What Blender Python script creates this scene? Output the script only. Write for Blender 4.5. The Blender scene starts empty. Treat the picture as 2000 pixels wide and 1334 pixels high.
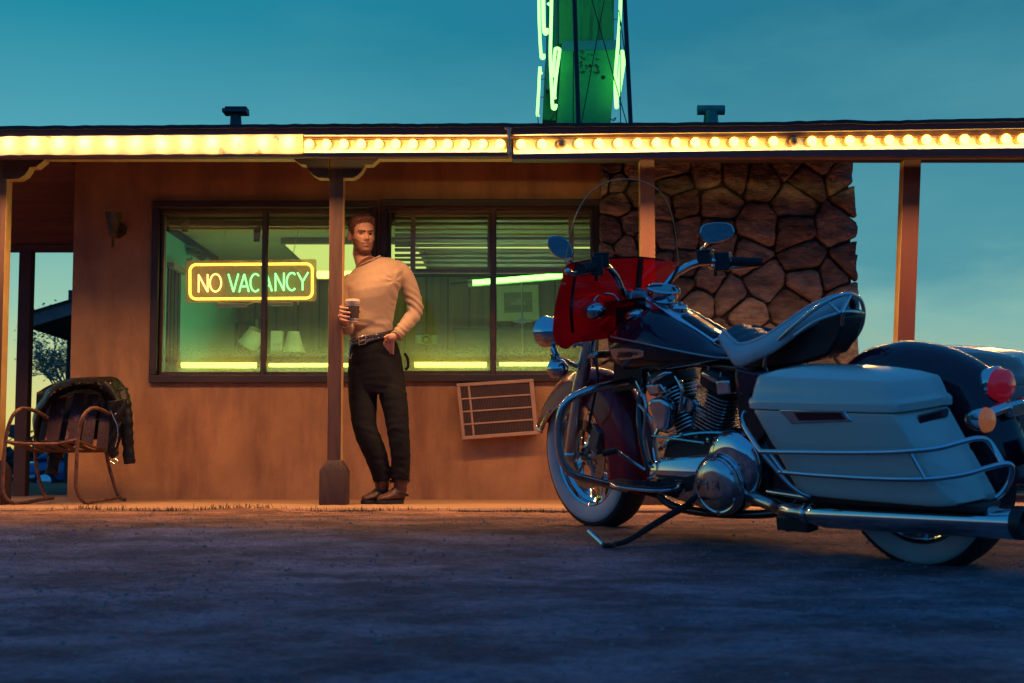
import bpy, bmesh, math, random
import numpy as np
from mathutils import Vector, Matrix
from mathutils.bvhtree import BVHTree
R = math.radians
random.seed(7)
rng = np.random.default_rng(5)
SC = bpy.context.scene
COL = SC.collection

# ------------------------------------------------------------------ camera, sky, exposure
F = 2777.8          # focal length in pixels of the 2000 px wide photograph (50 mm)
HZ = 890.0          # row of the horizon
CZ = 0.36           # camera height
PITCH = math.atan((HZ - 667) / F)
cam = bpy.data.cameras.new('camera'); camo = bpy.data.objects.new('camera', cam); COL.objects.link(camo)
camo.location = (0, 0, CZ); camo.rotation_euler = (math.pi / 2 + PITCH, 0, 0)
cam.lens = 50; cam.sensor_width = 36; cam.clip_start = 0.05; cam.clip_end = 3000
cam.dof.use_dof = True; cam.dof.focus_distance = 8.8; cam.dof.aperture_fstop = 6.3
SC.camera = camo
SC.view_settings.view_transform = 'Standard'; SC.view_settings.look = 'None'
SC.view_settings.exposure = 0; SC.view_settings.gamma = 1
SC.cycles.use_denoising = True; SC.cycles.denoiser = 'OPENIMAGEDENOISE'; SC.cycles.denoising_input_passes = 'RGB_ALBEDO_NORMAL'; SC.cycles.denoising_prefilter = 'ACCURATE'
SC.cycles.max_bounces = 10; SC.cycles.transparent_max_bounces = 16
SC.cycles.sample_clamp_indirect = 8.0
SC.cycles.caustics_reflective = False; SC.cycles.caustics_refractive = False

W = bpy.data.worlds.new('World'); SC.world = W; W.use_nodes = True
nt = W.node_tree; nt.nodes.clear()
def N(t, typ, **kw):
    n = t.nodes.new(typ)
    for k, v in kw.items():
        if k.startswith('i_'): n.inputs[k[2:].replace('_', ' ')].default_value = v
        else: setattr(n, k, v)
    return n
def ramp(t, stops, interp='LINEAR'):
    n = t.nodes.new('ShaderNodeValToRGB'); e = n.color_ramp.elements; n.color_ramp.interpolation = interp
    while len(e) > 1: e.remove(e[-1])
    e[0].position = stops[0][0]; e[0].color = (*stops[0][1], 1)
    for p, c in stops[1:]:
        q = e.new(p); q.color = (*c, 1)
    return n
# dusk sky: yellow afterglow low on the left, teal above, deep blue overhead and behind
tc = N(nt, 'ShaderNodeTexCoord'); sep = N(nt, 'ShaderNodeSeparateXYZ'); nt.links.new(tc.outputs['Generated'], sep.inputs[0])
left = ramp(nt, [(0, (.80, .58, .13)), (.03, (.74, .68, .22)), (.065, (.55, .66, .32)), (.10, (.31, .57, .43)), (.155, (.16, .45, .44)),
                 (.21, (.085, .37, .46)), (.30, (.012, .25, .36)), (.50, (.012, .16, .38)), (1, (.02, .14, .42))])
right = ramp(nt, [(0, (.50, .50, .25)), (.05, (.33, .50, .38)), (.09, (.22, .46, .42)), (.15, (.085, .31, .37)), (.22, (.06, .27, .355)),
                  (.30, (.022, .19, .285)), (.50, (.012, .15, .36)), (1, (.02, .14, .42))])
back = ramp(nt, [(0, (.05, .20, .44)), (.12, (.012, .19, .50)), (.4, (.012, .16, .46)), (1, (.02, .14, .42))])
nz = N(nt, 'ShaderNodeTexNoise', i_Scale=5.0, i_Detail=5.0, i_Roughness=.55)
mp = N(nt, 'ShaderNodeMapping'); mp.inputs['Scale'].default_value = (1, 1, 3.2)
nt.links.new(tc.outputs['Generated'], mp.inputs[0]); nt.links.new(mp.outputs[0], nz.inputs['Vector'])
# clouds shift the elevation used for the colour a little
cl = N(nt, 'ShaderNodeMath', operation='MULTIPLY_ADD'); cl.inputs[1].default_value = .17; cl.inputs[2].default_value = -.085
nt.links.new(nz.outputs[0], cl.inputs[0])
ad = N(nt, 'ShaderNodeMath', operation='ADD'); nt.links.new(sep.outputs[2], ad.inputs[0])
xr = N(nt, 'ShaderNodeMapRange'); xr.inputs[1].default_value = -.30; xr.inputs[2].default_value = .20; nt.links.new(sep.outputs[0], xr.inputs[0])
cm = N(nt, 'ShaderNodeMath', operation='MULTIPLY'); nt.links.new(cl.outputs[0], cm.inputs[0]); nt.links.new(xr.outputs[0], cm.inputs[1])
nt.links.new(cm.outputs[0], ad.inputs[1])
for r_ in (left, right): nt.links.new(ad.outputs[0], r_.inputs[0])
nt.links.new(sep.outputs[2], back.inputs[0])
m1 = N(nt, 'ShaderNodeMix', data_type='RGBA'); nt.links.new(xr.outputs[0], m1.inputs[0]); nt.links.new(left.outputs[0], m1.inputs[6]); nt.links.new(right.outputs[0], m1.inputs[7])
yr = N(nt, 'ShaderNodeMapRange'); yr.inputs[1].default_value = .55; yr.inputs[2].default_value = -.25; nt.links.new(sep.outputs[1], yr.inputs[0])
m2 = N(nt, 'ShaderNodeMix', data_type='RGBA'); nt.links.new(yr.outputs[0], m2.inputs[0]); nt.links.new(m1.outputs[2], m2.inputs[6]); nt.links.new(back.outputs[0], m2.inputs[7])
bg = N(nt, 'ShaderNodeBackground', i_Strength=1.0); nt.links.new(m2.outputs[2], bg.inputs[0])
wo = N(nt, 'ShaderNodeOutputWorld'); nt.links.new(bg.outputs[0], wo.inputs[0])

# ------------------------------------------------------------------ photograph rays
_fw = np.array([0, math.cos(PITCH), math.sin(PITCH)]); _up = np.array([0, -math.sin(PITCH), math.cos(PITCH)]); _rt = np.array([1., 0, 0])
CAM = np.array([0, 0, CZ])
def ray(px, py): return _rt * (px - 1000) / F + _up * (667 - py) / F + _fw
def P(px, py, Y):                      # the point at depth Y seen at a pixel
    d = ray(px, py); return CAM + d * (Y / d[1])
def V(*a): return np.array(a, float)

# ------------------------------------------------------------------ mesh helpers
def cat(pts, n=6, closed=False):
    p = [np.array(q, float) for q in pts]; out = []
    m = len(p)
    for i in range(m if closed else m - 1):
        if closed: a, b, c, d = p[(i - 1) % m], p[i], p[(i + 1) % m], p[(i + 2) % m]
        else: a, b, c, d = p[max(i - 1, 0)], p[i], p[i + 1], p[min(i + 2, m - 1)]
        for k in range(n):
            t = k / n
            out.append(.5 * (2 * b + (c - a) * t + (2 * a - 5 * b + 4 * c - d) * t * t + (3 * b - a - 3 * c + d) * t ** 3))
    if not closed: out.append(p[-1])
    return out
def nrm(v): return v / (np.linalg.norm(v) + 1e-12)
def perp(a):
    a = nrm(a); h = np.array([0, 0, 1.]) if abs(a[2]) < .9 else np.array([1., 0, 0])
    u = nrm(np.cross(h, a)); return u, np.cross(a, u)
class MB:
    def __init__(s): s.v = []; s.f = []; s.mi = []; s.cur = 0
    def add(s, vs, fs):
        o = len(s.v); s.v += [tuple(map(float, q)) for q in vs]
        for f in fs: s.f.append(tuple(o + i for i in f)); s.mi.append(s.cur)
        return s
    def box(s, a, b):
        (x0, y0, z0), (x1, y1, z1) = a, b
        return s.hexa([(x0, y0, z0), (x1, y0, z0), (x1, y1, z0), (x0, y1, z0), (x0, y0, z1), (x1, y0, z1), (x1, y1, z1), (x0, y1, z1)])
    def cbox(s, c, size, M=None):
        c = np.array(c, float); h = np.array(size, float) / 2; M = np.eye(3) if M is None else np.array(M)
        return s.hexa([c + M @ (h * np.array(q)) for q in ((-1, -1, -1), (1, -1, -1), (1, 1, -1), (-1, 1, -1), (-1, -1, 1), (1, -1, 1), (1, 1, 1), (-1, 1, 1))])
    def hexa(s, v): return s.add(v, [(0, 3, 2, 1), (4, 5, 6, 7), (0, 1, 5, 4), (1, 2, 6, 5), (2, 3, 7, 6), (3, 0, 4, 7)])
    def prism(s, poly, d):
        n = len(poly); d = np.array(d, float); a = [np.array(q, float) for q in poly]
        return s.add(a + [q + d for q in a], [tuple(range(n))[::-1], tuple(range(n, 2 * n))] + [(i, (i + 1) % n, n + (i + 1) % n, n + i) for i in range(n)])
    def loft(s, rings, cap=True, closed=True):
        n = len(rings[0]); vs = [q for r in rings for q in r]; fs = []
        for k in range(len(rings) - 1):
            for i in range(n if closed else n - 1):
                j = (i + 1) % n; fs.append((k * n + i, k * n + j, (k + 1) * n + j, (k + 1) * n + i))
        if cap and closed:
            fs.append(tuple(range(n))[::-1]); fs.append(tuple((len(rings) - 1) * n + i for i in range(n)))
        return s.add(vs, fs)
    def tube(s, pts, r, n=10, cap=True, closed=False, flat=None):
        p = [np.array(q, float) for q in pts]; m = len(p)
        rs = [r] * m if np.isscalar(r) else list(np.interp(np.linspace(0, 1, m), np.linspace(0, 1, len(r)), r))
        rings = []; u = None
        for i in range(m):
            t = nrm((p[(i + 1) % m] - p[i - 1]) if closed else (p[min(i + 1, m - 1)] - p[max(i - 1, 0)]))
            if u is None: u, w = perp(t)
            else:
                u = nrm(u - t * (u @ t)); w = np.cross(t, u)
            rings.append([p[i] + rs[i] * (u * math.cos(2 * math.pi * k / n) + w * math.sin(2 * math.pi * k / n)) for k in range(n)])
        if closed: rings.append(rings[0]); cap = False
        return s.loft(rings, cap)
    def lathe(s, prof, o, ax, n=32, a0=0, a1=2 * math.pi):
        o = np.array(o, float); ax = nrm(np.array(ax, float)); u, w = perp(ax); full = abs(a1 - a0 - 2 * math.pi) < 1e-6
        m = n if full else n + 1; rings = []
        for r, h in prof:
            rings.append([o + ax * h + r * (u * math.cos(a0 + (a1 - a0) * k / n) + w * math.sin(a0 + (a1 - a0) * k / n)) for k in range(m)])
        return s.loft(rings, cap=False, closed=full)
    def ball(s, c, r, n=16, sc=(1, 1, 1), M=None):
        c = np.array(c, float); M = np.eye(3) if M is None else np.array(M); sc = np.array(sc, float); rings = []
        for i in range(1, n // 2):
            a = math.pi * i / (n // 2)
            rings.append([c + M @ (sc * r * np.array((math.sin(a) * math.cos(2 * math.pi * k / n), math.sin(a) * math.sin(2 * math.pi * k / n), math.cos(a)))) for k in range(n)])
        top = c + M @ (sc * r * np.array((0, 0, 1))); bot = c - M @ (sc * r * np.array((0, 0, 1)))
        o = len(rings) * n; fs = []
        for k in range(len(rings) - 1):
            for i in range(n): j = (i + 1) % n; fs.append((k * n + i, (k + 1) * n + i, (k + 1) * n + j, k * n + j))
        for i in range(n): j = (i + 1) % n; fs.append((o, i, j)); fs.append((o + 1, (len(rings) - 1) * n + j, (len(rings) - 1) * n + i))
        return s.add([q for r_ in rings for q in r_] + [top, bot], fs)
    def grid(s, fn, nu, nv):
        vs = [fn(i / nu, j / nv) for j in range(nv + 1) for i in range(nu + 1)]
        return s.add(vs, [(j * (nu + 1) + i, j * (nu + 1) + i + 1, (j + 1) * (nu + 1) + i + 1, (j + 1) * (nu + 1) + i) for j in range(nv) for i in range(nu)])
    def build(s, name, mat, parent=None, local=False, smooth=40, bevel=0, seg=2, subd=0, solid=0, label=None, mods=(), normals=True):
        me = bpy.data.meshes.new(name)
        vs = np.array(s.v, float).reshape(-1, 3)
        if parent is not None and not local:
            Mi = np.array(MW[parent.name].inverted()); vs = vs @ Mi[:3, :3].T + Mi[:3, 3]
        me.from_pydata([tuple(q) for q in vs], [], s.f)
        mats = mat if isinstance(mat, (list, tuple)) else [mat]
        for m in mats: me.materials.append(m)
        if len(mats) > 1: me.polygons.foreach_set('material_index', s.mi)
        if normals:
            bm = bmesh.new(); bm.from_mesh(me); bmesh.ops.recalc_face_normals(bm, faces=bm.faces); bm.to_mesh(me); bm.free()
        o = bpy.data.objects.new(name, me); COL.objects.link(o)
        if parent is not None:
            o.parent = parent; MW[o.name] = MW[parent.name]
        else: MW[o.name] = Matrix()
        if smooth:
            me.polygons.foreach_set('use_smooth', [True] * len(me.polygons)); me.set_sharp_from_angle(angle=R(smooth))
        if solid:
            q = o.modifiers.new('solid', 'SOLIDIFY'); q.thickness = solid; q.offset = 0
        if bevel:
            q = o.modifiers.new('bevel', 'BEVEL'); q.width = bevel; q.segments = seg; q.limit_method = 'ANGLE'; q.angle_limit = R(35)
        if subd:
            q = o.modifiers.new('subd', 'SUBSURF'); q.levels = subd; q.render_levels = subd
        for fn in mods: fn(o)
        if label: o['label'] = label
        return o
MW = {}
def thing(name, label, cat_, loc=(0, 0, 0), group=None, M=None):
    o = bpy.data.objects.new(name, None); COL.objects.link(o); o.empty_display_size = .1
    m = M if M is not None else Matrix.Translation(Vector([float(q) for q in loc]))
    o.matrix_world = m; MW[o.name] = m.copy()
    o['label'] = label; o['category'] = cat_
    if group: o['group'] = group
    return o
def tag(o, label, cat_, group=None):
    o['label'] = label; o['category'] = cat_
    if group: o['group'] = group
    return o
def struct(o, kind='structure'): o['kind'] = kind; return o
def dup(root, off, label, group=None):
    r = root.copy(); COL.objects.link(r); r.matrix_world = Matrix.Translation(Vector(off)) @ MW[root.name]; MW[r.name] = r.matrix_world.copy()
    r['label'] = label
    if group: r['group'] = group
    for ch in list(root.children):
        c = ch.copy(); COL.objects.link(c); c.parent = r
        for g in ch.children:
            d = g.copy(); COL.objects.link(d); d.parent = c
    return r

# ------------------------------------------------------------------ materials
def mat(name, col, rough=.6, metal=0, var=.12, scale=9, bump=0, bscale=60, coat=0, emit=None, estr=0, spec=.5, col2=None, det=6, stretch=(1, 1, 1), thr=None, sheen=0, rvar=.1):
    m = bpy.data.materials.new(name); m.use_nodes = True; t = m.node_tree; b = t.nodes['Principled BSDF']
    b.inputs['Roughness'].default_value = rough; b.inputs['Metallic'].default_value = metal
    b.inputs['Specular IOR Level'].default_value = spec; b.inputs['Coat Weight'].default_value = coat; b.inputs['Coat Roughness'].default_value = .05
    if sheen: b.inputs['Sheen Weight'].default_value = sheen
    tcn = N(t, 'ShaderNodeTexCoord'); mpn = N(t, 'ShaderNodeMapping'); mpn.inputs['Scale'].default_value = stretch
    t.links.new(tcn.outputs['Object'], mpn.inputs[0])
    nz_ = N(t, 'ShaderNodeTexNoise', i_Scale=scale, i_Detail=det, i_Roughness=.6); t.links.new(mpn.outputs[0], nz_.inputs['Vector'])
    c1 = tuple(max(0, q * (1 - var)) for q in col); c2 = col2 if col2 else tuple(min(1, q * (1 + var)) for q in col)
    lo, hi = thr if thr else (.3, .7)
    rp = ramp(t, [(lo, c1), (hi, c2)]); t.links.new(nz_.outputs[0], rp.inputs[0]); t.links.new(rp.outputs[0], b.inputs['Base Color'])
    if rvar:
        mr = N(t, 'ShaderNodeMapRange'); mr.inputs[3].default_value = max(.02, rough - rvar); mr.inputs[4].default_value = min(1, rough + rvar); t.links.new(nz_.outputs[0], mr.inputs[0]); t.links.new(mr.outputs[0], b.inputs['Roughness'])
    if bump:
        n2 = N(t, 'ShaderNodeTexNoise', i_Scale=bscale, i_Detail=5.0); t.links.new(mpn.outputs[0], n2.inputs['Vector'])
        bp = N(t, 'ShaderNodeBump', i_Strength=bump, i_Distance=.02); t.links.new(n2.outputs[0], bp.inputs['Height']); t.links.new(bp.outputs[0], b.inputs['Normal'])
    if emit:
        b.inputs['Emission Color'].default_value = (*emit, 1); b.inputs['Emission Strength'].default_value = estr
    return m
def glow(name, col, s):
    m = bpy.data.materials.new(name); m.use_nodes = True; t = m.node_tree; t.nodes.clear()
    e = N(t, 'ShaderNodeEmission', i_Strength=s); e.inputs[0].default_value = (*col, 1); o = N(t, 'ShaderNodeOutputMaterial'); t.links.new(e.outputs[0], o.inputs[0]); return m
def schlick(t, f0=.04):      # reflectance that is the same from both sides of a thin sheet
    lw = N(t, 'ShaderNodeLayerWeight', i_Blend=.5); pw = N(t, 'ShaderNodeMath', operation='POWER'); pw.inputs[1].default_value = 5; t.links.new(lw.outputs['Facing'], pw.inputs[0])
    ma = N(t, 'ShaderNodeMath', operation='MULTIPLY_ADD'); ma.inputs[1].default_value = 1 - f0; ma.inputs[2].default_value = f0; t.links.new(pw.outputs[0], ma.inputs[0]); return ma
def glass(name, tint=(1, 1, 1), rough=.02, refl=1.0, haze=None, hcol=(.6, .6, .5)):
    m = bpy.data.materials.new(name); m.use_nodes = True; t = m.node_tree; t.nodes.clear()
    tr = N(t, 'ShaderNodeBsdfTransparent'); tr.inputs[0].default_value = (*tint, 1)
    gl = N(t, 'ShaderNodeBsdfGlossy', i_Roughness=rough); fr = schlick(t)
    mu = N(t, 'ShaderNodeMath', operation='MULTIPLY'); mu.inputs[1].default_value = refl; t.links.new(fr.outputs[0], mu.inputs[0])
    mx = N(t, 'ShaderNodeMixShader'); t.links.new(mu.outputs[0], mx.inputs[0]); t.links.new(tr.outputs[0], mx.inputs[1]); t.links.new(gl.outputs[0], mx.inputs[2])
    o = N(t, 'ShaderNodeOutputMaterial'); last = mx
    if haze:
        lo, hi, base, top = haze     # dust settles thickly above the sill (object z), thin film above
        d = N(t, 'ShaderNodeBsdfDiffuse'); d.inputs[0].default_value = (*hcol, 1)
        tl = N(t, 'ShaderNodeBsdfTranslucent'); tl.inputs[0].default_value = (*hcol, 1)
        ds = N(t, 'ShaderNodeAddShader'); t.links.new(d.outputs[0], ds.inputs[0]); t.links.new(tl.outputs[0], ds.inputs[1])
        tcn = N(t, 'ShaderNodeTexCoord'); sp = N(t, 'ShaderNodeSeparateXYZ'); t.links.new(tcn.outputs['Object'], sp.inputs[0])
        mr = N(t, 'ShaderNodeMapRange', interpolation_type='SMOOTHSTEP'); mr.inputs[1].default_value = lo; mr.inputs[2].default_value = hi; mr.inputs[3].default_value = base; mr.inputs[4].default_value = top
        t.links.new(sp.outputs[2], mr.inputs[0])
        n1 = N(t, 'ShaderNodeTexNoise', i_Scale=70.0, i_Detail=8.0, i_Roughness=.9); t.links.new(tcn.outputs['Object'], n1.inputs['Vector'])
        r1 = N(t, 'ShaderNodeMapRange'); r1.inputs[1].default_value = .3; r1.inputs[2].default_value = .75; r1.inputs[3].default_value = .5; r1.inputs[4].default_value = 1.2; t.links.new(n1.outputs[0], r1.inputs[0])
        mm = N(t, 'ShaderNodeMath', operation='MULTIPLY'); t.links.new(mr.outputs[0], mm.inputs[0]); t.links.new(r1.outputs[0], mm.inputs[1])
        m3 = N(t, 'ShaderNodeMixShader'); t.links.new(mm.outputs[0], m3.inputs[0]); t.links.new(mx.outputs[0], m3.inputs[1]); t.links.new(ds.outputs[0], m3.inputs[2]); last = m3
    t.links.new(last.outputs[0], o.inputs[0]); return m
def text_mesh(txt, size, depth, name='lettering'):
    cu = bpy.data.curves.new(name, 'FONT'); cu.body = txt; cu.size = size; cu.extrude = depth; cu.align_x = 'CENTER'; cu.align_y = 'CENTER'; cu.resolution_u = 3
    o = bpy.data.objects.new(name, cu); COL.objects.link(o); bpy.context.view_layer.update()
    me = o.to_mesh(); mb = MB(); vs = [np.array(v.co) for v in me.vertices]; fs = [tuple(p.vertices) for p in me.polygons]
    o.to_mesh_clear(); bpy.data.objects.remove(o); bpy.data.curves.remove(cu)
    return vs, fs
# ------------------------------------------------------------------ building materials
def stucco():
    m = mat('stucco', (.455, .228, .097), rough=.85, var=.22, scale=2.6, bump=.4, bscale=110, rvar=.05)
    t = m.node_tree; b = t.nodes['Principled BSDF']; tcn = N(t, 'ShaderNodeTexCoord')
    src = b.inputs['Base Color'].links[0].from_socket
    mp_ = N(t, 'ShaderNodeMapping'); mp_.inputs['Scale'].default_value = (2.6, 1, .62); t.links.new(tcn.outputs['Object'], mp_.inputs[0])
    st = N(t, 'ShaderNodeTexNoise', i_Scale=1.6, i_Detail=7.0, i_Roughness=.62); t.links.new(mp_.outputs[0], st.inputs['Vector'])
    rs = N(t, 'ShaderNodeMapRange'); rs.inputs[1].default_value = .46; rs.inputs[2].default_value = .70; rs.inputs[3].default_value = 0; rs.inputs[4].default_value = .62; t.links.new(st.outputs[0], rs.inputs[0])
    mx = N(t, 'ShaderNodeMix', data_type='RGBA'); mx.inputs[7].default_value = (.16, .055, .045, 1)
    t.links.new(rs.outputs[0], mx.inputs[0]); t.links.new(src, mx.inputs[6])
    ch = N(t, 'ShaderNodeTexNoise', i_Scale=14.0, i_Detail=8.0, i_Roughness=.75); t.links.new(tcn.outputs['Object'], ch.inputs['Vector'])
    rc = N(t, 'ShaderNodeMapRange'); rc.inputs[1].default_value = .60; rc.inputs[2].default_value = .70; rc.inputs[4].default_value = .45; t.links.new(ch.outputs[0], rc.inputs[0])
    m3 = N(t, 'ShaderNodeMix', data_type='RGBA'); m3.inputs[7].default_value = (.24, .11, .085, 1)
    t.links.new(rc.outputs[0], m3.inputs[0]); t.links.new(mx.outputs[2], m3.inputs[6]); t.links.new(m3.outputs[2], b.inputs['Base Color'])
    return m
STUCCO = stucco()
REDWOOD = mat('red painted wood', (.155, .045, .035), rough=.62, var=.3, scale=7, bump=.12, bscale=40, stretch=(.25, 2, 2))
POSTM = mat('weathered painted post', (.095, .042, .027), rough=.7, var=.5, scale=6, bump=.25, bscale=30, stretch=(3, 3, .3))
POSTR = mat('brown painted post', (.23, .10, .062), rough=.65, var=.12, scale=6, bump=.12, bscale=30, stretch=(3, 3, .3))
OCHRE = mat('ochre edge', (.56, .36, .12), rough=.6, var=.18, scale=8, bump=.1)  # ochre on the sides and undersides of posts, brackets and beam
BASEM = mat('dark scuffed post base', (.05, .024, .017), rough=.75, var=.5, scale=9, bump=.3, bscale=30, stretch=(3, 3, .4))
DARKW = mat('dark stained trim', (.045, .026, .02), rough=.5, var=.3, scale=8, bump=.1, bscale=40, stretch=(.4, 1, 1))
ALU = mat('bronze window metal', (.16, .085, .05), rough=.38, metal=.6, var=.2, scale=12)
DKRW = mat('dark red painted bracket', (.05, .02, .017), rough=.6, var=.3, scale=7)
CEILP = mat('porch ceiling board', (.19, .075, .055), rough=.75, var=.25, scale=5, bump=.25, bscale=24, stretch=(.15, 6, 1))
SHING = mat('dark roll roofing', (.03, .035, .04), rough=.9, var=.35, scale=20, bump=.5, bscale=60)
CREAM = mat('cream enamel sign panel', (.92, .86, .66), rough=.55, var=.08, scale=5, stretch=(1, 1, .6), det=8)
PEEL = mat('peeling cream paint edge', (.75, .62, .42), rough=.7, var=.3, scale=40, col2=(.25, .12, .07), thr=(.56, .66))
PANE = glass('dusty window glass', (.97, .97, .92), .02, .9, haze=(1.02, 1.32, .34, .06), hcol=(.58, .58, .27))

YW = 9.9      # office wall
YP = 8.82     # front faces of the porch posts
def wx(px, Y=YW, z=1.3): return (px - 1000) / F * (Y * math.cos(PITCH) + (z - CZ) * math.sin(PITCH))
def wz(py, Y=YW): return P(1000, py, Y)[2]

# ------------------------------------------------------------------ motel office
motel = thing('motel_office', 'single storey pink stucco motel office with two lit windows and a covered porch', 'building', (0, YW, 0))
XL, XR = -3.08, 2.36
w1 = (wx(309), wx(722), wz(733), wz(407)); w2 = (wx(756), wx(1160), wz(731), wz(404))
mb = MB()
xs = [XL, w1[0], w1[1], w2[0], w2[1], .62]; zs = [.0, min(w1[2], w2[2]), 2.10, 2.52]
zb = [w1[2], w2[2]]; zt = [w1[3], w2[3]]
def quad(x0, x1, z0, z1, y): mb.add([(x0, y, z0), (x1, y, z0), (x1, y, z1), (x0, y, z1)], [(0, 1, 2, 3)])
for y in (YW, YW + .16):
    quad(XL, w1[0], 0, 2.52, y); quad(w1[1], w2[0], 0, 2.52, y); quad(w2[1], XR, 0, 2.52, y)
    for w in (w1, w2): quad(w[0], w[1], 0, w[2], y); quad(w[0], w[1], w[3], 2.52, y)
for w in (w1, w2):
    a, b, c, d = w
    for q in (((a, c), (b, c)), ((b, c), (b, d)), ((b, d), (a, d)), ((a, d), (a, c))):
        (x0, z0), (x1, z1) = q; mb.add([(x0, YW, z0), (x1, YW, z1), (x1, YW + .16, z1), (x0, YW + .16, z0)], [(0, 1, 2, 3)])
mb.add([(XL, YW, 0), (XL, YW + .16, 0), (XL, YW + .16, 2.52), (XL, YW, 2.52)], [(0, 1, 2, 3)])
mb.build('front_wall', STUCCO, motel, smooth=0, normals=False)
mb = MB(); mb.box((XL + .003, YW + .16, 0), (XL + .15, 14, 2.5)); mb.box((XR - .15, YW + .16, 0), (XR, 14, 2.5)); mb.box((XL + .15, 13.85, 0), (XR - .15, 14, 2.5))
mb.build('outer_wall', STUCCO, motel, smooth=0)
# windows
def window(w, mull, nm):
    x0, x1, z0, z1 = w; fr = MB(); t = .05
    e = .05
    fr.box((x0 - e, YW - .035, z1), (x1 + e, YW + .07, z1 + e)); fr.box((x0 - e, YW - .037, z0 - e * 1.1), (x1 + e, YW + .07, z0))
    fr.box((x0 - e, YW - .033, z0), (x0, YW + .07, z1)); fr.box((x1, YW - .033, z0), (x1 + e, YW + .07, z1))
    win = fr.build('window', DARKW, motel, bevel=.006)
    sf = MB(); s = .022
    for (a, b) in ((x0, mull), (mull, x1)):
        sf.box((a, YW + .03, z1 - s * 1.6), (b, YW + .058, z1)); sf.box((a, YW + .03, z0), (b, YW + .058, z0 + s * 1.2))
        sf.box((a, YW + .032, z0 + s * 1.2), (a + s, YW + .056, z1 - s * 1.6)); sf.box((b - s, YW + .032, z0 + s * 1.2), (b, YW + .056, z1 - s * 1.6))
    sf.box((mull - .016, YW + .012, z0), (mull + .016, YW + .03, z1))
    for k in range(2):
        q = .006 + .014 * k
        sf.box((x0, YW + .0 + .012 * k, z1 - q), (x1, YW + .01 + .012 * k, z1 - q + .006))
    sf.build('sash', ALU, win, bevel=.003)
    for (a, b, y) in ((x0 + s, mull - s, YW + .044), (mull + s, x1 - s, YW + .048)):
        pn = MB(); pn.add([(a, y, z0 + s * 1.2), (b, y, z0 + s * 1.2), (b, y, z1 - s * 1.6), (a, y, z1 - s * 1.6)], [(0, 1, 2, 3)])
        pn.build('pane', PANE, win, smooth=0, normals=False)
    return win
window(w1, wx(514), 'a'); window(w2, wx(963), 'b')
# roof, ceiling, beam
mb = MB()
mb.hexa([(-5.2, 8.57, 2.275), (5.6, 8.36, 2.275), (5.6, 9.15, 2.33), (-5.2, 9.15, 2.33), (-5.2, 8.55, 2.352), (5.6, 8.34, 2.352), (5.6, 9.15, 2.40), (-5.2, 9.15, 2.40)])
mb.hexa([(-5.2, 9.153, 2.40), (2.42, 9.153, 2.40), (2.42, 14.3, 2.62), (-5.2, 14.3, 2.62), (-5.2, 9.153, 2.46), (2.42, 9.153, 2.46), (2.42, 14.3, 2.7), (-5.2, 14.3, 2.7)])
roof = mb.build('roof', CEILP, motel, smooth=0)
def edge_y(x): return 8.552 - (x + 5.2) * (.21 / 10.8)
top = [(-60, 246), (300, 244.5), (560, 242.5), (800, 241), (985, 240), (1000, 241), (1280, 239.5), (1500, 238), (1655, 233.5), (1690, 236), (1800, 234), (1900, 231.5), (2060, 228)]
mb = MB(); rows = []
for i in range(141):
    px = -60 + i * 2120 / 140; py = np.interp(px, [q[0] for q in top], [q[1] for q in top]) + rng.normal(0, .5)
    Y = edge_y(wx(px, 8.5)) - .018; a = P(px, py, Y); b = P(px, py + 7, Y)
    rows.append([b, a, a + V(0, .5, .05), b + V(0, .03, 0)])
rows.insert(0, [q + V(-1.8, .03, 0) for q in rows[0]]); rows.append([q + V(1.8, -.03, .004) for q in rows[-1]])
mb.loft(rows, cap=True); mb.build('roofing_edge', SHING, roof, smooth=0)
mb = MB()
bl = [(-5, 2.215), (wx(1003, YP), 2.215), (wx(1003, YP), 2.205), (5.2, 2.205)]
mb.box((-5, YP, wz(310, YP)), (wx(1000, YP), YP + .1, 2.36)); mb.box((wx(1001, YP), YP - .002, wz(312, YP)), (5.2, YP + .1, 2.36))
mb.mi = [1, 0, 0, 0, 0, 0] + [0] * 6; mb.build('porch_beam', [DKRW, OCHRE], motel, bevel=.003)
# fascia boards over and under the bulbs
mb = MB()
def strip_rows(px0, px1, f0, f1, dy, th):
    n = 24; rr = []
    for i in range(n + 1):
        px = px0 + (px1 - px0) * i / n; Y = edge_y(wx(px, 8.5)) + dy
        a = P(px, f0(px), Y); b = P(px, f1(px), Y); rr.append([a, b, b + V(0, th, 0), a + V(0, th, 0)])
    return rr
ftop = lambda px: np.interp(px, [-600, 0, 500, 1000, 1500, 2000, 2600], [251, 250, 247.5, 246, 243.5, 236, 228])
fs1 = lambda px: np.interp(px, [-600, 0, 590, 1000, 1001, 1500, 2000, 2600], [268.5, 267, 262.5, 262.5, 261.5, 257, 249.5, 241])
fs2 = lambda px: np.interp(px, [-600, 0, 590, 1000, 1001, 1500, 2000, 2600], [303, 302, 299.5, 298, 302, 294.5, 290, 283])
flo = lambda px: np.interp(px, [-600, 0, 590, 1000, 1001, 1500, 2000, 2600], [309, 308, 306, 305, 311, 306.5, 304, 297])
mb.loft(strip_rows(-500, 998, ftop, lambda p: fs1(p) + .5, 0, .05)); mb.loft(strip_rows(1000, 2500, ftop, lambda p: fs1(p) + .5, 0, .05))
mb.loft(strip_rows(-500, 998, lambda p: fs2(p) - .3, flo, .004, .06)); mb.loft(strip_rows(1001, 2500, lambda p: fs2(p) - .3, flo, -.004, .06))
mb.build('fascia_board', REDWOOD, motel, smooth=30)
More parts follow.
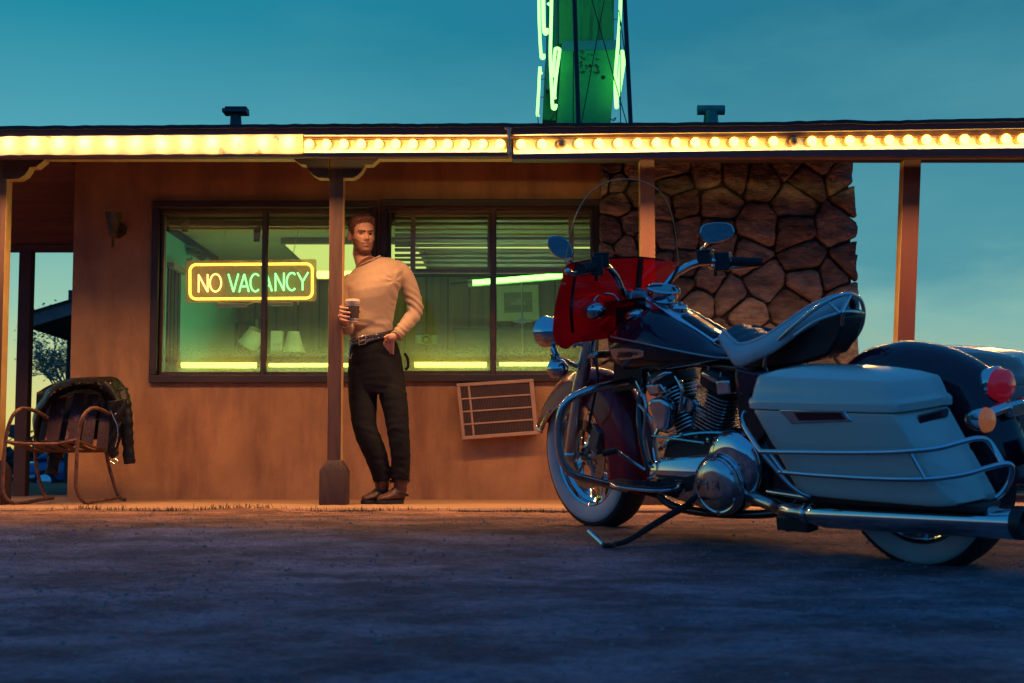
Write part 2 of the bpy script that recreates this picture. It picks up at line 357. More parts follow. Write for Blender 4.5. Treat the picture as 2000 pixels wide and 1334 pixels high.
# porch posts with scroll brackets and plinths
def post(px0, px1, name_label, bottom=.058, shift=0, plinth=True, br=None, mat_=POSTM, depth=.11):
    a = wx(px0, YP, 1.2); b = wx(px1, YP, 1.2); mb = MB(); zt = 2.25; s = shift
    mb.hexa([(a + s, YP + .004, bottom), (b + s, YP + .004, bottom), (b + s, YP + depth, bottom), (a + s, YP + depth, bottom), (a, YP + .004, zt), (b, YP + .004, zt), (b, YP + depth, zt), (a, YP + depth, zt)])
    mb.mi = [0, 0, 0, 1, 0, 1]; p = mb.build('porch_post', [mat_, OCHRE], motel, bevel=.005, label=name_label)
    if plinth:
        m2 = MB(); c = (a + b) / 2; w = .084; y0, y1 = YP - .036, YP + depth + .03; z1, z2 = wz(919, YP), wz(899, YP); e = (b - a) / 2 + .002
        rr = [[(c - w, y0, .058), (c + w, y0, .058), (c + w, y1, .058), (c - w, y1, .058)], [(c - w, y0, z1), (c + w, y0, z1), (c + w, y1, z1), (c - w, y1, z1)],
              [(c - e, YP - .001, z2), (c + e, YP - .001, z2), (c + e, YP + depth + .003, z2), (c - e, YP + depth + .003, z2)]]
        m2.loft(rr); m2.build('post_base', BASEM, p, bevel=.004)
    for poly in br or ():
        m3 = MB(); m3.prism([P(x, y, YP) for x, y in poly], (0, .098, 0)); m3.mi = [0, 0] + [1] * (len(m3.f) - 2); m3.build('bracket', [DKRW, OCHRE], p, smooth=30)
    return p
RB = [(668, 312), (668, 347.5), (690, 347.5), (699, 342), (706, 335), (711, 327), (713, 321.5), (727, 321.5), (739, 311), (739, 309)]
LB = [(641, 312), (641, 347.5), (622, 347), (611, 341), (603, 333), (598, 321.5), (587, 320.5), (574, 311), (574, 309)]
post(641, 668, 'weathered middle post that the man leans on', br=[RB, LB])
post(-24, 5, 'leftmost porch post cut by the picture edge', br=[[(5, 312), (5, 350), (36, 349), (48, 342), (55, 332), (58, 326), (70, 326), (86, 313), (86, 309)]])
post(1252, 1281, 'plain porch post behind the motorcycle windshield', plinth=True, mat_=POSTR)
post(1774, 1808, 'crooked plain post at the open right end', shift=-.13, plinth=False, mat_=mat('dark red post paint', (.11, .028, .016), rough=.6, var=.15, stretch=(3, 3, .3)))
# side porch on the left
mb = MB()
_sc = [P(-420, 322, 9.88), P(145, 322, 9.88), P(205, 478, 10.72), P(-420, 478, 10.72)]; mb.hexa(_sc + [q + V(0, 0, .05) for q in _sc]); _z = P(0, 322, 9.88)[2]; mb.box((-5.2, 8.93, _z), (XL - .01, 9.879, _z + .05))
mb.build('side_ceiling', CEILP, motel, smooth=0)
mb = MB(); mb.prism([P(-420, 477, 10.7), P(172, 477, 10.7), P(172, 490, 10.7), P(-420, 490, 10.7)], (0, .1, 0)); mb.build('side_beam', REDWOOD, motel, bevel=.004)
mb = MB(); a = wx(35, 10.7, 1.2); mb.box((a - .012, 10.705, .02), (a + .082, 10.8, P(0, 480, 10.7)[2]))
mb.build('porch_post', mat('dark brown back post', (.10, .045, .035), rough=.7, var=.2), motel, bevel=.005, label='dark back post of the side porch')

# ------------------------------------------------------------------ stone wall
from mathutils import noise as mnoise
STONE = mat('brown field stone', (.18, .135, .10), rough=.85, var=.6, scale=6, bump=1.0, bscale=26, col2=(.40, .31, .225), stretch=(1, 1, 2.2), det=10)
STONED = mat('dark weathered stone', (.10, .075, .056), rough=.85, var=.5, scale=7, bump=1.0, bscale=22, col2=(.25, .185, .13), stretch=(1, 1, 3), det=10)
MORT = mat('dark recessed mortar', (.075, .048, .034), rough=.95, var=.3, scale=30, bump=.6, bscale=80)
sw = thing('stone_wall', 'rough brown field stone wall at the right end of the office', 'wall', (1.4, YW - .1, 0))
YS = YW - .10
sd = [(150,70),(170,170),(185,275),(270,75),(290,220),(150,420),(260,390),(240,510),(470,90),(490,175),(530,285),(560,420),(680,110),(720,270),(815,110),(960,140),(940,410),(1095,40),(1140,265),(1140,430),(1210,150),(1275,50),(1390,130),(1355,400),(1190,560),(1350,670),(1205,710),(970,700),(660,690),(530,720),(540,630),(610,800),(790,780),(870,870),(1120,830),(700,440),(420,440),(430,300),(1400,790),(1430,590),(330,480),(740,530),(880,560),(1460,250),(420,620),(330,640),(180,640),(90,560),(100,160)]
sd = [(1140 + x / 2.778, 300 + y / 2.778) for x, y in sd]
r2 = random.Random(3)
for py in range(612, 995, 66):
    for px in range(1150, 1700, 84):
        c = (px + r2.uniform(-18, 18) + (42 if (py // 66) % 2 else 0), py + r2.uniform(-12, 12))
        if all(math.hypot(c[0] - q[0], c[1] - q[1]) > 56 for q in sd): sd.append(c)
edge = [(1172, 296), (1664, 296), (1662, 350), (1666, 400), (1671, 455), (1666, 500), (1673, 560), (1671, 620), (1674, 700), (1676, 990), (1166, 990)]
def clip(poly, a, n):      # keep the side where (p-a).n < 0
    out = []
    for i in range(len(poly)):
        p, q = poly[i], poly[(i + 1) % len(poly)]; dp = (p - a) @ n; dq = (q - a) @ n
        if dp <= 0: out.append(p)
        if (dp < 0) != (dq < 0) and abs(dp - dq) > 1e-9: out.append(p + (q - p) * dp / (dp - dq))
    return out
mbs = [MB(), MB()]; S = [np.array(q, float) for q in sd]
stonexy = []
for i, s in enumerate(S):
    poly = [np.array(q, float) for q in edge]
    for j, o in enumerate(S):
        if i != j:
            d = o - s; L_ = np.linalg.norm(d)
            if L_ < 260: poly = clip(poly, (s + o) / 2 - d / L_ * r2.uniform(.6, 2.4), d / L_)
        if len(poly) < 3: break
    if len(poly) < 3: continue
    c = sum(poly) / len(poly)
    for _ in range(1):     # cut the corners
        poly = [q for k in range(len(poly)) for q in (poly[k] * .87 + poly[(k + 1) % len(poly)] * .13, poly[k] * .13 + poly[(k + 1) % len(poly)] * .87)]
    per = [0]
    for k in range(len(poly)): per.append(per[-1] + np.linalg.norm(poly[(k + 1) % len(poly)] - poly[k]))
    M_ = 56; ring = []
    for k in range(M_):
        t = per[-1] * k / M_; a = max(0, np.searchsorted(per, t) - 1); u = (t - per[a]) / max(1e-6, per[a + 1] - per[a]); ring.append(poly[a] * (1 - u) + poly[(a + 1) % len(poly)] * u)
    if np.linalg.norm(np.array(ring) - c, axis=1).max() < 6: continue
    ph = r2.uniform(0, 6); dpt = r2.uniform(.05, .10); tiltx, tilty = r2.uniform(-.05, .05), r2.uniform(-.05, .05)
    rings = []
    for kk, (sc_, dz) in enumerate(((1.0, 0), (1.0, .5), (.965, .80), (.90, .92), (.80, .97), (.68, 1.0), (.55, 1.01), (.42, 1.02), (.28, 1.02), (.14, 1.02))):
        rr = []
        for k, q in enumerate(ring):
            an = 2 * math.pi * k / M_; wob = 1 + .025 * math.sin(3 * an + ph) + .018 * math.sin(7 * an + 2 * ph) + r2.uniform(-.012, .012)
            p2 = c + (q - c) * sc_ * wob; w = P(p2[0], p2[1], YS)
            rel = (p2 - c) / 60
            w[1] -= dpt * dz * (1 + .5 * tiltx * 4 * rel[0] + tilty * 4 * rel[1]) + ((.020 * mnoise.noise(Vector((w[0] * 9 + i, w[2] * 14, i * 3.1))) + .010 * mnoise.noise(Vector((w[0] * 24 + i, w[2] * 40, i * 1.7))) + .005 * mnoise.noise(Vector((w[0] * 60, w[2] * 90, i * .7)))) if kk > 1 else 0); rr.append(w)
        rings.append(rr)
    k_ = 1 if (i * 7 % 5) in (0, 3) else 0
    mbs[k_].loft(rings)
body = MB(); body.prism([P(x, y, YS - .015) for x, y in [(1174, 296), (1655, 296), (1662, 500), (1664, 988), (1172, 988)]], (0, .16, 0))
body.build('mortar_bed', MORT, sw, smooth=0)
for b_, m_, nm in ((mbs[0], STONE, 'stone_facing'), (mbs[1], STONED, 'stone_facing')): b_.build(nm, m_, sw, smooth=50, label=None if m_ is STONE else 'darker stones')
mb = MB(); mb.prism([P(x, y, YS - .06) for x, y in [(1650, 497), (1676, 497), (1674, 508), (1669, 528), (1652, 530)]], (0, .14, 0)); mb.build('ledge_stone', STONED, sw, bevel=.006)

# ------------------------------------------------------------------ bulb strips
BULB = glow('lit bulb', (1, .60, .055), 12.0)
BULBH = glow('lit bulb behind cover', (1, .68, .26), 16.0)
BULBX = mat('burnt out bulb glass', (.45, .25, .10), rough=.08, var=.2, spec=.8)
COVER = bpy.data.materials.new('aged plastic cover'); COVER.use_nodes = True
_t = COVER.node_tree; _t.nodes.clear(); _tc = N(_t, 'ShaderNodeTexCoord'); _n = N(_t, 'ShaderNodeTexNoise', i_Scale=9.0, i_Detail=9.0, i_Roughness=.7); _t.links.new(_tc.outputs['Object'], _n.inputs['Vector'])
_r = ramp(_t, [(.30, (.22, .10, .05)), (.37, (.92, .82, .58)), (.60, (.96, .88, .66)), (.68, (.55, .32, .16))]); _t.links.new(_n.outputs[0], _r.inputs[0])
_a = N(_t, 'ShaderNodeBsdfTranslucent'); _b = N(_t, 'ShaderNodeBsdfDiffuse'); _t.links.new(_r.outputs[0], _a.inputs[0]); _t.links.new(_r.outputs[0], _b.inputs[0])
_m = N(_t, 'ShaderNodeMixShader'); _m.inputs[0].default_value = .35; _t.links.new(_a.outputs[0], _m.inputs[1]); _t.links.new(_b.outputs[0], _m.inputs[2])
_o = N(_t, 'ShaderNodeOutputMaterial'); _t.links.new(_m.outputs[0], _o.inputs[0])
SOCK = mat('bulb socket', (.30, .17, .08), rough=.5, var=.3)
def lamp_strip(px0, px1, parent, watt):
    a = P(px0, (flo(px0)) + .8, edge_y(wx(px0, 8.5)) - .012); b = P(px1, flo(px1) + .8, edge_y(wx(px1, 8.5)) - .012)
    a = a + V(0, 0, -.004); b = b + V(0, 0, -.004)
    L_ = bpy.data.lights.new('strip_light', 'AREA'); L_.shape = 'RECTANGLE'; L_.size = float(np.linalg.norm(b - a)); L_.size_y = .012; L_.energy = watt * L_.size; L_.color = (1, .50, .185); L_.spread = R(144)
    o = bpy.data.objects.new('strip_light', L_); COL.objects.link(o)
    x = nrm(b - a); z = nrm(V(0, .11, 1) - x * (V(0, .11, 1) @ x)); y = np.cross(z, x)      # shines down, a touch towards the wall
    M = Matrix([[x[0], y[0], z[0], (a[0] + b[0]) / 2], [x[1], y[1], z[1], (a[1] + b[1]) / 2], [x[2], y[2], z[2], (a[2] + b[2]) / 2], [0, 0, 0, 1]])
    o.parent = parent; o.matrix_world = M; o.matrix_parent_inverse = MW[parent.name].inverted(); o.matrix_basis = M
    return o
WATT = 20.5
def board_lamp(px0, px1, parent, watt):      # the wash inside the channel: from both lips back onto the board
    for f_, up in ((fs2, 1), (fs1, -1)):
        a = P(px0, f_(px0) - 2.0 * up, edge_y(wx(px0, 8.5)) + .014); b = P(px1, f_(px1) - 2.0 * up, edge_y(wx(px1, 8.5)) + .014)
        L_ = bpy.data.lights.new('channel_light', 'AREA'); L_.shape = 'RECTANGLE'; L_.size = float(np.linalg.norm(b - a)); L_.size_y = .006; L_.energy = watt * L_.size; L_.color = (1, .74, .27)
        o = bpy.data.objects.new('channel_light', L_); COL.objects.link(o); x = nrm(b - a); d = V(0, -1, -.30 * up); z = nrm(d - x * (d @ x)); y = np.cross(z, x)
        M = Matrix([[x[0], y[0], z[0], (a[0] + b[0]) / 2], [x[1], y[1], z[1], (a[1] + b[1]) / 2], [x[2], y[2], z[2], (a[2] + b[2]) / 2], [0, 0, 0, 1]])
        o.parent = parent; o.matrix_parent_inverse = MW[parent.name].inverted(); o.matrix_basis = M
_bulbm = {}
def bulb(px, py, parent, lit, dx, behind=False):
    Y = edge_y(wx(px, 8.5)) + (.028 if behind else .022); c = P(px, py, Y)
    key = 'h' if behind else ('l' if lit else 'x')
    if key not in _bulbm:
        m = MB(); m.ball((0, 0, 0), .029, 14); o = m.build('bulb', {'h': BULBH, 'l': BULB, 'x': BULBX}[key], None); _bulbm[key] = o.data; bpy.data.objects.remove(o)
        s = MB(); s.lathe([(.0, .055), (.026, .055), (.029, .022), (.026, .012), (.0, .012)], (0, 0, 0), (0, 1, 0), 12); o = s.build('socket', SOCK, None); _bulbm['s'] = o.data; bpy.data.objects.remove(o)
    o = bpy.data.objects.new('bulb', _bulbm[key]); COL.objects.link(o); o.parent = parent; o.location = Vector(c) - MW[parent.name].translation
    if not lit: o['label'] = 'dead clear bulb'
    s = bpy.data.objects.new('socket', _bulbm['s']); COL.objects.link(s); s.parent = o; s.location = (dx, 0, 0)
def panel(px0, px1, parent):
    m = MB(); m.loft(strip_rows(px0, px1, lambda p: fs1(p) - .5, lambda p: fs2(p) + .5, .085, .02))
    m.build('back_panel', CREAM, parent)
    m = MB()
    for f_, s_ in ((fs1, 1), (fs2, -1)):
        m.loft(strip_rows(px0, px1, lambda p: f_(p), lambda p: f_(p) + 1.2 * s_, .002, .082))
    m.build('edge_trim', CREAM, parent)
stA = thing('bulb_strip', 'left stretch of lit bulbs behind a stained peeling plastic cover', 'light strip', P(280, 284, 8.6), 'bulb strips along the porch eave')
panel(-480, 590, stA)
m = MB(); rowsA = []
for i in range(61):
    px = -480 + i * 1072 / 60; Y = edge_y(wx(px, 8.5)) - .006; jag = rng.normal(0, .5)
    a = P(px, fs1(px) - .5 + jag * .6, Y + rng.normal(0, .002)); b = P(px, fs2(px) + .8 + jag, Y); md = (a + b) / 2 + V(0, -.012, 0); rowsA.append([a, a * .5 + md * .5 + V(0, -.004, 0), md, b * .5 + md * .5 + V(0, -.004, 0), b])
m.loft(rowsA, cap=False, closed=False); m.build('cover', COVER, stA, normals=False)
for k in range(21): bulb(566 - 49.5 * k, 281 + .15 * k, stA, True, 0, True)
lamp_strip(-480, 590, stA, WATT)
stB = thing('bulb_strip', 'short middle stretch of twelve bare lit bulbs above the leaning man', 'light strip', P(800, 281, 8.58), 'bulb strips along the porch eave')
panel(593, 990, stB)
for x in (603.7, 637.5, 671, 705, 739, 772.7, 806.5, 840, 874, 908, 942.5, 977): bulb(x, 281.3, stB, True, .012)
m = MB(); Yc = edge_y(0) - .012
m.prism([P(x, y, Yc) for x, y in ((985, 247), (998, 246), (1000, 250), (997, 258), (998.5, 290), (1000, 303), (996, 305), (992, 299), (992.5, 268), (991, 252), (986, 252))], (0, .09, 0)); m.build('end_cap', PEEL, stB, bevel=.002)
lamp_strip(593, 998, stB, WATT); board_lamp(594, 990, stB, 1.25)
stC = thing('bulb_strip', 'long right stretch of bare bulbs with two dead ones over the motorcycle', 'light strip', P(1500, 276, 8.5), 'bulb strips along the porch eave')
panel(1003, 2500, stC)
xsC = [1018, 1059, 1097, 1131.6, 1170, 1208, 1245.5, 1283, 1320.7, 1358.4, 1396.7, 1434, 1472, 1511, 1550, 1586, 1622.5, 1660, 1699, 1737.5, 1774, 1810, 1846, 1884, 1924, 1965, 1997] + [1997 + 38 * k for k in range(1, 13)]
for x in xsC: bulb(x, np.interp(x, [1000, 1500, 2000, 2500], [282, 276.5, 270.5, 263.5]), stC, x not in (1097, 1550), -.016)
lamp_strip(1003, 2500, stC, WATT); board_lamp(1004, 2498, stC, 1.25)

# ------------------------------------------------------------------ on the wall
BRASS = mat('tarnished brass', (.20, .11, .05), rough=.35, metal=.8, var=.3, scale=20)
sc_ = thing('wall_sconce', 'tarnished brass torch sconce mounted left of the window', 'wall lamp', P(226, 445, YW))
o_ = P(222, 415, YW - .11)
m = MB(); m.lathe([(.0, -.02), (.060, 0), (.062, .0), (.058, -.004), (.030, -.135), (.028, -.145), (0, -.145)], o_, (0, 0, 1), 8); m.build('shade', BRASS, sc_, smooth=20)
m = MB(); m.lathe([(0, -.14), (.033, -.142), (.033, -.150), (.018, -.165), (.010, -.17), (.009, -.225), (.013, -.232), (.013, -.24), (.005, -.25), (0, -.25)], o_, (0, 0, 1), 14)
m.tube(cat([o_ + V(0, 0, -.16), o_ + V(.03, .02, -.175), o_ + V(.045, .06, -.15), o_ + V(.035, .11, -.13)], 6), .008, 8); m.build('stem', BRASS, sc_)
m = MB(); m.lathe([(0, -.02), (.045, -.02), (.052, -.008), (.052, 0), (0, 0)], P(234, 449, YW), (0, 1, 0), 20); m.build('wall_plate', BRASS, sc_)

ACM = mat('beige air conditioner grille', (.42, .25, .15), rough=.55, var=.15, scale=10)
ACD = mat('dark grille core', (.03, .016, .010), rough=.6, var=.3)
ac = thing('air_conditioner', 'beige window air conditioner poking askew through the wall under the right window', 'air conditioner', P(972, 850, YW))
q = [(893, 750), (1040, 741), (1050, 847), (904, 858)]
def qp(u, v, Y): a = (1 - u) * (1 - v); return P(*(np.array(q[0]) * a + np.array(q[1]) * u * (1 - v) + np.array(q[2]) * u * v + np.array(q[3]) * (1 - u) * v), Y)
YA = YW - .12
m = MB(); m.hexa([qp(0, 1, YA + .012), qp(1, 1, YA + .012), qp(1, 1, YA + .012) + V(0, .2, 0), qp(0, 1, YA + .012) + V(0, .2, 0), qp(0, 0, YA + .012), qp(1, 0, YA + .012), qp(1, 0, YA + .012) + V(0, .2, 0), qp(0, 0, YA + .012) + V(0, .2, 0)]); m.build('case', ACD, ac, bevel=.006)
m = MB()
def bar(u0, v0, u1, v1, y=YA, d=.018): m.hexa([qp(u0, v1, y), qp(u1, v1, y), qp(u1, v1, y) + V(0, d, 0), qp(u0, v1, y) + V(0, d, 0), qp(u0, v0, y), qp(u1, v0, y), qp(u1, v0, y) + V(0, d, 0), qp(u0, v0, y) + V(0, d, 0)])
bar(-.012, -.01, 1.012, .05); bar(-.012, .945, 1.012, 1.012); bar(-.012, .05, .035, .945); bar(.955, .05, 1.012, .945)
for v in (.26, .49, .72): bar(.035, v, .955, v + .032, YA + .002, .014)
bar(.135, .05, .165, .945, YA + .003, .013); m.build('grille_frame', ACM, ac, bevel=.003)
m = MB()
for k in range(46):
    u = .04 + k * .0202
    if u < .95 and not (.125 < u < .17): bar(u, .05, u + .008, .945, YA + .006, .012)
m.build('louvre', mat('brown grille louvres', (.11, .06, .036), rough=.5, var=.2), ac, smooth=0)

# ------------------------------------------------------------------ roof vents
for (px, y0, y1, hw, sw_, lab) in ((460.5, 211, 243, 24, 11, 'small dark T shaped vent pipe on the roof above the left window'), (1388.5, 206, 239, 27, 14, 'small green lit vent pipe with a round hood right of the roof sign')):
    Y = 10.2; b = P(px, y1 + 14, Y); v = thing('roof_vent', lab, 'vent', b, 'vent pipes on the motel roof')
    k = Y / F; m = MB(); c = P(px, (y0 + y1) / 2 - 8, Y)
    VENT = mat('weathered vent metal', (.045, .07, .075) if px < 1000 else (.06, .24, .19), rough=.55, metal=.3, var=.25); m.tube([b, P(px, y0 + 12, Y)], [sw_ * k * 1.15, sw_ * k * .95], 16); m.build('pipe', VENT, v)  # right vent's metal carries the green light of the roof sign in its colour
    m = MB()
    if px < 1000:
        m.box((c[0] - hw * k, Y - .07, P(px, y0 + 12, Y)[2]), (c[0] + hw * k, Y + .07, P(px, y0 + 4, Y)[2])); m.box((c[0] - hw * k * .8, Y - .06, P(px, y0 + 4, Y)[2]), (c[0] + hw * k, Y + .06, P(px, y0, Y)[2]))
        m.build('hood', VENT, v, bevel=.006)
    else:
        m.lathe([(0, -hw * k), (.034, -hw * k), (.036, -hw * k), (.036, hw * k), (0, hw * k)], P(px, y0 + 9, Y), (1, 0, .0), 18); m.build('hood', VENT, v)
# ------------------------------------------------------------------ ground, road, porch slab
def gz(x, y):
    # sandy apron near the porch, falling gently to the road in front
    t = np.clip((y - 4.4) / 1.7, 0, 1); t = t * t * (3 - 2 * t)
    u = np.clip((y - 7.2) / .9, 0, 1)
    z = -.012 + .070 * t - .028 * u
    z = z - .05 * np.clip((4.4 - y) / 3, 0, 1)
    far = np.clip((y - 16) / 26, 0, 1); z = z - .85 * far * far * (3 - 2 * far)
    return z
_o = [np.array([math.cos(a), math.sin(a)]) * s for a, s in zip(rng.uniform(0, 6.28, 26), np.geomspace(4.5, 70, 26))]; _ph = rng.uniform(0, 6.28, 26)
def rough(x, y):
    return sum(math.sin(x * o[0] + y * o[1] + p) / (np.linalg.norm(o) ** .8) for o, p in zip(_o, _ph)) * .0045
def ground_mat():
    m = bpy.data.materials.new('sandy lot and worn asphalt'); m.use_nodes = True; t = m.node_tree; b = t.nodes['Principled BSDF']; b.inputs['Roughness'].default_value = .92; b.inputs['Specular IOR Level'].default_value = .25
    tcn = N(t, 'ShaderNodeTexCoord'); sp = N(t, 'ShaderNodeSeparateXYZ'); t.links.new(tcn.outputs['Object'], sp.inputs[0])
    mpn = N(t, 'ShaderNodeMapping'); mpn.inputs['Scale'].default_value = (.45, 1.25, 1); t.links.new(tcn.outputs['Object'], mpn.inputs[0])
    n1 = N(t, 'ShaderNodeTexNoise', i_Scale=1.6, i_Detail=8.0, i_Roughness=.62); t.links.new(mpn.outputs[0], n1.inputs['Vector'])
    # distance to the irregular edge of the asphalt
    e = N(t, 'ShaderNodeMath', operation='MULTIPLY_ADD'); e.inputs[1].default_value = .30; t.links.new(sp.outputs[0], e.inputs[0]); t.links.new(sp.outputs[1], e.inputs[2])
    e2 = N(t, 'ShaderNodeMath', operation='MULTIPLY_ADD'); e2.inputs[1].default_value = 1.6; t.links.new(n1.outputs[0], e2.inputs[0]); t.links.new(e.outputs[0], e2.inputs[2])
    f = N(t, 'ShaderNodeMapRange', interpolation_type='SMOOTHSTEP'); f.inputs[1].default_value = 5.85; f.inputs[2].default_value = 6.75; t.links.new(e2.outputs[0], f.inputs[0])  # sandy tone drawn further out to carry warm porch light too
    n2 = N(t, 'ShaderNodeTexNoise', i_Scale=34.0, i_Detail=10.0, i_Roughness=.85); t.links.new(tcn.outputs['Object'], n2.inputs['Vector'])
    sand = ramp(t, [(.30, (.17, .075, .045)), (.5, (.44, .21, .115)), (.75, (.60, .31, .18))]); t.links.new(n2.outputs[0], sand.inputs[0])
    asp = ramp(t, [(.30, (.055, .055, .068)), (.44, (.225, .215, .265)), (.70, (.42, .40, .47))]); t.links.new(n2.outputs[0], asp.inputs[0])
    mx = N(t, 'ShaderNodeMix', data_type='RGBA'); t.links.new(f.outputs[0], mx.inputs[0]); t.links.new(asp.outputs[0], mx.inputs[6]); t.links.new(sand.outputs[0], mx.inputs[7])
    mp2 = N(t, 'ShaderNodeMapping'); mp2.inputs['Scale'].default_value = (.8, 1.1, 1); t.links.new(tcn.outputs['Object'], mp2.inputs[0])
    n3 = N(t, 'ShaderNodeTexNoise', i_Scale=2.6, i_Detail=9.0, i_Roughness=.7); t.links.new(mp2.outputs[0], n3.inputs['Vector'])
    pr = N(t, 'ShaderNodeMapRange'); pr.inputs[1].default_value = .42; pr.inputs[2].default_value = .62; pr.inputs[3].default_value = .42; pr.inputs[4].default_value = 1.15; t.links.new(n3.outputs[0], pr.inputs[0])
    hs = N(t, 'ShaderNodeMix', data_type='RGBA', blend_type='MULTIPLY'); hs.inputs[0].default_value = 1; t.links.new(mx.outputs[2], hs.inputs[6]); t.links.new(pr.outputs[0], hs.inputs[7])
    t.links.new(hs.outputs[2], b.inputs['Base Color'])
    vo = N(t, 'ShaderNodeTexVoronoi', i_Scale=75.0); t.links.new(tcn.outputs['Object'], vo.inputs['Vector'])
    n4 = N(t, 'ShaderNodeTexNoise', i_Scale=60.0, i_Detail=6.0, i_Roughness=.8); t.links.new(tcn.outputs['Object'], n4.inputs['Vector'])
    su = N(t, 'ShaderNodeMath', operation='ADD'); t.links.new(vo.outputs['Distance'], su.inputs[0]); t.links.new(n4.outputs[0], su.inputs[1])
    bp = N(t, 'ShaderNodeBump', i_Strength=.9, i_Distance=.02); t.links.new(su.outputs[0], bp.inputs['Height']); t.links.new(bp.outputs[0], b.inputs['Normal'])
    return m
GM = ground_mat()
def axis_pts(segs): return sorted(set(np.round(np.concatenate([np.linspace(a, b, n) for a, b, n in segs]), 4)))
gx = axis_pts([(-1500, -60, 10), (-60, -9, 14), (-9, -4.2, 16), (-4.2, 4.2, 330), (4.2, 9, 16), (9, 60, 14), (60, 1500, 10)])
gy = axis_pts([(-600, -20, 8), (-20, 1.5, 24), (1.5, 8.3, 430), (8.3, 16, 16), (16, 46, 26), (46, 1800, 14)])
def gpt(x, y):
    z = gz(x, y)
    if -4.5 < x < 4.5 and 1.0 < y < 8.3:
        z += rough(x, y) + 1.7 * (.0050 * mnoise.noise(Vector((x * 8, y * 8, 0))) + .0040 * mnoise.noise(Vector((x * 17, y * 17, 3))) + .0022 * mnoise.noise(Vector((x * 33, y * 33, 7)))) * (.45 + .55 * abs(mnoise.noise(Vector((x * 1.3, y * 1.3, 9)))) * 2)
    if 7.6 < y < 8.3 and -4.4 < x < 4.4:    # dirt blown up against the slab, more on the left
        z += .022 * (1 - abs(y - 8.1) / .5 if abs(y - 8.1) < .5 else 0) * (1.0 if x < -.3 else max(0, .75 - (x + .3) * 1.1)) * (1 + .6 * math.sin(x * 5.1) * math.sin(x * 1.7 + 1))
    return (x, y, z)
mb = MB(); mb.add([gpt(x, y) for y in gy for x in gx], [(j * len(gx) + i, j * len(gx) + i + 1, (j + 1) * len(gx) + i + 1, (j + 1) * len(gx) + i) for j in range(len(gy) - 1) for i in range(len(gx) - 1)])
g = mb.build('ground', GM, None, smooth=180, normals=False); struct(g)
SLAB = mat('worn concrete slab', (.38, .21, .10), rough=.8, var=.16, scale=3, bump=.3, bscale=50, det=9, stretch=(.5, 1, 1))
mb = MB()
def slab(x0, x1, y0, y1, z1, seed, zb=-.05):
    r = random.Random(seed); n = int((x1 - x0) / .08) + 1; rr = []
    for i in range(n + 1):
        x = x0 + (x1 - x0) * i / n; w = r.uniform(-.006, .006); h = r.uniform(-.002, .002)
        rr.append([(x, y0 + .004 + w, zb), (x, y0 + w, z1 - .012 + h), (x, y0 + .010 + w, z1 + h * .4), (x, y1, z1), (x, y1, zb)])
    mb.loft(rr)
slab(-4.6, .965, 8.25, YW + .02, .058, 1); slab(.972, 4.6, 8.25, YW + .02, .057, 2); slab(-4.6, XL - .02, YW + .02, 10.95, .057, 3)
s_ = mb.build('pavement', SLAB, None, smooth=30); struct(s_)
# stones and crumbs lying on the lot: too many to count
mb = MB(); r = random.Random(11)
for k in range(5200):
    y = 1.9 + 6.3 * r.random() ** 1.25; x = r.uniform(-.42, .42) * (y + .4) * .98
    s = r.choice([.0025, .003, .003, .004, .004, .0065]) * r.uniform(.7, 1.3) * (1.0 if y > 3 else .7)
    c = np.array(gpt(x, y)) + V(0, 0, s * .25); a = r.uniform(0, 6.28)
    base = [c + s * V(math.cos(a + j * 1.2566) * r.uniform(.7, 1.2), math.sin(a + j * 1.2566) * r.uniform(.7, 1.2), -.4) for j in range(5)]
    t_ = [c + s * .55 * V(math.cos(a + j * 1.2566), math.sin(a + j * 1.2566), .9 * r.uniform(.6, 1.2)) for j in range(5)]
    mb.loft([base, t_])
gv = mb.build('gravel', mat('loose grit', (.24, .20, .18), rough=.9, var=.5, scale=30), None, smooth=0, normals=False); gv['kind'] = 'stuff'; gv['label'] = 'loose grit and small stones scattered over the lot'
# dry grass along the slab
mb = MB()
for k in range(2600):
    x = r.uniform(-3.6, .6); dens = .06 + .6 * max(0, math.sin(x * 3.1 + 1) * math.sin(x * 1.3 + .4)) + (.5 if -2.5 < x < -1.4 else 0)
    if r.random() > dens: continue
    y = 8.235 - abs(r.gauss(0, .05)); z = gpt(x, y)[2]; h = r.uniform(.012, .04) * (1.5 if r.random() < .07 else 1); a = r.uniform(0, 6.28); w = .0022
    l = V(math.cos(a), math.sin(a), 0) * h * r.uniform(.2, 1.1); p = V(x, y, z - .004); d = V(-math.sin(a), math.cos(a), 0) * w
    mb.add([p - d, p + d, p + l * .5 + V(0, 0, h * .6) + d * .7, p + l * .5 + V(0, 0, h * .6) - d * .7, p + l + V(0, 0, h)], [(0, 1, 2, 3), (3, 2, 4)])
gr = mb.build('grass', mat('dry grass', (.05, .04, .018), rough=.8, var=.5, scale=40), None, smooth=0, normals=False); gr['kind'] = 'stuff'; gr['label'] = 'short dry grass along the front edge of the porch slab'
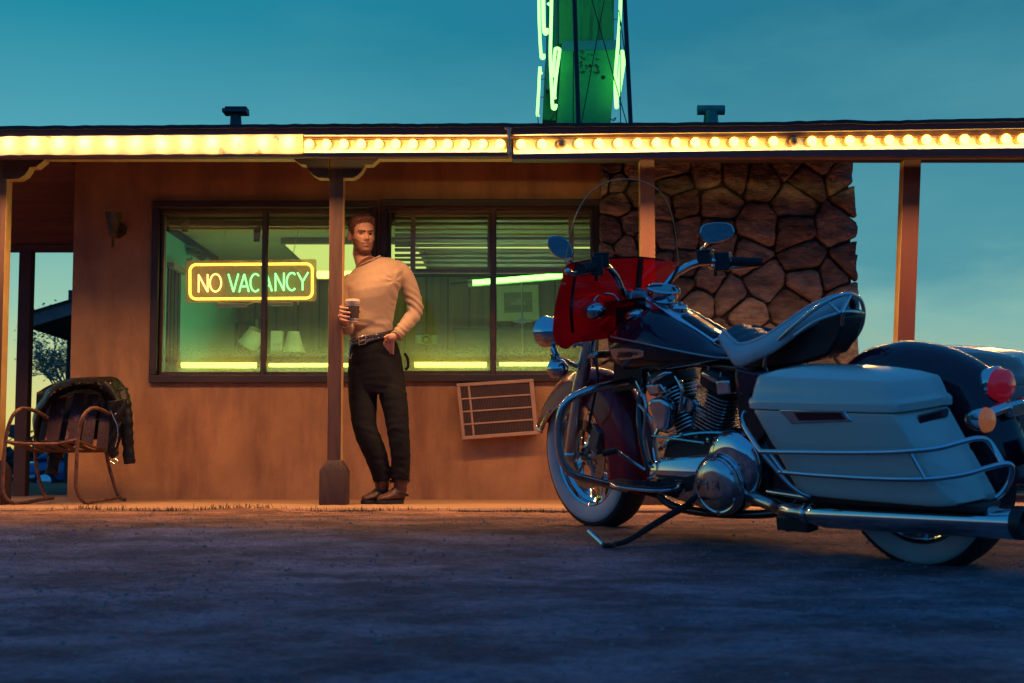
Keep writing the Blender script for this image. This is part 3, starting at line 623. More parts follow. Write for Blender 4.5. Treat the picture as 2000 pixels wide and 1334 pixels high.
# ------------------------------------------------------------------ office interior
GREENW = mat('mint painted plaster', (.16, .56, .48), rough=.7, var=.06, scale=4)
CEILI = mat('old ceiling board', (.34, .30, .15), rough=.8, var=.12, scale=2.5)
def panelling():
    m = mat('wood panelling', (.22, .13, .055), rough=.55, var=.3, scale=3, stretch=(6, 1, .35), det=9)
    t = m.node_tree; b = t.nodes['Principled BSDF']; tcn = N(t, 'ShaderNodeTexCoord'); sp = N(t, 'ShaderNodeSeparateXYZ'); t.links.new(tcn.outputs['Object'], sp.inputs[0])
    a = N(t, 'ShaderNodeMath', operation='MULTIPLY'); a.inputs[1].default_value = 5.2; t.links.new(sp.outputs[0], a.inputs[0])
    f = N(t, 'ShaderNodeMath', operation='FRACT'); t.links.new(a.outputs[0], f.inputs[0])
    r_ = ramp(t, [(0, (.12,) * 3), (.03, (.25,) * 3), (.06, (1,) * 3), (.95, (1,) * 3), (1, (.2,) * 3)]); t.links.new(f.outputs[0], r_.inputs[0])
    src = b.inputs['Base Color'].links[0].from_socket; mx = N(t, 'ShaderNodeMix', data_type='RGBA', blend_type='MULTIPLY'); mx.inputs[0].default_value = 1
    t.links.new(src, mx.inputs[6]); t.links.new(r_.outputs[0], mx.inputs[7]); t.links.new(mx.outputs[2], b.inputs['Base Color']); return m
PANEL = panelling()
X0, X1, Y0, Y1, Z1 = -2.47, 1.2, YW + .17, 12.7, 2.0
mb = MB(); mb.box((X0, Y1, .06), (X1, Y1 + .05, Z1)); mb.build('panelled_wall', PANEL, motel, smooth=0)
mb = MB(); mb.box((X0 - .05, Y0, .06), (X0, Y1 + .05, Z1)); mb.build('mint_wall', GREENW, motel, smooth=0)
mb = MB(); mb.box((X1, Y0, .06), (X1 + .05, Y1 + .05, Z1)); mb.build('end_wall', PANEL, motel, smooth=0)
mb = MB(); mb.box((X0 - .05, Y0, Z1), (X1 + .05, Y1 + .05, Z1 + .04)); mb.build('office_ceiling', CEILI, motel, smooth=0)
mb = MB(); mb.box((X0 - .05, YW + .17, .0), (X1 + .05, Y1 + .05, .058)); mb.build('office_floor', mat('brown carpet', (.10, .07, .04), rough=.95), motel, smooth=0)
DARKC = mat('dark olive cloth', (.045, .04, .022), rough=.85, var=.3, scale=12)
mb = MB(); mb.box((X0, Y0, Z1 - .04), (X0 + .04, Y1, Z1 - .001)); mb.box((X0 + .04, Y1 - .04, Z1 - .04), (X1, Y1, Z1 - .001)); mb.build('cornice', DARKC, motel, smooth=0)
TUBEY = glow('yellow green tube', (1, 1.0, .10), 5.0); TUBEG = glow('green white tube', (.16, 1, .10), 7); PANL = glow('ceiling light diffuser', (.66, .84, .20), 1.0)
FIXT = mat('grey lamp fitting', (.22, .22, .16), rough=.5)
def tube_lamp(nm, lab, a, b, r_, m_, grp=None, over=False):
    t = thing(nm, lab, 'tube light', (np.array(a) + b) / 2, grp); d = nrm(np.array(b) - a)
    q = MB(); q.tube([np.array(a) + d * .03, np.array(b) - d * .03], r_, 10); q.build('glass_tube', m_, t)
    for e, s in ((a, 1), (b, -1)): q = MB(); q.tube([np.array(e), np.array(e) + d * .035 * s], r_ * 1.25, 10); q.build('end_cap', FIXT, t)
    q = MB(); c0 = np.array(a) + (V(0, -.03, -r_ * 1.5) if over else 0); c1 = np.array(b) + (V(0, -.03, -r_ * 1.5) if over else 0); q.hexa([c0 + V(0, .02, -r_ * 1.3), c1 + V(0, .02, -r_ * 1.3), c1 + V(0, .045, -r_ * 1.3), c0 + V(0, .045, -r_ * 1.3), c0 + V(0, .02, r_ * .4), c1 + V(0, .02, r_ * .4), c1 + V(0, .045, r_ * .4), c0 + V(0, .045, r_ * .4)]); q.build('batten', FIXT, t)
    return t
YT = YW + .11
tube_lamp('sill_tube_light', 'bright yellow tube light lying along the left window sill, left half', P(345, 713, YT), P(512, 713, YT), .019, TUBEY, 'tube lights on the window sills')
tube_lamp('sill_tube_light', 'thinner yellow tube light on the left window sill beside the post', P(516, 713, YT + .02), P(690, 713, YT + .02), .013, TUBEY, 'tube lights on the window sills')
tube_lamp('sill_tube_light', 'bright yellow tube light on the right window sill next to the man', P(800, 712, YT), P(960, 712, YT), .018, TUBEY, 'tube lights on the window sills')
tube_lamp('sill_tube_light', 'yellow tube light on the right window sill above the air conditioner end', P(966, 711, YT + .02), P(1110, 711, YT + .02), .013, TUBEY, 'tube lights on the window sills')
tl = tube_lamp('slanting_tube_light', 'long green white tube light slanting across the right window on a stand', P(914, 553, 10.7), P(1110, 537, 10.7), .021, TUBEG)
q = MB(); q.tube([P(880, 554, 10.7), P(916, 553, 10.7)], .016, 10); q.build('handle', mat('black rubber', (.02, .02, .02), rough=.6), tl)
st = thing('lamp_stand', 'thin metal light stand behind the right window before the framed picture', 'stand', P(1020, 962, 10.75))
CHR0 = mat('grey steel tube', (.35, .34, .26), rough=.3, metal=.8)
q = MB(); q.tube([P(1019, 545, 10.75), V(P(1022, 700, 10.75)[0], 10.75, .45)], .007, 8); q.build('pole', CHR0, st)
q = MB(); q.tube([P(1003, 628, 10.74), P(1040, 626, 10.74)], .009, 8); q.cbox(P(1020, 627, 10.74), (.05, .05, .035)); q.build('clamp', CHR0, st)
for a in (0, 2.1, 4.2):
    q = MB(); c = V(P(1022, 700, 10.75)[0], 10.75, .45); q.tube([c, c + V(.28 * math.cos(a), .28 * math.sin(a), -.385)], .006, 8); q.build('leg', CHR0, st)
def ceil_light(x0, x1, y0, y1, lab):
    t = thing('ceiling_light', lab, 'ceiling light', ((x0 + x1) / 2, (y0 + y1) / 2, Z1), 'fluorescent ceiling lights in the office')
    q = MB(); q.box((x0, y0, Z1 - .05), (x1, y1, Z1 - .002)); q.build('housing', FIXT, t, bevel=.005)
    q = MB(); q.box((x0 + .03, y0 + .03, Z1 - .058), (x1 - .03, y1 - .03, Z1 - .051)); q.build('diffuser', PANL, t, smooth=0)
ceil_light(-1.74, -.70, 10.62, 12.15, 'fluorescent ceiling light seen in the left window beside the post')
ceil_light(-.75, .95, 10.55, 11.0, 'fluorescent ceiling light behind the lowered blind of the right window')
tube_lamp('wall_tube_light', 'horizontal yellow white tube light on the back wall right of the neon sign', P(612, 536, 12.6), P(760, 536, 12.6), .035, glow('warm tube', (1, 1, .2), 2.6))

FILLT = glow('green tube', (.45, 1, .46), 42)  # unseen tubes added below the sills to brighten the office
tube_lamp('added_fill_tube', 'unseen green white fill tube added behind the left window sill', V(-2.2, 10.55, .80), V(-1.1, 10.55, .80), .018, FILLT, 'added fill tubes below the window sills', True)
tube_lamp('added_fill_tube', 'unseen green white fill tube added behind the right window sill', V(-.6, 10.6, .80), V(.5, 10.6, .80), .018, FILLT, 'added fill tubes below the window sills', True)
# blinds
SLAT = mat('brown blind slat', (.30, .22, .10), rough=.4, var=.15, scale=6)
TAPE = mat('blind ladder tape', (.30, .24, .10), rough=.8, var=.3, scale=30)
def blind(lab, x0, x1, py0, py1, n, tilt, tapes):
    t = thing('window_blind', lab, 'blind', P((x0 + x1) / 2, py0, YW + .10), 'blinds in the office windows'); Yb = YW + .10
    q = MB(); q.box((wx(x0, Yb), Yb - .01, wz(py0 - 8, Yb)), (wx(x1, Yb), Yb + .03, wz(py0 - 18, Yb))); q.build('head_rail', SLAT, t, bevel=.003)
    q = MB(); a = R(tilt); rr = random.Random(n)
    for k in range(n):
        z = wz(py0 + (py1 - py0) * k / (n - 1), Yb); aa = a + R(rr.uniform(-5, 5)); dz = rr.uniform(-.003, .003)
        d = V(0, math.cos(aa), math.sin(aa)) * .019; e = V(0, -math.sin(aa), math.cos(aa)) * .0009
        A = V(wx(x0, Yb), Yb + .012, z + dz); B = V(wx(x1, Yb), Yb + .012, z - dz)
        q.hexa([A - d - e, B - d - e, B + d - e, A + d - e, A - d + e, B - d + e, B + d + e, A + d + e])
    q.build('slats', SLAT, t, smooth=0)
    q = MB(); q.box((wx(x0, Yb), Yb - .004, wz(py1 + 7, Yb)), (wx(x1, Yb), Yb + .03, wz(py1 + 2.5, Yb))); q.build('bottom_rail', SLAT, t, bevel=.003)
    for px in tapes: q = MB(); q.box((wx(px - 5, Yb), Yb - .010, wz(py1 + 4, Yb)), (wx(px + 5, Yb), Yb - .009, wz(py0 - 8, Yb))); q.build('tape', TAPE, t, smooth=0)
    return t
blind('half lowered brown slatted blind behind the right window', 770, 1158, 430, 527, 11, -27, (806, 957, 1116))
bl1 = blind('fully raised brown blind bunched at the top of the left window', 326, 716, 430, 441, 9, 3, ())
for (x, y0, y1) in ((362, 432, 453), (502, 441, 472)):
    q = MB(); q.prism([P(x - 7, y0 + 5, YW + .085), P(x + 6, y0 - 3, YW + .085), P(x + 7, y0 + 8, YW + .085), P(x + 4, y1, YW + .085), P(x - 7, y1, YW + .085)], (0, .03, 0)); q.build('cord_bundle', TAPE, bl1)

# neon sign
ns = thing('neon_sign', 'NO VACANCY neon sign in a rounded yellow border hanging on chains in the left window', 'neon sign', P(490, 590, YW + .14))
NEY = glow('yellow neon', (1, .52, .05), 4.0); NEP = glow('white pink neon', (1, .60, .15), 3.2); NEG = glow('green white neon', (.22, 1, .24), 3.0)
YN = YW + .135
def tl_(x): return -(x - 386) * .030
def NP(x, y, dy=0): return P(x, y + tl_(x), YN + dy)
def rrect(x0, x1, y0, y1, r_, n=6):
    o = []
    for cx, cy, a0 in ((x1 - r_, y0 + r_, -90), (x1 - r_, y1 - r_, 0), (x0 + r_, y1 - r_, 90), (x0 + r_, y0 + r_, 180)):
        for k in range(n + 1): a = R(a0 + 90 * k / n); o.append((cx + r_ * math.cos(a), cy + r_ * math.sin(a)))
    return o
q = MB(); q.prism([P(x, y - (x - 370) * .012, YN + .035) for x, y in rrect(362, 618, 509, 591, 4, 2)], (0, .006, 0))
bk = q.build('backing_plate', glass('amber acrylic', (.92, .80, .55), .05, .8, haze=(-9, 9, .46, .46), hcol=(.46, .32, .17)), ns)
q = MB(); q.tube([P(x, y - (x - 370) * .008, YN - .006) for x, y in rrect(371, 610, 517, 584, 12)], .0092, 10, closed=True); q.build('border_tube', NEY, ns)
def strokes(ls, m_, nm, w=.0062):
    q = MB()
    for l in ls:
        pts = [NP(*p_) for p_ in l]; pts = cat(pts, 5) if len(l) > 4 else pts
        q.tube(pts, w, 8)
    q.build(nm, m_, ns)
def ell(cx, cy, rx, ry, a0, a1, n=16): return [(cx + rx * math.cos(R(a0 + (a1 - a0) * k / n)), cy + ry * math.sin(R(a0 + (a1 - a0) * k / n))) for k in range(n + 1)]
strokes([[(388, 571), (388, 536)], [(388, 537), (405, 570)], [(405.5, 571), (405.5, 536)], ell(421, 553.5, 11, 17, -90, 270, 20)], NEP, 'letters_no')
strokes([[(446, 537), (456, 572)], [(456, 572), (465.5, 537)], [(467, 573), (477, 538)], [(477, 538), (486, 573)], [(471, 562), (483, 562)], ell(499, 555.5, 10, 17, -50, -310, 16),
         [(512, 573), (521, 538)], [(521, 538), (531, 573)], [(516, 562), (527, 562)], [(538, 573), (538, 538)], [(538, 539), (554, 572)], [(554.5, 573), (554.5, 538)],
         ell(570, 555.5, 10, 17, -50, -310, 16), [(581, 538), (591, 556)], [(591, 556), (602, 538)], [(591, 556), (591, 573)]], NEG, 'letters_vacancy')
q = MB()
for (x0, x1, y0, y1) in ((424, 482, 592, 600), (516, 572, 590, 597)): q.hexa([P(x0, y1, YN), P(x1, y1, YN), P(x1, y1, YN + .05), P(x0, y1, YN + .05), P(x0, y0, YN), P(x1, y0, YN), P(x1, y0, YN + .05), P(x0, y0, YN + .05)])
q.build('transformer', FIXT, ns, bevel=.004)
q = MB()
for pts in ([(429, 510), (445, 430), (587, 428), (570, 508)],):
    for a, b in zip(pts[:-1], pts[1:]):
        A, B = P(*a, YN + .01), P(*b, YN + .01); n = int(np.linalg.norm(B - A) / .016); d = nrm(B - A)
        for k in range(n):
            c = A + (B - A) * (k + .5) / n; u, w = perp(d); s = u if k % 2 else w
            q.tube([c + d * .010 * math.cos(t) + s * .0045 * math.sin(t) for t in np.linspace(0, 2 * math.pi, 9)[:-1]], .0013, 5, closed=True)
q.build('chain', mat('brass chain', (.45, .33, .12), rough=.4, metal=.7), ns)
q = MB()
for l in ([(404, 582), (436, 592), (470, 599), (500, 590), (540, 598), (560, 590)], [(440, 520), (450, 512), (470, 510), (500, 516)], [(530, 518), (560, 512), (590, 532)], [(427, 590), (426, 606)], [(582, 588), (582, 596)]): q.tube(cat([P(x, y, YN + .015) for x, y in l], 6), .0028, 6)
q.build('wire', mat('sign wiring', (.5, .38, .16), rough=.4), ns)

# things in the office
WOODC = mat('dark counter', (.045, .045, .03), rough=.4, var=.3, scale=4)
ct = thing('counter', 'dark office counter carrying the lamps behind the left window', 'counter', (-1.55, 11.6, .06))
zc = P(0, 693, 11.5)[2]
q = MB(); q.box((-2.3, 11.45, .06), (-.98, 11.95, zc - .03)); q.build('cabinet', WOODC, ct); q = MB(); q.box((-2.33, 11.41, zc - .03), (-.95, 11.98, zc)); q.build('top', WOODC, ct, bevel=.004)
SHADE = mat('cream lamp shade', (.62, .60, .36), rough=.8, var=.08, scale=20)
lp = thing('table_lamp', 'table lamp with a flared cream shade on the counter', 'lamp', P(573, 693, 11.55)); k = 11.55 / F
c = P(573, 690, 11.55)
q = MB(); pr = [(25 * k * (1 - .56 * t ** .7), 42 * k * t) for t in np.linspace(0, 1, 8)]; q.lathe(pr, c + V(0, 0, .003), (0, 0, 1), 28); q.build('lamp_shade', SHADE, lp, normals=False)
q = MB(); q.lathe([(0, 0), (.045, 0), (.045, .008), (.012, .014), (.010, .15), (0, .15)], V(c[0], c[1], zc + .001), (0, 0, 1), 16); q.build('lamp_base', FIXT, lp)
ls = thing('loose_lamp_shade', 'pale lamp shade lying tipped over on the counter', 'lamp shade', P(492, 692, 11.5))
q = MB(); ax = nrm(V(.45, -.25, .8)); q.lathe([(.088, 0), (.075, .07), (.056, .15)], P(484, 682, 11.5) + V(0, .03, .03), ax, 24); q.build('fabric', SHADE, ls, solid=.004, normals=False)
bx = thing('paper_box', 'small pale box standing on the counter beside the flared lamp', 'box', P(539, 692, 11.5))
q = MB(); a, b = P(528, 693, 11.5), P(551, 646, 11.5); q.box((a[0], 11.5, zc + .001), (b[0], 11.6, b[2])); q.build('carton', SHADE, bx, bevel=.004); q = MB(); q.box((a[0] + .02, 11.495, zc + .04), (b[0] - .01, 11.499, zc + .09)); q.build('flap', mat('grey card', (.4, .4, .26)), bx)
cc = thing('security_camera', 'grey bullet security camera on the mint wall above the neon sign', 'camera', P(352, 508, 10.75))
q = MB(); d0, d1 = P(368, 490, 10.72), P(395, 500, 10.5); q.tube([d0, d0 + (d1 - d0) * .82], .030, 14); q.build('camera_body', FIXT, cc); q = MB(); q.tube([d0 + (d1 - d0) * .80, d1], [.034, .034], 14); q.build('lens', mat('black lens', (.015, .015, .015), rough=.1), cc)
q = MB(); q.tube(cat([P(352, 507, 10.75), P(366, 508, 10.72), P(374, 505, 10.70), P(376, 497, 10.68)], 5), .010, 10); q.cbox(P(349, 507, 10.78), (.03, .06, .09)); q.build('bracket', FIXT, cc)
cu = thing('curtain', 'dark hanging strips on the mint side wall at the left edge of the window', 'curtain', (X0 + .03, 10.3, .7), 'dark curtains in the office')
q = MB()
for k in range(7): y = YW + .21 + k * .055; q.box((X0 + .005 + .008 * (k % 2), y, .7), (X0 + .013 + .008 * (k % 2), y + .05, P(0, 530, 10.3)[2]))
q.build('strips', DARKC, cu, smooth=0); q = MB(); q.box((X0 + .002, YW + .20, P(0, 530, 10.3)[2]), (X0 + .05, YW + .62, P(0, 520, 10.3)[2])); q.build('rail', FIXT, cu)
cu = thing('curtain', 'dark doorway curtain with pale edges on the back wall below the neon sign', 'curtain', P(430, 700, 12.6), 'dark curtains in the office')
q = MB(); xa, xb = P(425, 600, 12.62)[0], P(500, 600, 12.62)[0]
def cf(u, v): return V(xa + (xb - xa) * u, 12.62 + .03 * math.sin(u * 28), .2 + 1.35 * v)
q.grid(cf, 60, 2); q.build('cloth', DARKC, cu, normals=False); q = MB()
for x in (xa - .03, xb): q.box((x, 12.6, .1), (x + .02, 12.64, 1.57))
q.build('edge_trim', mat('pale trim', (.42, .36, .14)), cu)
pf = thing('framed_picture', 'pale matted landscape picture in a frame on the panelled back wall', 'picture', P(1013, 628, 12.66))
q = MB(); fr_ = [(966, 556), (1054, 552), (1056, 629), (967, 631)]; q.prism([P(x, y, 12.66) for x, y in fr_], (0, .035, 0)); q.build('frame', mat('wood frame', (.25, .17, .07), rough=.4), pf, bevel=.004)
q = MB(); q.prism([P(x, y, 12.65) for x, y in [(970, 559), (1051, 556), (1053, 626), (971, 627)]], (0, .012, 0)); q.build('mat_board', mat('mat board', (.52, .58, .36), rough=.8), pf, smooth=0)
q = MB(); q.prism([P(x, y, 12.642) for x, y in [(984, 572), (1039, 570), (1040, 609), (985, 611)]], (0, .012, 0)); q.build('picture', mat('muted landscape', (.24, .22, .13), rough=.7, var=.45, scale=6, stretch=(.5, 1, 2), det=8), pf, smooth=0)
q = MB(); q.grid(lambda u, v: P(996 + 32 * u, 595 - 9 * math.sin(math.pi * u) * v * (1 + .4 * math.sin(u * 15)), 12.6405), 16, 2); q.build('cloud_shape', mat('pale paint', (.38, .37, .26), rough=.7), pf, smooth=0)
cb = thing('cabinet', 'long dark cabinet under the framed picture', 'cabinet', P(990, 700, 12.5))
q = MB(); a, b = P(888, 640, 12.45), P(1090, 640, 12.45); q.box((a[0], 12.45, .06), (b[0], 12.69, a[2] - .02)); q.build('body', WOODC, cb); q = MB(); q.box((a[0] - .02, 12.43, a[2] - .02), (b[0] + .02, 12.69, a[2])); q.build('top', WOODC, cb, bevel=.003)
wl = thing('twin_wall_lamp', 'green lit twin cup wall fitting on the panelled wall beside the man', 'wall lamp', P(832, 665, 12.6)); q = MB()
for x in (818, 848): q.lathe([(0, -.035), (.028, -.035), (.034, .035), (.028, .035), (0, -.02)], P(x, 663, 12.56), (0, 0, 1), 16)
GFX = mat('pale green fitting', (.40, .46, .22), rough=.4)
q.build('cup', GFX, wl); q = MB(); q.lathe([(.042, 0), (.050, -.01), (.042, -.02), (.036, -.01), (.042, 0)], P(832, 664, 12.6), (0, 1, 0), 24); q.ball(P(832, 664, 12.58), .022); q.build('ring_bracket', GFX, wl)
# ------------------------------------------------------------------ roof sign
rs = thing('roof_sign', 'tall green neon motel sign seen edge on above the roof, braced by poles and wires', 'sign', P(1150, 240, 10.6))
GRN = mat('chipped green sign paint', (.03, .40, .13), rough=.55, var=.2, scale=3, det=10, bump=.15, bscale=30)
GRT = mat('streaked green sign paint', (.03, .38, .12), rough=.6, var=.3, scale=5, stretch=(3, 3, .25), col2=(.02, .10, .04), thr=(.52, .66), det=9)
TEAL = mat('teal sign face', (.02, .16, .22), rough=.5, var=.25, scale=5)
BLK = mat('black iron', (.018, .022, .028), rough=.6, var=.2)
NG = glow('mint neon', (.26, 1, .20), 3.0)
YG = 10.0
def sprism(pts, Y, d, nm, m, **k): q = MB(); q.prism([P(x, y, Y) for x, y in pts], (0, d, 0)); return q.build(nm, m, rs, **k)
sprism([(1097, 97), (1204, 96), (1192, 250), (1089.5, 250)], YG, 1.1, 'lower_cabinet', GRN, bevel=.006)
q = MB(); a = [P(1096.5, 97.3, YG - .004), P(1205, 96, YG - .004)]; t_ = [P(1097, 80, YG + .12), P(1204.5, 78, YG + .12)]
q.hexa([a[0] + V(0, 0, -.004), a[1] + V(0, 0, -.004), a[1] + V(0, 1.1, 0), a[0] + V(0, 1.1, 0), a[0], a[1], t_[1] + V(0, .95, .03), t_[0] + V(0, .95, .03)])
q.add([a[0], a[1], t_[1], t_[0]], [(0, 1, 2, 3)]); q.build('cabinet_cap', mat('teal lit cap tone', (.06, .28, .26), rough=.5), rs, smooth=0)  # teal light on the sloping top is put into the cap colour
sprism([(1092, 86), (1199, 84), (1200, -180), (1092, -180)], YG + .14, .9, 'upper_cabinet', GRT, bevel=.006)
sprism([(1060, 234), (1087, 236), (1088, 120), (1065, 120)], YG + .5, .25, 'side_box', GRN, bevel=.005)
sprism([(1066, 175), (1089, 175), (1089, -180), (1070, -180)], YG + .30, .12, 'letter_face', TEAL, bevel=.004)
def neon(pts, r_=.011, Y=YG - .14): q = MB(); q.tube(cat([P(x, y, Y) for x, y in pts], 5), r_, 10); q.build('neon_tube', NG, rs)
neon([(1052, -170), (1052.5, 0), (1054, 60), (1056.5, 105), (1058, 113), (1062, 113), (1062, 106)])
neon([(1061, -160), (1061, 0), (1062, 50), (1064, 64), (1068, 64), (1068, 56)], .014)
neon([(1070, 6), (1074, 9), (1077, 3), (1078, -100)], .010)
neon([(1078.5, -160), (1077, 10), (1075, 100), (1077, 160), (1079, 205), (1080, 211), (1084, 212), (1086, 204)], .012)
neon([(1080, 150), (1084, 100), (1087, 95), (1092, 96), (1092.5, 103), (1086, 150), (1083, 185), (1084, 193)], .012)
neon([(1058, 141), (1055.5, 143), (1055, 133), (1054, 136), (1052, 180), (1049.5, 222), (1052, 224)], .011, YG + .1)
neon([(1214, -160), (1212, 0), (1209, 60), (1205, 110), (1202, 150), (1203, 205), (1205.5, 209)], .012)
neon([(1217, 122), (1219, 104), (1216, 101), (1213.5, 104), (1211, 135), (1207, 170), (1204.5, 200), (1206, 209)], .012)
neon([(1217, 100), (1219, 120), (1213, 160), (1208.5, 190)], .011)
for (a, b, w) in (((1116, -180), (1130, 246), .017), ((1211, -180), (1232, 246), .016)):
    q = MB(); q.tube([P(*a, YG - .45), P(*b, YG - .45)], w, 10); q.build('brace_pole', BLK, rs)
for a, b in (((1156, 0), (1225, 244)), ((1182, -10), (1135, 244)), ((1120, 100), (1119.5, 244)), ((1211, 30), (1212, 244)), ((1209, 20), (1224, 130))):
    q = MB(); q.tube([P(*a, YG - .35), P(*b, YG - .35)], .0038, 6); q.build('guy_wire', BLK, rs)
q = MB()
for l in ([(1050, 224), (1051, 236), (1052, 246)], [(1083, 214), (1080, 228), (1072, 238), (1066, 243)], [(1190, 232), (1197, 233), (1203, 230), (1200, 235), (1194, 236)]): q.tube(cat([P(x, y, YG - .1) for x, y in l], 5), .0035, 6)
for y in (38, 160, 187): q.tube([P(1199, y, YG + .1), P(1206, y, YG + .05)], .003, 6)
for y in (52, 155, 190): q.tube([P(1056, y, YG + .2), P(1068, y - 1, YG + .1)], .003, 6)
q.build('cable', BLK, rs)
ir = random.Random(4); q = MB()
for k in range(40):
    x = ir.uniform(1128, 1172); y = ir.uniform(100, 143); s = ir.uniform(1.0, 4); q.add([P(x + s * math.cos(t) * ir.uniform(.6, 1.4), y + s * .7 * math.sin(t) * ir.uniform(.6, 1.4), YG - .0025) for t in np.linspace(0, 6.28, 9)[:-1]], [tuple(range(8))])
q.build('bare_patch', mat('bare dull metal', (.045, .12, .06), rough=.7, var=.4, scale=30), rs, smooth=0)
q = MB(); q.lathe([(0, -.006), (.014, -.006), (.016, 0), (0, 0)], P(1178, 151, YG), (0, 1, 0), 14); q.build('knockout', BLK, rs)

# ------------------------------------------------------------------ seen under the left side porch
nh = thing('neighbour_house', 'small neighbouring house with a deep overhanging roof corner seen past the porch', 'house', (-5.4, 22, -.2))
RED2 = mat('weathered fascia', (.36, .15, .12), rough=.7, var=.3, scale=4); DK2 = mat('dark soffit', (.05, .035, .03), rough=.8)
Yh = 20.0
q = MB(); q.prism([P(x, y, Yh) for x, y in [(51, 613), (330, 532), (330, 555), (51, 641)]][0:4], (0, .06, 0)); rfm = q.build('roof', RED2, nh, smooth=0)
q = MB(); q.hexa([P(51, 613, Yh - .05), P(330, 531, Yh - .05), P(330, 531, Yh + 6), P(60, 640, Yh + 6), P(51, 610, Yh - .05), P(330, 527, Yh - .05), P(330, 526, Yh + 6), P(60, 634, Yh + 6)]); q.build('shingles', SHING, rfm, smooth=0)
q = MB(); q.prism([P(52, 640, Yh + .07), P(330, 557, Yh + .07), P(330, 690, Yh + 4), P(140, 668, Yh + 3.2)], (0, 0, .04)); q.build('soffit', DK2, rfm, smooth=0)
a = P(131, 670, Yh + 2.6); q = MB(); q.box((a[0], Yh + 2.6, -.8), (a[0] + 5, Yh + 6, 3.0)); q.build('wall', mat('neighbour wall', (.10, .06, .05), rough=.9), nh, smooth=0)
# bare tree far off
tr = thing('bare_tree', 'hazy grey leafless tree far away between the side post and the wall', 'tree', P(118, 905, 60))
rt = random.Random(9); mb = MB(); tips = []
def branch(p, d, L_, r_, lv):
    pts = [p]; q = p; dd = d
    for k in range(4): dd = nrm(dd + V(rt.gauss(0, .16), rt.gauss(0, .16), rt.gauss(0, .12) + .05)); q = q + dd * L_ / 4; pts.append(q)
    mb.tube(pts, [r_, r_ * .6], 5)
    if lv == 0: tips.append(pts[-1]); return
    for k in range(rt.choice([3, 4])):
        b = pts[rt.choice([2, 3, 4])]; branch(b, nrm(dd + V(rt.gauss(0, .75), rt.gauss(0, .75), rt.gauss(.1, .5))), L_ * rt.uniform(.55, .75), r_ * .55, lv - 1)
    tips.append(pts[-1])
tb = P(118, 905, 60); branch(tb, V(-.1, 0, 1), 2.6, .13, 5)
mb.build('trunk', mat('grey bark', (.28, .28, .2), rough=.9), tr, smooth=60)
mb = MB()
for t_ in tips:
    for k in range(2):
        c = t_ + V(rt.gauss(0, .15), rt.gauss(0, .15), rt.gauss(0, .15)); a = rt.uniform(0, 6.28); e = V(math.cos(a), math.sin(a), rt.uniform(-.6, .6)) * .05; g_ = V(-math.sin(a), math.cos(a), rt.uniform(-.5, .8)) * .05
        mb.add([c - e - g_, c + e - g_, c + e + g_, c - e + g_], [(0, 1, 2, 3)])
mb.build('crown', mat('haze lightened twigs', (.34, .35, .25), rough=.9), tr, smooth=0, normals=False)  # twig grey lightened to stand for distance haze
# far scrub
mb = MB(); rt = random.Random(21)
for k in range(1500):
    x = rt.uniform(-34, -12); Yb = rt.uniform(64, 72); h = (1.0 + .35 * math.sin(x * 2.1) + .25 * math.sin(x * 5.3)) * 1.15; z = -.55 + rt.random() ** .7 * h * 1.2 + .35
    s = rt.uniform(.07, .2); a, b = rt.uniform(0, 6.28), rt.uniform(-1, 1); e = V(math.cos(a), math.sin(a), b) * s; g_ = V(-math.sin(a) * b, math.cos(a), 1 - abs(b)) * s; c = V(x, Yb, z)
    mb.add([c - e - g_, c + e - g_ * .6, c + e * .7 + g_, c - e + g_], [(0, 1, 2, 3)])
for k in range(150): x = -34 + 22 * k / 149; mb.ball((x, 68 + rt.uniform(-1, 1), -.1), rt.uniform(.45, .75), 8, (1, 1, rt.uniform(.8, 1.25)))
sb = mb.build('foliage', mat('dark scrub', (.035, .045, .03), rough=.9, var=.4), None, smooth=0, normals=False); sb['kind'] = 'stuff'; sb['label'] = 'dark far off scrub along the horizon'
# parked car
cr = thing('parked_car', 'blue saloon car parked on the lot far behind the metal chair', 'car', P(120, 962, 40))
BLUEP = mat('blue car paint', (.03, .10, .22), rough=.25, coat=.6, var=.1); GLS = mat('dark car glass', (.02, .025, .03), rough=.05, spec=.8); CHRC = mat('bumper chrome', (.6, .6, .6), rough=.15, metal=1, var=.05); TYR = mat('tyre rubber', (.012, .012, .013), rough=.8, var=.3)
zg = P(0, 962, 40)[2]; xl = P(48, 920, 40)[0]; k = 1.0
def sec(x, w, z0, z1, n=14):  # rounded rectangle in the yz plane
    o = []
    for i in range(n):
        a = 2 * math.pi * i / n; c, s = math.cos(a), math.sin(a); o.append(V(x, 40 + w * np.sign(c) * abs(c) ** .5, (z0 + z1) / 2 + (z1 - z0) / 2 * np.sign(s) * abs(s) ** .5))
    return o
prof = [(0, .62, .42, .62), (.05, .78, .32, .74), (.3, .86, .27, .86), (1.0, .88, .26, .93), (1.6, .9, .26, .95), (3.0, .9, .26, .95), (3.6, .88, .27, .93), (4.2, .84, .3, .88), (4.4, .7, .4, .7)]
q = MB(); q.loft([sec(xl + x, w, zg + a, zg + b) for x, w, a, b in prof]); q.build('body', BLUEP, cr, smooth=50)
q = MB(); q.loft([sec(xl + x, w, zg + .88, zg + b) for x, w, b in [(.45, .70, .94), (.75, .70, 1.12), (1.15, .68, 1.29), (1.9, .67, 1.33), (2.5, .67, 1.30), (3.2, .7, 1.0), (3.4, .7, .93)]]); cab = q.build('cabin', BLUEP, cr, smooth=50)
q = MB()
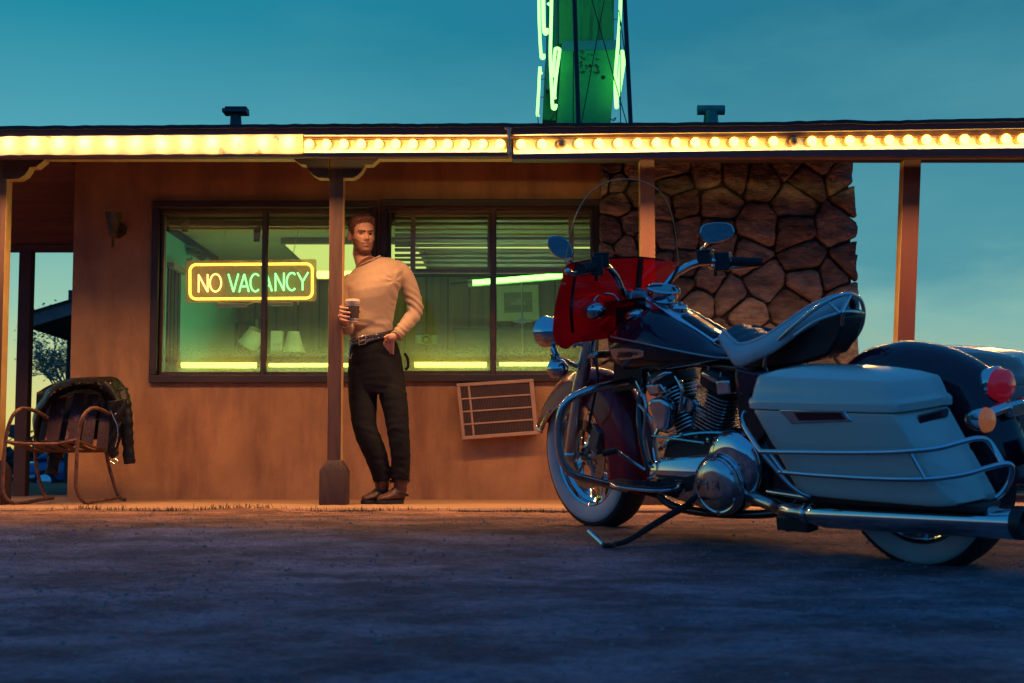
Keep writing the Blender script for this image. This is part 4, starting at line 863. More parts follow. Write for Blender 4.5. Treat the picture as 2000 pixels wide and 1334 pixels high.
for x0, x1, x2, x3 in ((.72, 1.05, 1.75, 1.75), (1.85, 1.85, 2.38, 2.85)): q.prism([(xl + x0, 40 - .70, zg + .96), (xl + x1, 40 - .69, zg + 1.24), (xl + x2, 40 - .69, zg + 1.26), (xl + x3, 40 - .70, zg + .97)], (0, -.012, 0))
q.build('side_window', GLS, cab, smooth=0)
for x in (.85, 3.5):
    q = MB(); q.lathe([(0, -.09), (.31, -.09), (.32, -.06), (.32, .06), (.31, .09), (0, .09)], (xl + x, 40 - .80, zg + .32), (0, 1, 0), 24); wv = q.build('wheel', TYR, cr); q = MB(); q.lathe([(0, -.1), (.18, -.1), (.2, -.092), (0, -.09)], (xl + x, 40 - .80, zg + .32), (0, 1, 0), 20); q.build('hubcap', CHRC, wv)
q = MB(); q.box((xl - .06, 39.2, zg + .40), (xl + .06, 40.8, zg + .52)); q.box((xl + .05, 39.08, zg + .40), (xl + .6, 39.14, zg + .50)); q.build('bumper', CHRC, cr, bevel=.02)
q = MB(); q.box((xl - .01, 39.3, zg + .58), (xl + .06, 39.6, zg + .72)); q.build('tail_light', mat('red lens', (.4, .02, .015), rough=.2), cr, bevel=.02)
# ------------------------------------------------------------------ metal lawn chair with the jacket
RUST = mat('rusty painted steel', (.085, .036, .022), rough=.6, metal=.25, var=.4, scale=25, bump=.2, bscale=80, col2=(.22, .10, .055))
SLATR = mat('flaking red slat', (.085, .03, .024), rough=.65, var=.35, scale=12, col2=(.42, .17, .12), thr=(.58, .68), stretch=(1, 1, .6), det=9, bump=.3, bscale=50)
ch = thing('lawn_chair', 'rusty metal spring lawn chair with slatted back on the porch', 'chair', P(120, 980, 9.1))
YF, YB = 8.78, 9.32
def side(front, rear_, nm):
    q = MB(); q.tube(cat([P(*p_) for p_ in front], 7), .0118, 10); q.build(nm, RUST, ch); 
side([(92, 816, 9.12), (76, 806, 9.0), (56, 799, 8.9), (40, 799, 8.82), (25, 812, YF), (14, 842, YF), (9, 880, YF), (6, 930, YF), (6, 958, YF), (12, 973, 8.79), (26, 982, 8.82), (48, 982, 8.9), (80, 976, 9.1), (103, 973, 9.3)], 0, 'side_frame')
side([(214, 809, 9.12), (200, 801, 9.0), (186, 797, 8.9), (174, 800, 8.82), (162, 814, YF), (155, 840, YF), (151, 870, YF), (149, 920, YF), (148, 945, YF), (152, 963, 8.79), (162, 979, 8.82), (176, 981, 8.9), (205, 976, 9.1), (226, 973, 9.25)], 0, 'side_frame')
side([(72, 862, 9.32), (69, 890, 9.32), (74, 925, 9.33), (84, 960, 9.34), (92, 972, 9.34), (104, 973, 9.3)], 0, 'rear_leg')
side([(206, 860, 9.32), (208, 885, 9.32), (214, 915, 9.33), (226, 955, 9.34), (234, 972, 9.34), (244, 976, 9.3)], 0, 'rear_leg')
q = MB(); q.tube(cat([P(12, 862, YF), P(40, 866, YF), P(80, 867, YF), P(115, 866, YF), P(150, 859, YF)], 6), .010, 8); q.tube(cat([P(12, 862, YF), P(40, 872, 9.05), P(72, 882, 9.3)], 6), .009, 8); q.tube(cat([P(150, 860, YF), P(180, 872, 9.05), P(207, 881, 9.3)], 6), .009, 8); q.tube([P(72, 882, 9.3), P(207, 881, 9.3)], .009, 8)
q.build('seat_frame', RUST, ch)
q = MB()
for k in range(5):
    t0 = .10 + k * .19; a = P(12, 862, YF) * (1 - t0) + P(150, 860, YF) * t0; b = P(72, 882, 9.3) * (1 - t0) + P(207, 881, 9.3) * t0; a1 = a + (P(150, 860, YF) - P(12, 862, YF)) * .12; b1 = b + (P(207, 881, 9.3) - P(72, 882, 9.3)) * .12
    m_ = lambda p_, s: p_ + V(0, 0, -s)
    rr = []
    for t in np.linspace(0, 1, 6): s = .02 * math.sin(math.pi * t); c0 = a * (1 - t) + b * t - V(0, 0, s); c1 = a1 * (1 - t) + b1 * t - V(0, 0, s); rr.append([c0, c1, c1 + V(0, 0, .004), c0 + V(0, 0, .004)])
    q.loft(rr)
q.build('seat', SLATR, ch, smooth=0)
for b0, b1, t1, t0 in (((86, 865), (113, 865), (131, 772), (103, 772)), ((125, 865), (150, 866), (166, 768), (145, 768)), ((157, 868), (181, 869), (193, 770), (172, 770)), ((187, 880), (211, 880), (222, 778), (199, 778))):
    rr = []
    for t in np.linspace(0, 1, 7):
        Yt = 9.22 + .12 * t - .03 * math.sin(math.pi * t); l = np.array(b0) * (1 - t) + np.array(t0) * t; r_ = np.array(b1) * (1 - t) + np.array(t1) * t
        A, B = P(*l, Yt), P(*r_, Yt); rr.append([A, B, B + V(0, .006, 0), A + V(0, .006, 0)])
    q = MB(); q.loft(rr); q.build('back_slat', SLATR, ch, smooth=30)
q = MB(); q.tube([P(78, 822, 9.3), P(218, 818, 9.3)], .008, 8); q.tube([P(98, 776, 9.35), P(226, 776, 9.35)], .008, 8); q.tube(cat([P(72, 862, 9.32), P(80, 820, 9.33), P(98, 776, 9.35)], 5), .009, 8); q.tube(cat([P(206, 862, 9.32), P(216, 820, 9.33), P(227, 776, 9.35)], 5), .009, 8); q.build('back_frame', RUST, ch)
# leather jacket hung over the chair back
LEATH = mat('black leather', (.010, .009, .008), rough=.42, var=.2, scale=9, bump=.12, bscale=30, spec=.22)
STUD = mat('nickel stud', (.6, .55, .45), rough=.25, metal=1, var=.05)
jk = thing('leather_jacket', 'black leather motorcycle jacket draped over the back of the lawn chair', 'jacket', P(165, 740, 9.3))
def cl(pts): return [(x / 2.381, 460 + y / 2.381) for x, y in pts]
back_out = cl([(158, 905), (155, 850), (170, 800), (200, 757), (222, 718), (265, 695), (310, 676), (365, 666), (420, 662), (480, 661), (520, 660), (545, 668), (566, 690), (582, 716), (588, 760), (596, 815)])
back_in = cl([(172, 955), (185, 880), (198, 838), (228, 795), (262, 762), (305, 735), (345, 720), (390, 713), (430, 715), (465, 735), (490, 770), (505, 815), (512, 860), (520, 900), (545, 945), (556, 960)])
q = MB(); rows = []; n = len(cat(back_out, 6)); O, I = cat([(*p_, 0) for p_ in back_out], 6), cat([(*p_, 0) for p_ in back_in], 6); jr = random.Random(2)
for o_, i_ in zip(O, I):
    rr = []
    for t in np.linspace(0, 1, 9):
        p_ = o_ * (1 - t) + i_ * t; bul = math.sin(math.pi * min(1, t * 1.15)) ; fold = .012 * math.sin(o_[0] * .16 + t * 5) + .008 * math.sin(o_[0] * .37 - t * 9)
        rr.append(P(p_[0], p_[1], 9.30 - .13 * bul - .05 * t + fold))
    rows.append(rr)
q.loft(rows, cap=False, closed=False); q.build('shoulders', LEATH, jk, solid=.012, smooth=60, normals=False)
q = MB(); rows = []   # the back of the jacket hanging behind the slats
for u in np.linspace(0, 1, 26):
    rr = []
    for v in np.linspace(0, 1, 10):
        top_ = np.array([72 + 172 * u, 800 - 62 * math.sin(math.pi * (.18 + .66 * u)), 0]); bot = np.array([66 + 165 * u, 868 + 10 * math.sin(u * 6), 0]); p_ = top_ * (1 - v) + bot * v
        rr.append(P(p_[0], p_[1], 9.42 + .02 * math.sin(u * 22 + v * 2)))
    rows.append(rr)
q.loft(rows, cap=False, closed=False); q.build('back_panel', LEATH, jk, solid=.01, smooth=60, normals=False)
def sleeve(pts, rad, nm='sleeve', fl=1.0):
    q = MB(); c = cat([P(*p_) for p_ in pts], 8); rings = []; m = len(c); rs_ = np.interp(np.linspace(0, 1, m), np.linspace(0, 1, len(rad)), rad)
    for i, p_ in enumerate(c):
        t = nrm(c[min(i + 1, m - 1)] - c[max(i - 1, 0)]); x = nrm(np.cross(V(0, 1, 0), t)); y = np.cross(t, x); w = 1 + .07 * math.sin(i * 1.7) + .05 * math.sin(i * .9 + 1)
        rings.append([p_ + rs_[i] * w * (x * math.cos(a) + y * .75 * math.sin(a)) * (1 + .05 * math.sin(3 * a + i)) for a in np.linspace(0, 2 * math.pi, 17)[:-1]])
    q.loft(rings); q.build(nm, LEATH, jk, smooth=60)
sleeve([(236, 762, 9.24), (242, 790, 9.2), (247, 830, 9.18), (250, 870, 9.18), (253, 906, 9.18)], [.045, .05, .042, .036, .038])
sleeve([(112, 872, 9.36), (108, 890, 9.33), (104, 905, 9.32), (101, 927, 9.32)], [.06, .05, .038, .043])
q = MB(); rows = []
fr_o = cl([(500, 770), (505, 830), (512, 880), (508, 950), (503, 1010), (525, 1038)]); fr_i = cl([(590, 760), (578, 830), (565, 880), (556, 930), (550, 985), (548, 1020)])
for o_, i_ in zip(cat([(*p_, 0) for p_ in fr_o], 5), cat([(*p_, 0) for p_ in fr_i], 5)):
    rows.append([P(*(o_ * (1 - t) + i_ * t)[:2], 9.14 - .035 * math.sin(math.pi * t) + .01 * math.sin(t * 9 + o_[1] * .2)) for t in np.linspace(0, 1, 9)])
q.loft(rows, cap=False, closed=False); q.build('front_flap', LEATH, jk, solid=.010, smooth=60, normals=False)
q = MB(); q.tube(cat([P(*p_, 9.085) for p_ in cl([(515, 815), (530, 850), (546, 890), (547, 940), (535, 985)])], 6), .0035, 6); q.build('zip', STUD, jk)
q = MB(); bc = cl([(512, 1048), (530, 1062), (550, 1050), (534, 1036)]); q.tube([P(*p_, 9.10) for p_ in bc], .0045, 6, closed=True); q.build('belt_buckle', STUD, jk)
q = MB()
for x, y in cl([(228, 732), (238, 735), (470, 708), (503, 690), (514, 687), (540, 828), (535, 832)]): q.ball(P(x, y, 9.155 if x < 215 else 9.10), .006, 8)
q.build('stud', STUD, jk)
q = MB(); rows = []
lap_o = cl([(490, 668), (520, 700), (548, 745), (566, 770)]); lap_i = cl([(466, 716), (500, 735), (525, 765), (560, 800)])
for o_, i_ in zip(cat([(*p_, 0) for p_ in lap_o], 4), cat([(*p_, 0) for p_ in lap_i], 4)): rows.append([P(*(o_ * (1 - t) + i_ * t)[:2], 9.13 - .02 * math.sin(math.pi * t)) for t in np.linspace(0, 1, 5)])
q.loft(rows, cap=False, closed=False); q.build('lapel', LEATH, jk, solid=.01, smooth=60, normals=False)
# ------------------------------------------------------------------ the man
man = thing('person', 'man in cream sweater and dark jeans leaning on the post with a paper cup', 'person', P(740, 984, 9.0))
SKIN = mat('tanned skin', (.46, .235, .15), rough=.5, var=.08, scale=30, spec=.4); STUB = mat('stubbled skin', (.19, .085, .05), rough=.6, var=.25, scale=120); LIP = mat('lip', (.34, .13, .10), rough=.45, var=.05)
HAIR = mat('auburn hair', (.13, .048, .022), rough=.45, var=.35, scale=40); BROW = mat('eyebrow', (.085, .036, .02), rough=.7, var=.2); EYEM = mat('eye', (.05, .035, .03), rough=.15, var=.2)
KNIT = mat('cream rib knit', (.36, .24, .15), rough=.9, var=.05, scale=40, bump=.10, bscale=240, sheen=.3)
DENIM = mat('black denim', (.0075, .007, .0075), rough=.85, spec=.25, var=.28, scale=14, bump=.2, bscale=200, det=8)
BOOT = mat('brown boot leather', (.085, .036, .022), rough=.5, var=.35, scale=18, bump=.15, bscale=70); SOLE = mat('boot sole', (.012, .010, .009), rough=.8)
BELT = mat('black studded belt', (.014, .012, .011), rough=.4, var=.3)
def er(xc, yc, hw, Y, ry, tilt=0, n=28, e=1.0): return [P(xc + hw * np.sign(math.cos(t)) * abs(math.cos(t)) ** e, yc - tilt * hw * math.cos(t), Y + ry * math.sin(t)) for t in [2 * math.pi * k / n for k in range(n)]]
def remesh(q, vox, smooth_n=4, fn=None):
    me = bpy.data.meshes.new('tmp'); me.from_pydata(q.v, [], q.f); bm = bmesh.new(); bm.from_mesh(me); bmesh.ops.recalc_face_normals(bm, faces=bm.faces); bm.to_mesh(me); bm.free()
    o = bpy.data.objects.new('tmp', me); COL.objects.link(o)
    m = o.modifiers.new('r', 'REMESH'); m.mode = 'VOXEL'; m.voxel_size = vox
    if smooth_n: s = o.modifiers.new('s', 'SMOOTH'); s.iterations = smooth_n; s.factor = .5
    ev = o.evaluated_get(bpy.context.evaluated_depsgraph_get()); m2 = ev.to_mesh(); n = len(m2.vertices)
    vs = np.empty(n * 3); m2.vertices.foreach_get('co', vs); vs = vs.reshape(-1, 3); ns = np.empty(n * 3); m2.vertices.foreach_get('normal', ns); ns = ns.reshape(-1, 3)
    fs = [tuple(p_.vertices) for p_ in m2.polygons]; ev.to_mesh_clear(); bpy.data.objects.remove(o); bpy.data.meshes.remove(me)
    if fn is not None: vs = vs + ns * fn(vs, ns)[:, None]
    r = MB(); r.v = [tuple(p_) for p_ in vs]; r.f = fs; r.mi = [0] * len(fs); return r
from mathutils import noise as mnoise
def nz3(vs, sc, off=0): return np.array([mnoise.noise(Vector((p_[0] * sc[0] + off, p_[1] * sc[1], p_[2] * sc[2]))) for p_ in vs])
TORSO = [(719, 511, 22, 9.04, .062, .42), (722, 519, 40, 9.04, .085, .40), (726, 529, 55, 9.03, .105, .33), (729, 544, 61, 9.02, .122, .25), (727.5, 562, 58, 9.01, .130, .2), (724, 580, 55, 9.01, .126, .18),
         (722.5, 600, 52, 9.015, .118, .18), (723, 622, 47.5, 9.02, .110, .2), (724.5, 642, 42.5, 9.02, .105, .22), (725.5, 660, 40, 9.02, .103, .24), (726, 668, 40, 9.02, .103, .24)]
ARML = [(768, 522, 9.04, .056), (785, 533, 9.04, .060), (797, 555, 9.05, .058), (806, 580, 9.06, .054), (811, 600, 9.06, .051), (809, 613, 9.05, .048), (797, 629, 9.00, .046), (784, 644, 8.95, .039), (775, 655, 8.925, .035)]
ARMR = [(690, 545, 9.02, .055), (680, 560, 9.0, .056), (677, 585, 8.985, .053), (677, 610, 8.985, .049), (678, 632, 8.975, .046), (678, 641, 8.94, .043), (677, 637, 8.88, .037), (676, 631, 8.845, .034)]
def limb(q, pts, sc=1, n=20):
    c = cat([P(*p_[:3]) for p_ in pts], 5); q.tube(c, [p_[3] * sc for p_ in pts], n)
def torso(q, sc=1): q.loft([er(x, y, h * sc, Y, r * sc, t) for x, y, h, Y, r, t in TORSO])
q = MB(); torso(q); limb(q, ARML); limb(q, ARMR)
for x, y, r_, Y in ((699, 563, 25, 8.972), (736, 557, 29, 8.955)): q.ball(P(x, y, Y), r_ * 9 / F, 20, (1.0, .72, .66))
q.ball(P(712, 612, 8.93), .105, 18, (1, .28, 1.0))
eL, wL_ = P(811, 602, 9.06), P(725, 655, 8.92); eR = P(678, 636, 8.97)
def wrk(vs, ns):
    d = np.zeros(len(vs)); de = np.linalg.norm((vs - eL) * V(1, .6, 1), axis=1); ax = (vs - eL) @ nrm(V(-.6, 0, -.75)); n1 = nz3(vs, (7, 7, 9)); n2 = nz3(vs, (12, 12, 34), 3); n3 = nz3(vs, (20, 20, 20), 8)
    d += .0052 * np.exp(-(de / .11) ** 2) * np.sin(ax * 150 + n1 * 5)
    de = np.linalg.norm(vs - eR, axis=1); d += .004 * np.exp(-(de / .07) ** 2) * np.sin(vs[:, 2] * 170 + n1 * 5)
    ap = P(770, 548, 8.93); t_ = (vs - ap); rad = np.hypot(t_[:, 0], t_[:, 2]); d += .0030 * np.exp(-(rad / .10) ** 2) * np.sin(np.arctan2(t_[:, 2], t_[:, 0]) * 6 + n1 * 4) * np.clip(rad / .03, 0, 1)
    hz = vs[:, 2] - P(725, 640, 9)[2]; d += .0045 * np.exp(-(hz / .06) ** 2) * n2 * (np.abs(vs[:, 0] - P(725, 640, 9)[0]) < .15)
    fw_ = P(782, 645, 8.95); d += .0035 * np.exp(-((vs - fw_) ** 2).sum(1) / .07 ** 2) * np.sin((vs - fw_) @ nrm(V(-.5, 0, -.6)) * 190 + n1 * 5)
    return d + .0012 * n3
sweater = remesh(q, .0062, 5, wrk).build('sweater', KNIT, man, smooth=180)
q = MB(); q.tube(er(719, 510.5, 23.5, 9.035, .068, .46)[:], .0045, 8, closed=True); q.build('collar', KNIT, sweater)
for A, (x, y, Y, r_) in ((ARML, (774, 656, 8.922, .036)), (ARMR, (676, 630.5, 8.842, .035))):
    a, b = P(*A[-2][:3]), P(*A[-1][:3]); d = nrm(b - a); u, w = perp(d); q = MB(); q.tube([P(x, y, Y) + (u * math.cos(t) + w * math.sin(t)) * r_ for t in np.linspace(0, 2 * math.pi, 25)[:-1]], .005, 8, closed=True); q.build('cuff', KNIT, sweater)
# trousers
LEGR = [(707, 720, 9.03, .092), (708, 745, 9.03, .094), (708.5, 775, 9.02, .092), (710, 802, 9.0, .086), (712, 832, 8.975, .077), (721, 858, 8.97, .077), (733, 886, 8.98, .072), (741, 912, 8.99, .064), (747, 938, 9.0, .055)]
LEGL = [(761, 720, 9.03, .086), (764, 745, 9.02, .087), (768, 775, 9.0, .087), (773, 802, 8.985, .081), (776.5, 832, 8.97, .073), (779.5, 858, 8.965, .068), (782.5, 886, 8.97, .063), (783, 912, 8.98, .059), (782.5, 937, 8.985, .056)]
q = MB(); q.loft([er(x, y, h, Y, r_, t) for x, y, h, Y, r_, t in [(726, 655, 40.5, 9.02, .105, .25), (727, 668, 43, 9.02, .108, .24), (730, 684, 48, 9.025, .112, .18), (732, 702, 52, 9.03, .116, .12), (734, 725, 54, 9.03, .116, .05), (736, 750, 54, 9.025, .108, 0), (738, 768, 48, 9.02, .09, 0)]])
limb(q, LEGR); limb(q, LEGL)
kR, kL = P(714, 835, 8.9), P(779, 838, 8.89)
def wj(vs, ns):
    za, zk, zh = P(0, 920, 9)[2], P(0, 836, 8.9)[2], P(0, 760, 9)[2]
    am = .0018 + .0036 * np.exp(-((vs[:, 2] - za) / .09) ** 2) + .0026 * np.exp(-((vs[:, 2] - zk) / .09) ** 2) + .0025 * np.exp(-((vs[:, 2] - zh) / .07) ** 2)
    return am * (nz3(vs, (9, 9, 26)) + .6 * nz3(vs + vs[:, [2, 0, 1]] * .7, (16, 16, 40), 5))
jeans = remesh(q, .0065, 4, wj).build('jeans', DENIM, man, smooth=180)
q = MB(); jr = random.Random(8)
for (x, y, Y, r_) in (LEGR[-1], LEGL[-1]):
    c = P(x, y, Y)
    for k in range(70): a = jr.uniform(0, 6.28); p0 = c + V(r_ * math.cos(a), r_ * math.sin(a), .004); p1 = p0 + V(jr.uniform(-.008, .012), jr.uniform(-.008, .008), -jr.uniform(.008, .028)); q.tube([p0, p1], [.0016, .0008], 4)
q.build('frayed_hem', DENIM, jeans)
q = MB(); q.tube(cat([P(744, 657, 8.905), P(752, 666, 8.905), P(766, 672, 8.92), P(780, 672, 8.95)], 5), .0022, 6); q.tube(cat([P(739, 668, 8.90), P(738, 700, 8.90), P(738, 740, 8.905)], 5), .002, 6); q.tube(cat([P(790, 690, 8.99), P(796, 700, 8.99), P(797, 716, 8.99), P(791, 722, 8.99)], 5), .009, 8); q.build('seam', DENIM, jeans)
# belt
q = MB(); rr = []
for t in np.linspace(0, 2 * math.pi, 61)[:-1]:
    c, s_ = math.cos(t), math.sin(t); p_ = P(726 + 42.5 * c, 659.5 - .24 * 42.5 * c, 9.02 + .112 * s_); o_ = V(c, s_, 0) * .004; rr.append([p_ + V(0, 0, -.021), p_ + o_ + V(0, 0, -.021), p_ + o_ + V(.002, 0, .019), p_ + V(.002, 0, .019)])
rr.append(rr[0]); q.loft(rr, cap=False); belt = q.build('belt', BELT, man, smooth=30)
q = MB()
for k in range(20):
    t = math.pi + .28 + k * .135; c, s_ = math.cos(t), math.sin(t)
    for dz in (-.011, .009): q.ball(P(726 + 42.5 * c, 659.5 - .24 * 42.5 * c, 9.02 + .112 * s_) + V(c, s_, 0) * .005 + V(0, 0, dz), .0031, 8)
q.build('studs', STUD, belt)
q = MB(); b0 = [P(701, 658, 8.895), P(714, 655, 8.893), P(714.5, 671, 8.893), P(701.5, 674, 8.895)]; q.tube(b0, .0035, 8, closed=True); q.tube([P(701, 666, 8.892), P(714, 663, 8.89)], .002, 6); q.build('buckle', STUD, belt)
q = MB(); q.tube(cat([P(686, 668, 8.96), P(682, 688, 8.95), P(684, 700, 8.95), P(688, 690, 8.95)], 6), .003, 6); q.build('key_chain', STUD, belt)
# boots
def boot(heel, toe, ank, nm):
    q = MB(); h, t = P(*heel), P(*toe); h[2] = t[2] = .059; d = nrm(t - h); w = np.cross(V(0, 0, 1), d); Lb = np.linalg.norm(t - h); rr = []
    for s, hw, top in ((-.06, .018, .05), (0, .034, .095), (.14, .039, .112), (.3, .040, .105), (.45, .041, .088), (.6, .047, .073), (.75, .050, .062), (.88, .044, .054), (.97, .028, .044), (1.01, .010, .03)):
        c = h + d * Lb * s; rr.append([c + w * hw * np.sign(math.cos(a)) * abs(math.cos(a)) ** .75 + V(0, 0, .020 + (top - .020) * (.5 + .5 * math.sin(a)) ** .8) for a in np.linspace(0, 2 * math.pi, 25)[:-1]])
    q.loft(rr); a_ = P(*ank); c0 = h + d * Lb * .12; q.tube([c0 + V(0, 0, .045), c0 * .5 + a_ * .5 + V(0, 0, .03), a_ + V(0, 0, .01)], [.042, .043, .048], 18)
    b = remesh(q, .0055, 4, lambda vs, ns: .002 * np.sin(vs[:, 2] * 160 + vs[:, 0] * 90) * np.exp(-((vs[:, 2] - .15) / .05) ** 2)).build(nm, BOOT, man, smooth=180)
    q = MB(); o = []
    for k in range(32):
        a = 2 * math.pi * k / 32; c_, s_ = math.cos(a), math.sin(a); wd = .043 + .010 * max(0, c_) - .006 * max(0, -c_) - .006 * math.exp(-((c_ + .1) / .3) ** 2); o.append((h + t) / 2 + d * (Lb * .53 * np.sign(c_) * abs(c_) ** .8) + w * wd * np.sign(s_) * abs(s_) ** .8)
    q.loft([[p_ + V(0, 0, 0) for p_ in o], [p_ + V(0, 0, .018) for p_ in o], [p_ * .98 + ((h + t) / 2) * .02 + V(0, 0, .024) for p_ in o]]); q.build('sole', SOLE, b)
    q = MB(); q.tube([c0 + d * .0 + V(0, 0, .062) + (w * math.cos(a) * .050 + d * math.sin(a) * .056) + V(0, 0, .012 * math.sin(a)) for a in np.linspace(0, 2 * math.pi, 25)[:-1]], .005, 6, closed=True); q.build('strap', SOLE, b)
    q = MB(); q.tube([c0 + V(0, 0, .064) + w * s * .052 + V(0, 0, z) + d * y for s, z, y in ((-1, .008, .01), (-1, .008, -.01), (-1, -.008, -.01), (-1, -.008, .01))], .0025, 6, closed=True); q.build('strap_ring', STUD, b)
boot((752, 980, 9.05), (709, 980, 8.93), (746, 936, 9.0), 'boot'); boot((786, 981, 9.02), (739, 982, 8.90), (783, 934, 8.985), 'boot')
# body: head, neck, hands and what the clothes hide, one surface
HC = P(703, 490, 8.955); yaw = R(25)
hx = V(math.cos(yaw), math.sin(yaw), .05); hx = nrm(hx); hy = nrm(V(math.sin(yaw), -math.cos(yaw), -.07)); hz_ = nrm(np.cross(hx, hy)); hz_ = hz_ if hz_[2] > 0 else -hz_
hx = hx  # face right (image right), hy forward, hz_ up
HS = 1.0; HO = HC + V(.006, .085, 0) - hz_ * .0
def hw_(p_): return HO + (hx * p_[0] + hy * p_[1] + hz_ * p_[2]) * HS
HP = [(-.012, .016, .060, -.045), (-.006, .030, .078, -.020), (.010, .043, .089, .004), (.032, .055, .090, .030), (.058, .063, .089, .055), (.088, .069, .088, .078), (.118, .073, .087, .092), (.148, .075, .089, .099), (.176, .073, .083, .097), (.200, .064, .066, .083), (.220, .045, .040, .055), (.231, .018, .014, .022)]
hh = [p_[0] for p_ in HP]
FEAT = [(0, .112, .009, .009, .022), (0, .094, .014, .011, .016), (0, .084, .020, .011, .011), (.012, .080, .010, .007, .008), (-.012, .080, .010, .007, .008), (.031, .116, -.015, .016, .010), (-.031, .116, -.015, .016, .010), (.027, .136, .009, .024, .008), (-.027, .136, .009, .024, .008), (0, .134, .004, .012, .01),
        (.046, .090, .006, .016, .016), (-.046, .090, .006, .016, .016), (0, .058, .006, .020, .008), (0, .049, -.004, .022, .0028), (0, .054, .005, .018, .004), (0, .042, .008, .016, .005), (0, .030, -.005, .02, .006), (0, .012, .008, .019, .012), (.045, .030, .004, .014, .02), (-.045, .030, .004, .014, .02)]
def head_pt(z, t, off=0):
    w, f_, b = [np.interp(z, hh, [p_[i] for p_ in HP]) for i in (1, 2, 3)]; c, s_ = math.cos(t), math.sin(t)
    yc, ry = (f_ - b) / 2, (f_ + b) / 2; x = (w + off) * np.sign(c) * abs(c) ** .88; y = yc + (ry + off) * np.sign(s_) * abs(s_) ** .88
    if s_ > 0: y += sum(A * math.exp(-((x - x0) / sx) ** 2 - ((z - z0) / sz) ** 2) for x0, z0, A, sx, sz in FEAT) * min(1, s_ * 2)
    return V(x, y, z)
q = MB(); zs_ = np.linspace(-.012, .231, 76); q.loft([[hw_(head_pt(z, 2 * math.pi * k / 88)) for k in range(88)] for z in zs_])
nb = P(716, 516, 9.03); q.tube([hw_(V(0, -.012, .05)), hw_(V(0, -.018, .0)), hw_(V(0, -.02, -.03)) * .5 + nb * .5, nb], [.052, .057, .060, .068], 24)
for s in (1, -1):
    c = hw_(V(.077 * s, -.012, .105)); M_ = np.stack([nrm(hx * s * .75 - hy * .65), nrm(hy * .75 * 1 + hx * s * .65), hz_], 1); q.ball(c, .031, 14, (.66, .30, 1.08), M_)
torso(q, .93); limb(q, ARML, .8); limb(q, ARMR, .78)
q.loft([er(x, y, h * .9, Y, r_ * .9, t) for x, y, h, Y, r_, t in [(726, 650, 40, 9.02, .1, .25), (730, 684, 49, 9.025, .114, .18), (735, 725, 57, 9.03, .122, .05), (737, 760, 50, 9.025, .105, 0)]]); limb(q, LEGR, .8); limb(q, LEGL, .8)
# right hand round the cup
YC = 8.735; cupc = P(688.5, 608, YC)
q.tube(cat([P(676, 636, 8.87), P(675.5, 628, 8.835), P(672, 620, 8.81), P(670, 613, 8.80)], 4), [.029, .027, .033, .034], 16); q.ball(P(669.5, 613, 8.795), .036, 16, (.62, .9, 1.15))
for (y0, y1, tipx, r_) in ((600, 603, 680.5, .0098), (607.5, 611, 684, .0102), (615.5, 619.5, 683, .0098), (623, 627, 680, .0086)):
    q.tube(cat([P(670, y0 + 2, 8.79), P(665.8, y0, 8.752), P(667.5, y0 + 1, 8.725), P(673, y1 - 1, 8.708), P(tipx, y1, 8.690)], 5), [r_ * 1.1, r_ * 1.12, r_, r_ * 1.04, r_ * .95, r_ * .72], 12)
q.tube(cat([P(673, 618, 8.80), P(676, 606, 8.815), P(688, 600, 8.802), P(697, 603, 8.785), P(703, 608, 8.757)], 5), [.014, .013, .0125, .0115, .009], 12)
# left hand sliding into the pocket
q.tube(cat([P(780, 650, 8.935), P(773, 655, 8.918), P(766, 659, 8.908), P(759, 662, 8.908)], 4), [.024, .024, .029, .026], 16)
for k, (dx, dy) in enumerate(((0, 0), (5, 3), (10, 5), (15, 6))): q.tube(cat([P(758 + dx * .6, 661 + dy * .5, 8.910), P(752 + dx, 670 + dy, 8.925), P(752 + dx, 686 + dy, 8.945)], 4), [.012, .011, .008], 10)
q.tube(cat([P(767, 657, 8.900), P(758, 656, 8.890), P(751, 661, 8.886)], 4), [.013, .012, .009], 10)
bd = remesh(q, .0034, 2)
def headloc(vs): d = vs - HO; return np.stack([d @ hx, d @ hy, d @ hz_], 1)
vv = np.array(bd.v); cen = np.array([vv[list(f_)].mean(0) for f_ in bd.f]); hl = headloc(cen)
isf = (np.abs(hl[:, 0]) < .085) & (hl[:, 1] > -.06) & (hl[:, 2] > -.03) & (hl[:, 2] < .24)
jaw = isf & (hl[:, 2] < .062 + .9 * np.clip(np.abs(hl[:, 0]) - .035, 0, .04)) & (hl[:, 2] > -.02) & ((hl[:, 1] > .0)) & ~((np.abs(hl[:, 0]) > .05) & (hl[:, 2] > .09))
jaw = jaw & ~((np.abs(hl[:, 0]) < .018) & (hl[:, 2] > .040) & (hl[:, 2] < .051))
lip = isf & (np.abs(hl[:, 0]) < .019) & (hl[:, 2] > .039) & (hl[:, 2] < .0515) & (hl[:, 1] > .07)
brow = isf & (hl[:, 1] > .05) & (np.abs(np.abs(hl[:, 0]) - .030) < .020) & (np.abs(hl[:, 2] - .1345 - .08 * (np.abs(hl[:, 0]) - .03)) < .0045)
mi = np.zeros(len(bd.f), int); mi[jaw] = 1; mi[lip] = 2; mi[brow] = 3; bd.mi = mi.tolist()
body = bd.build('body', [SKIN, STUB, LIP, BROW], man, smooth=180)
q = MB()
for s in (1, -1):
    q.ball(hw_(V(.031 * s, .0655, .1165)), .0115, 14, (1.1, .9, .75))
q.build('eyes', EYEM, body)
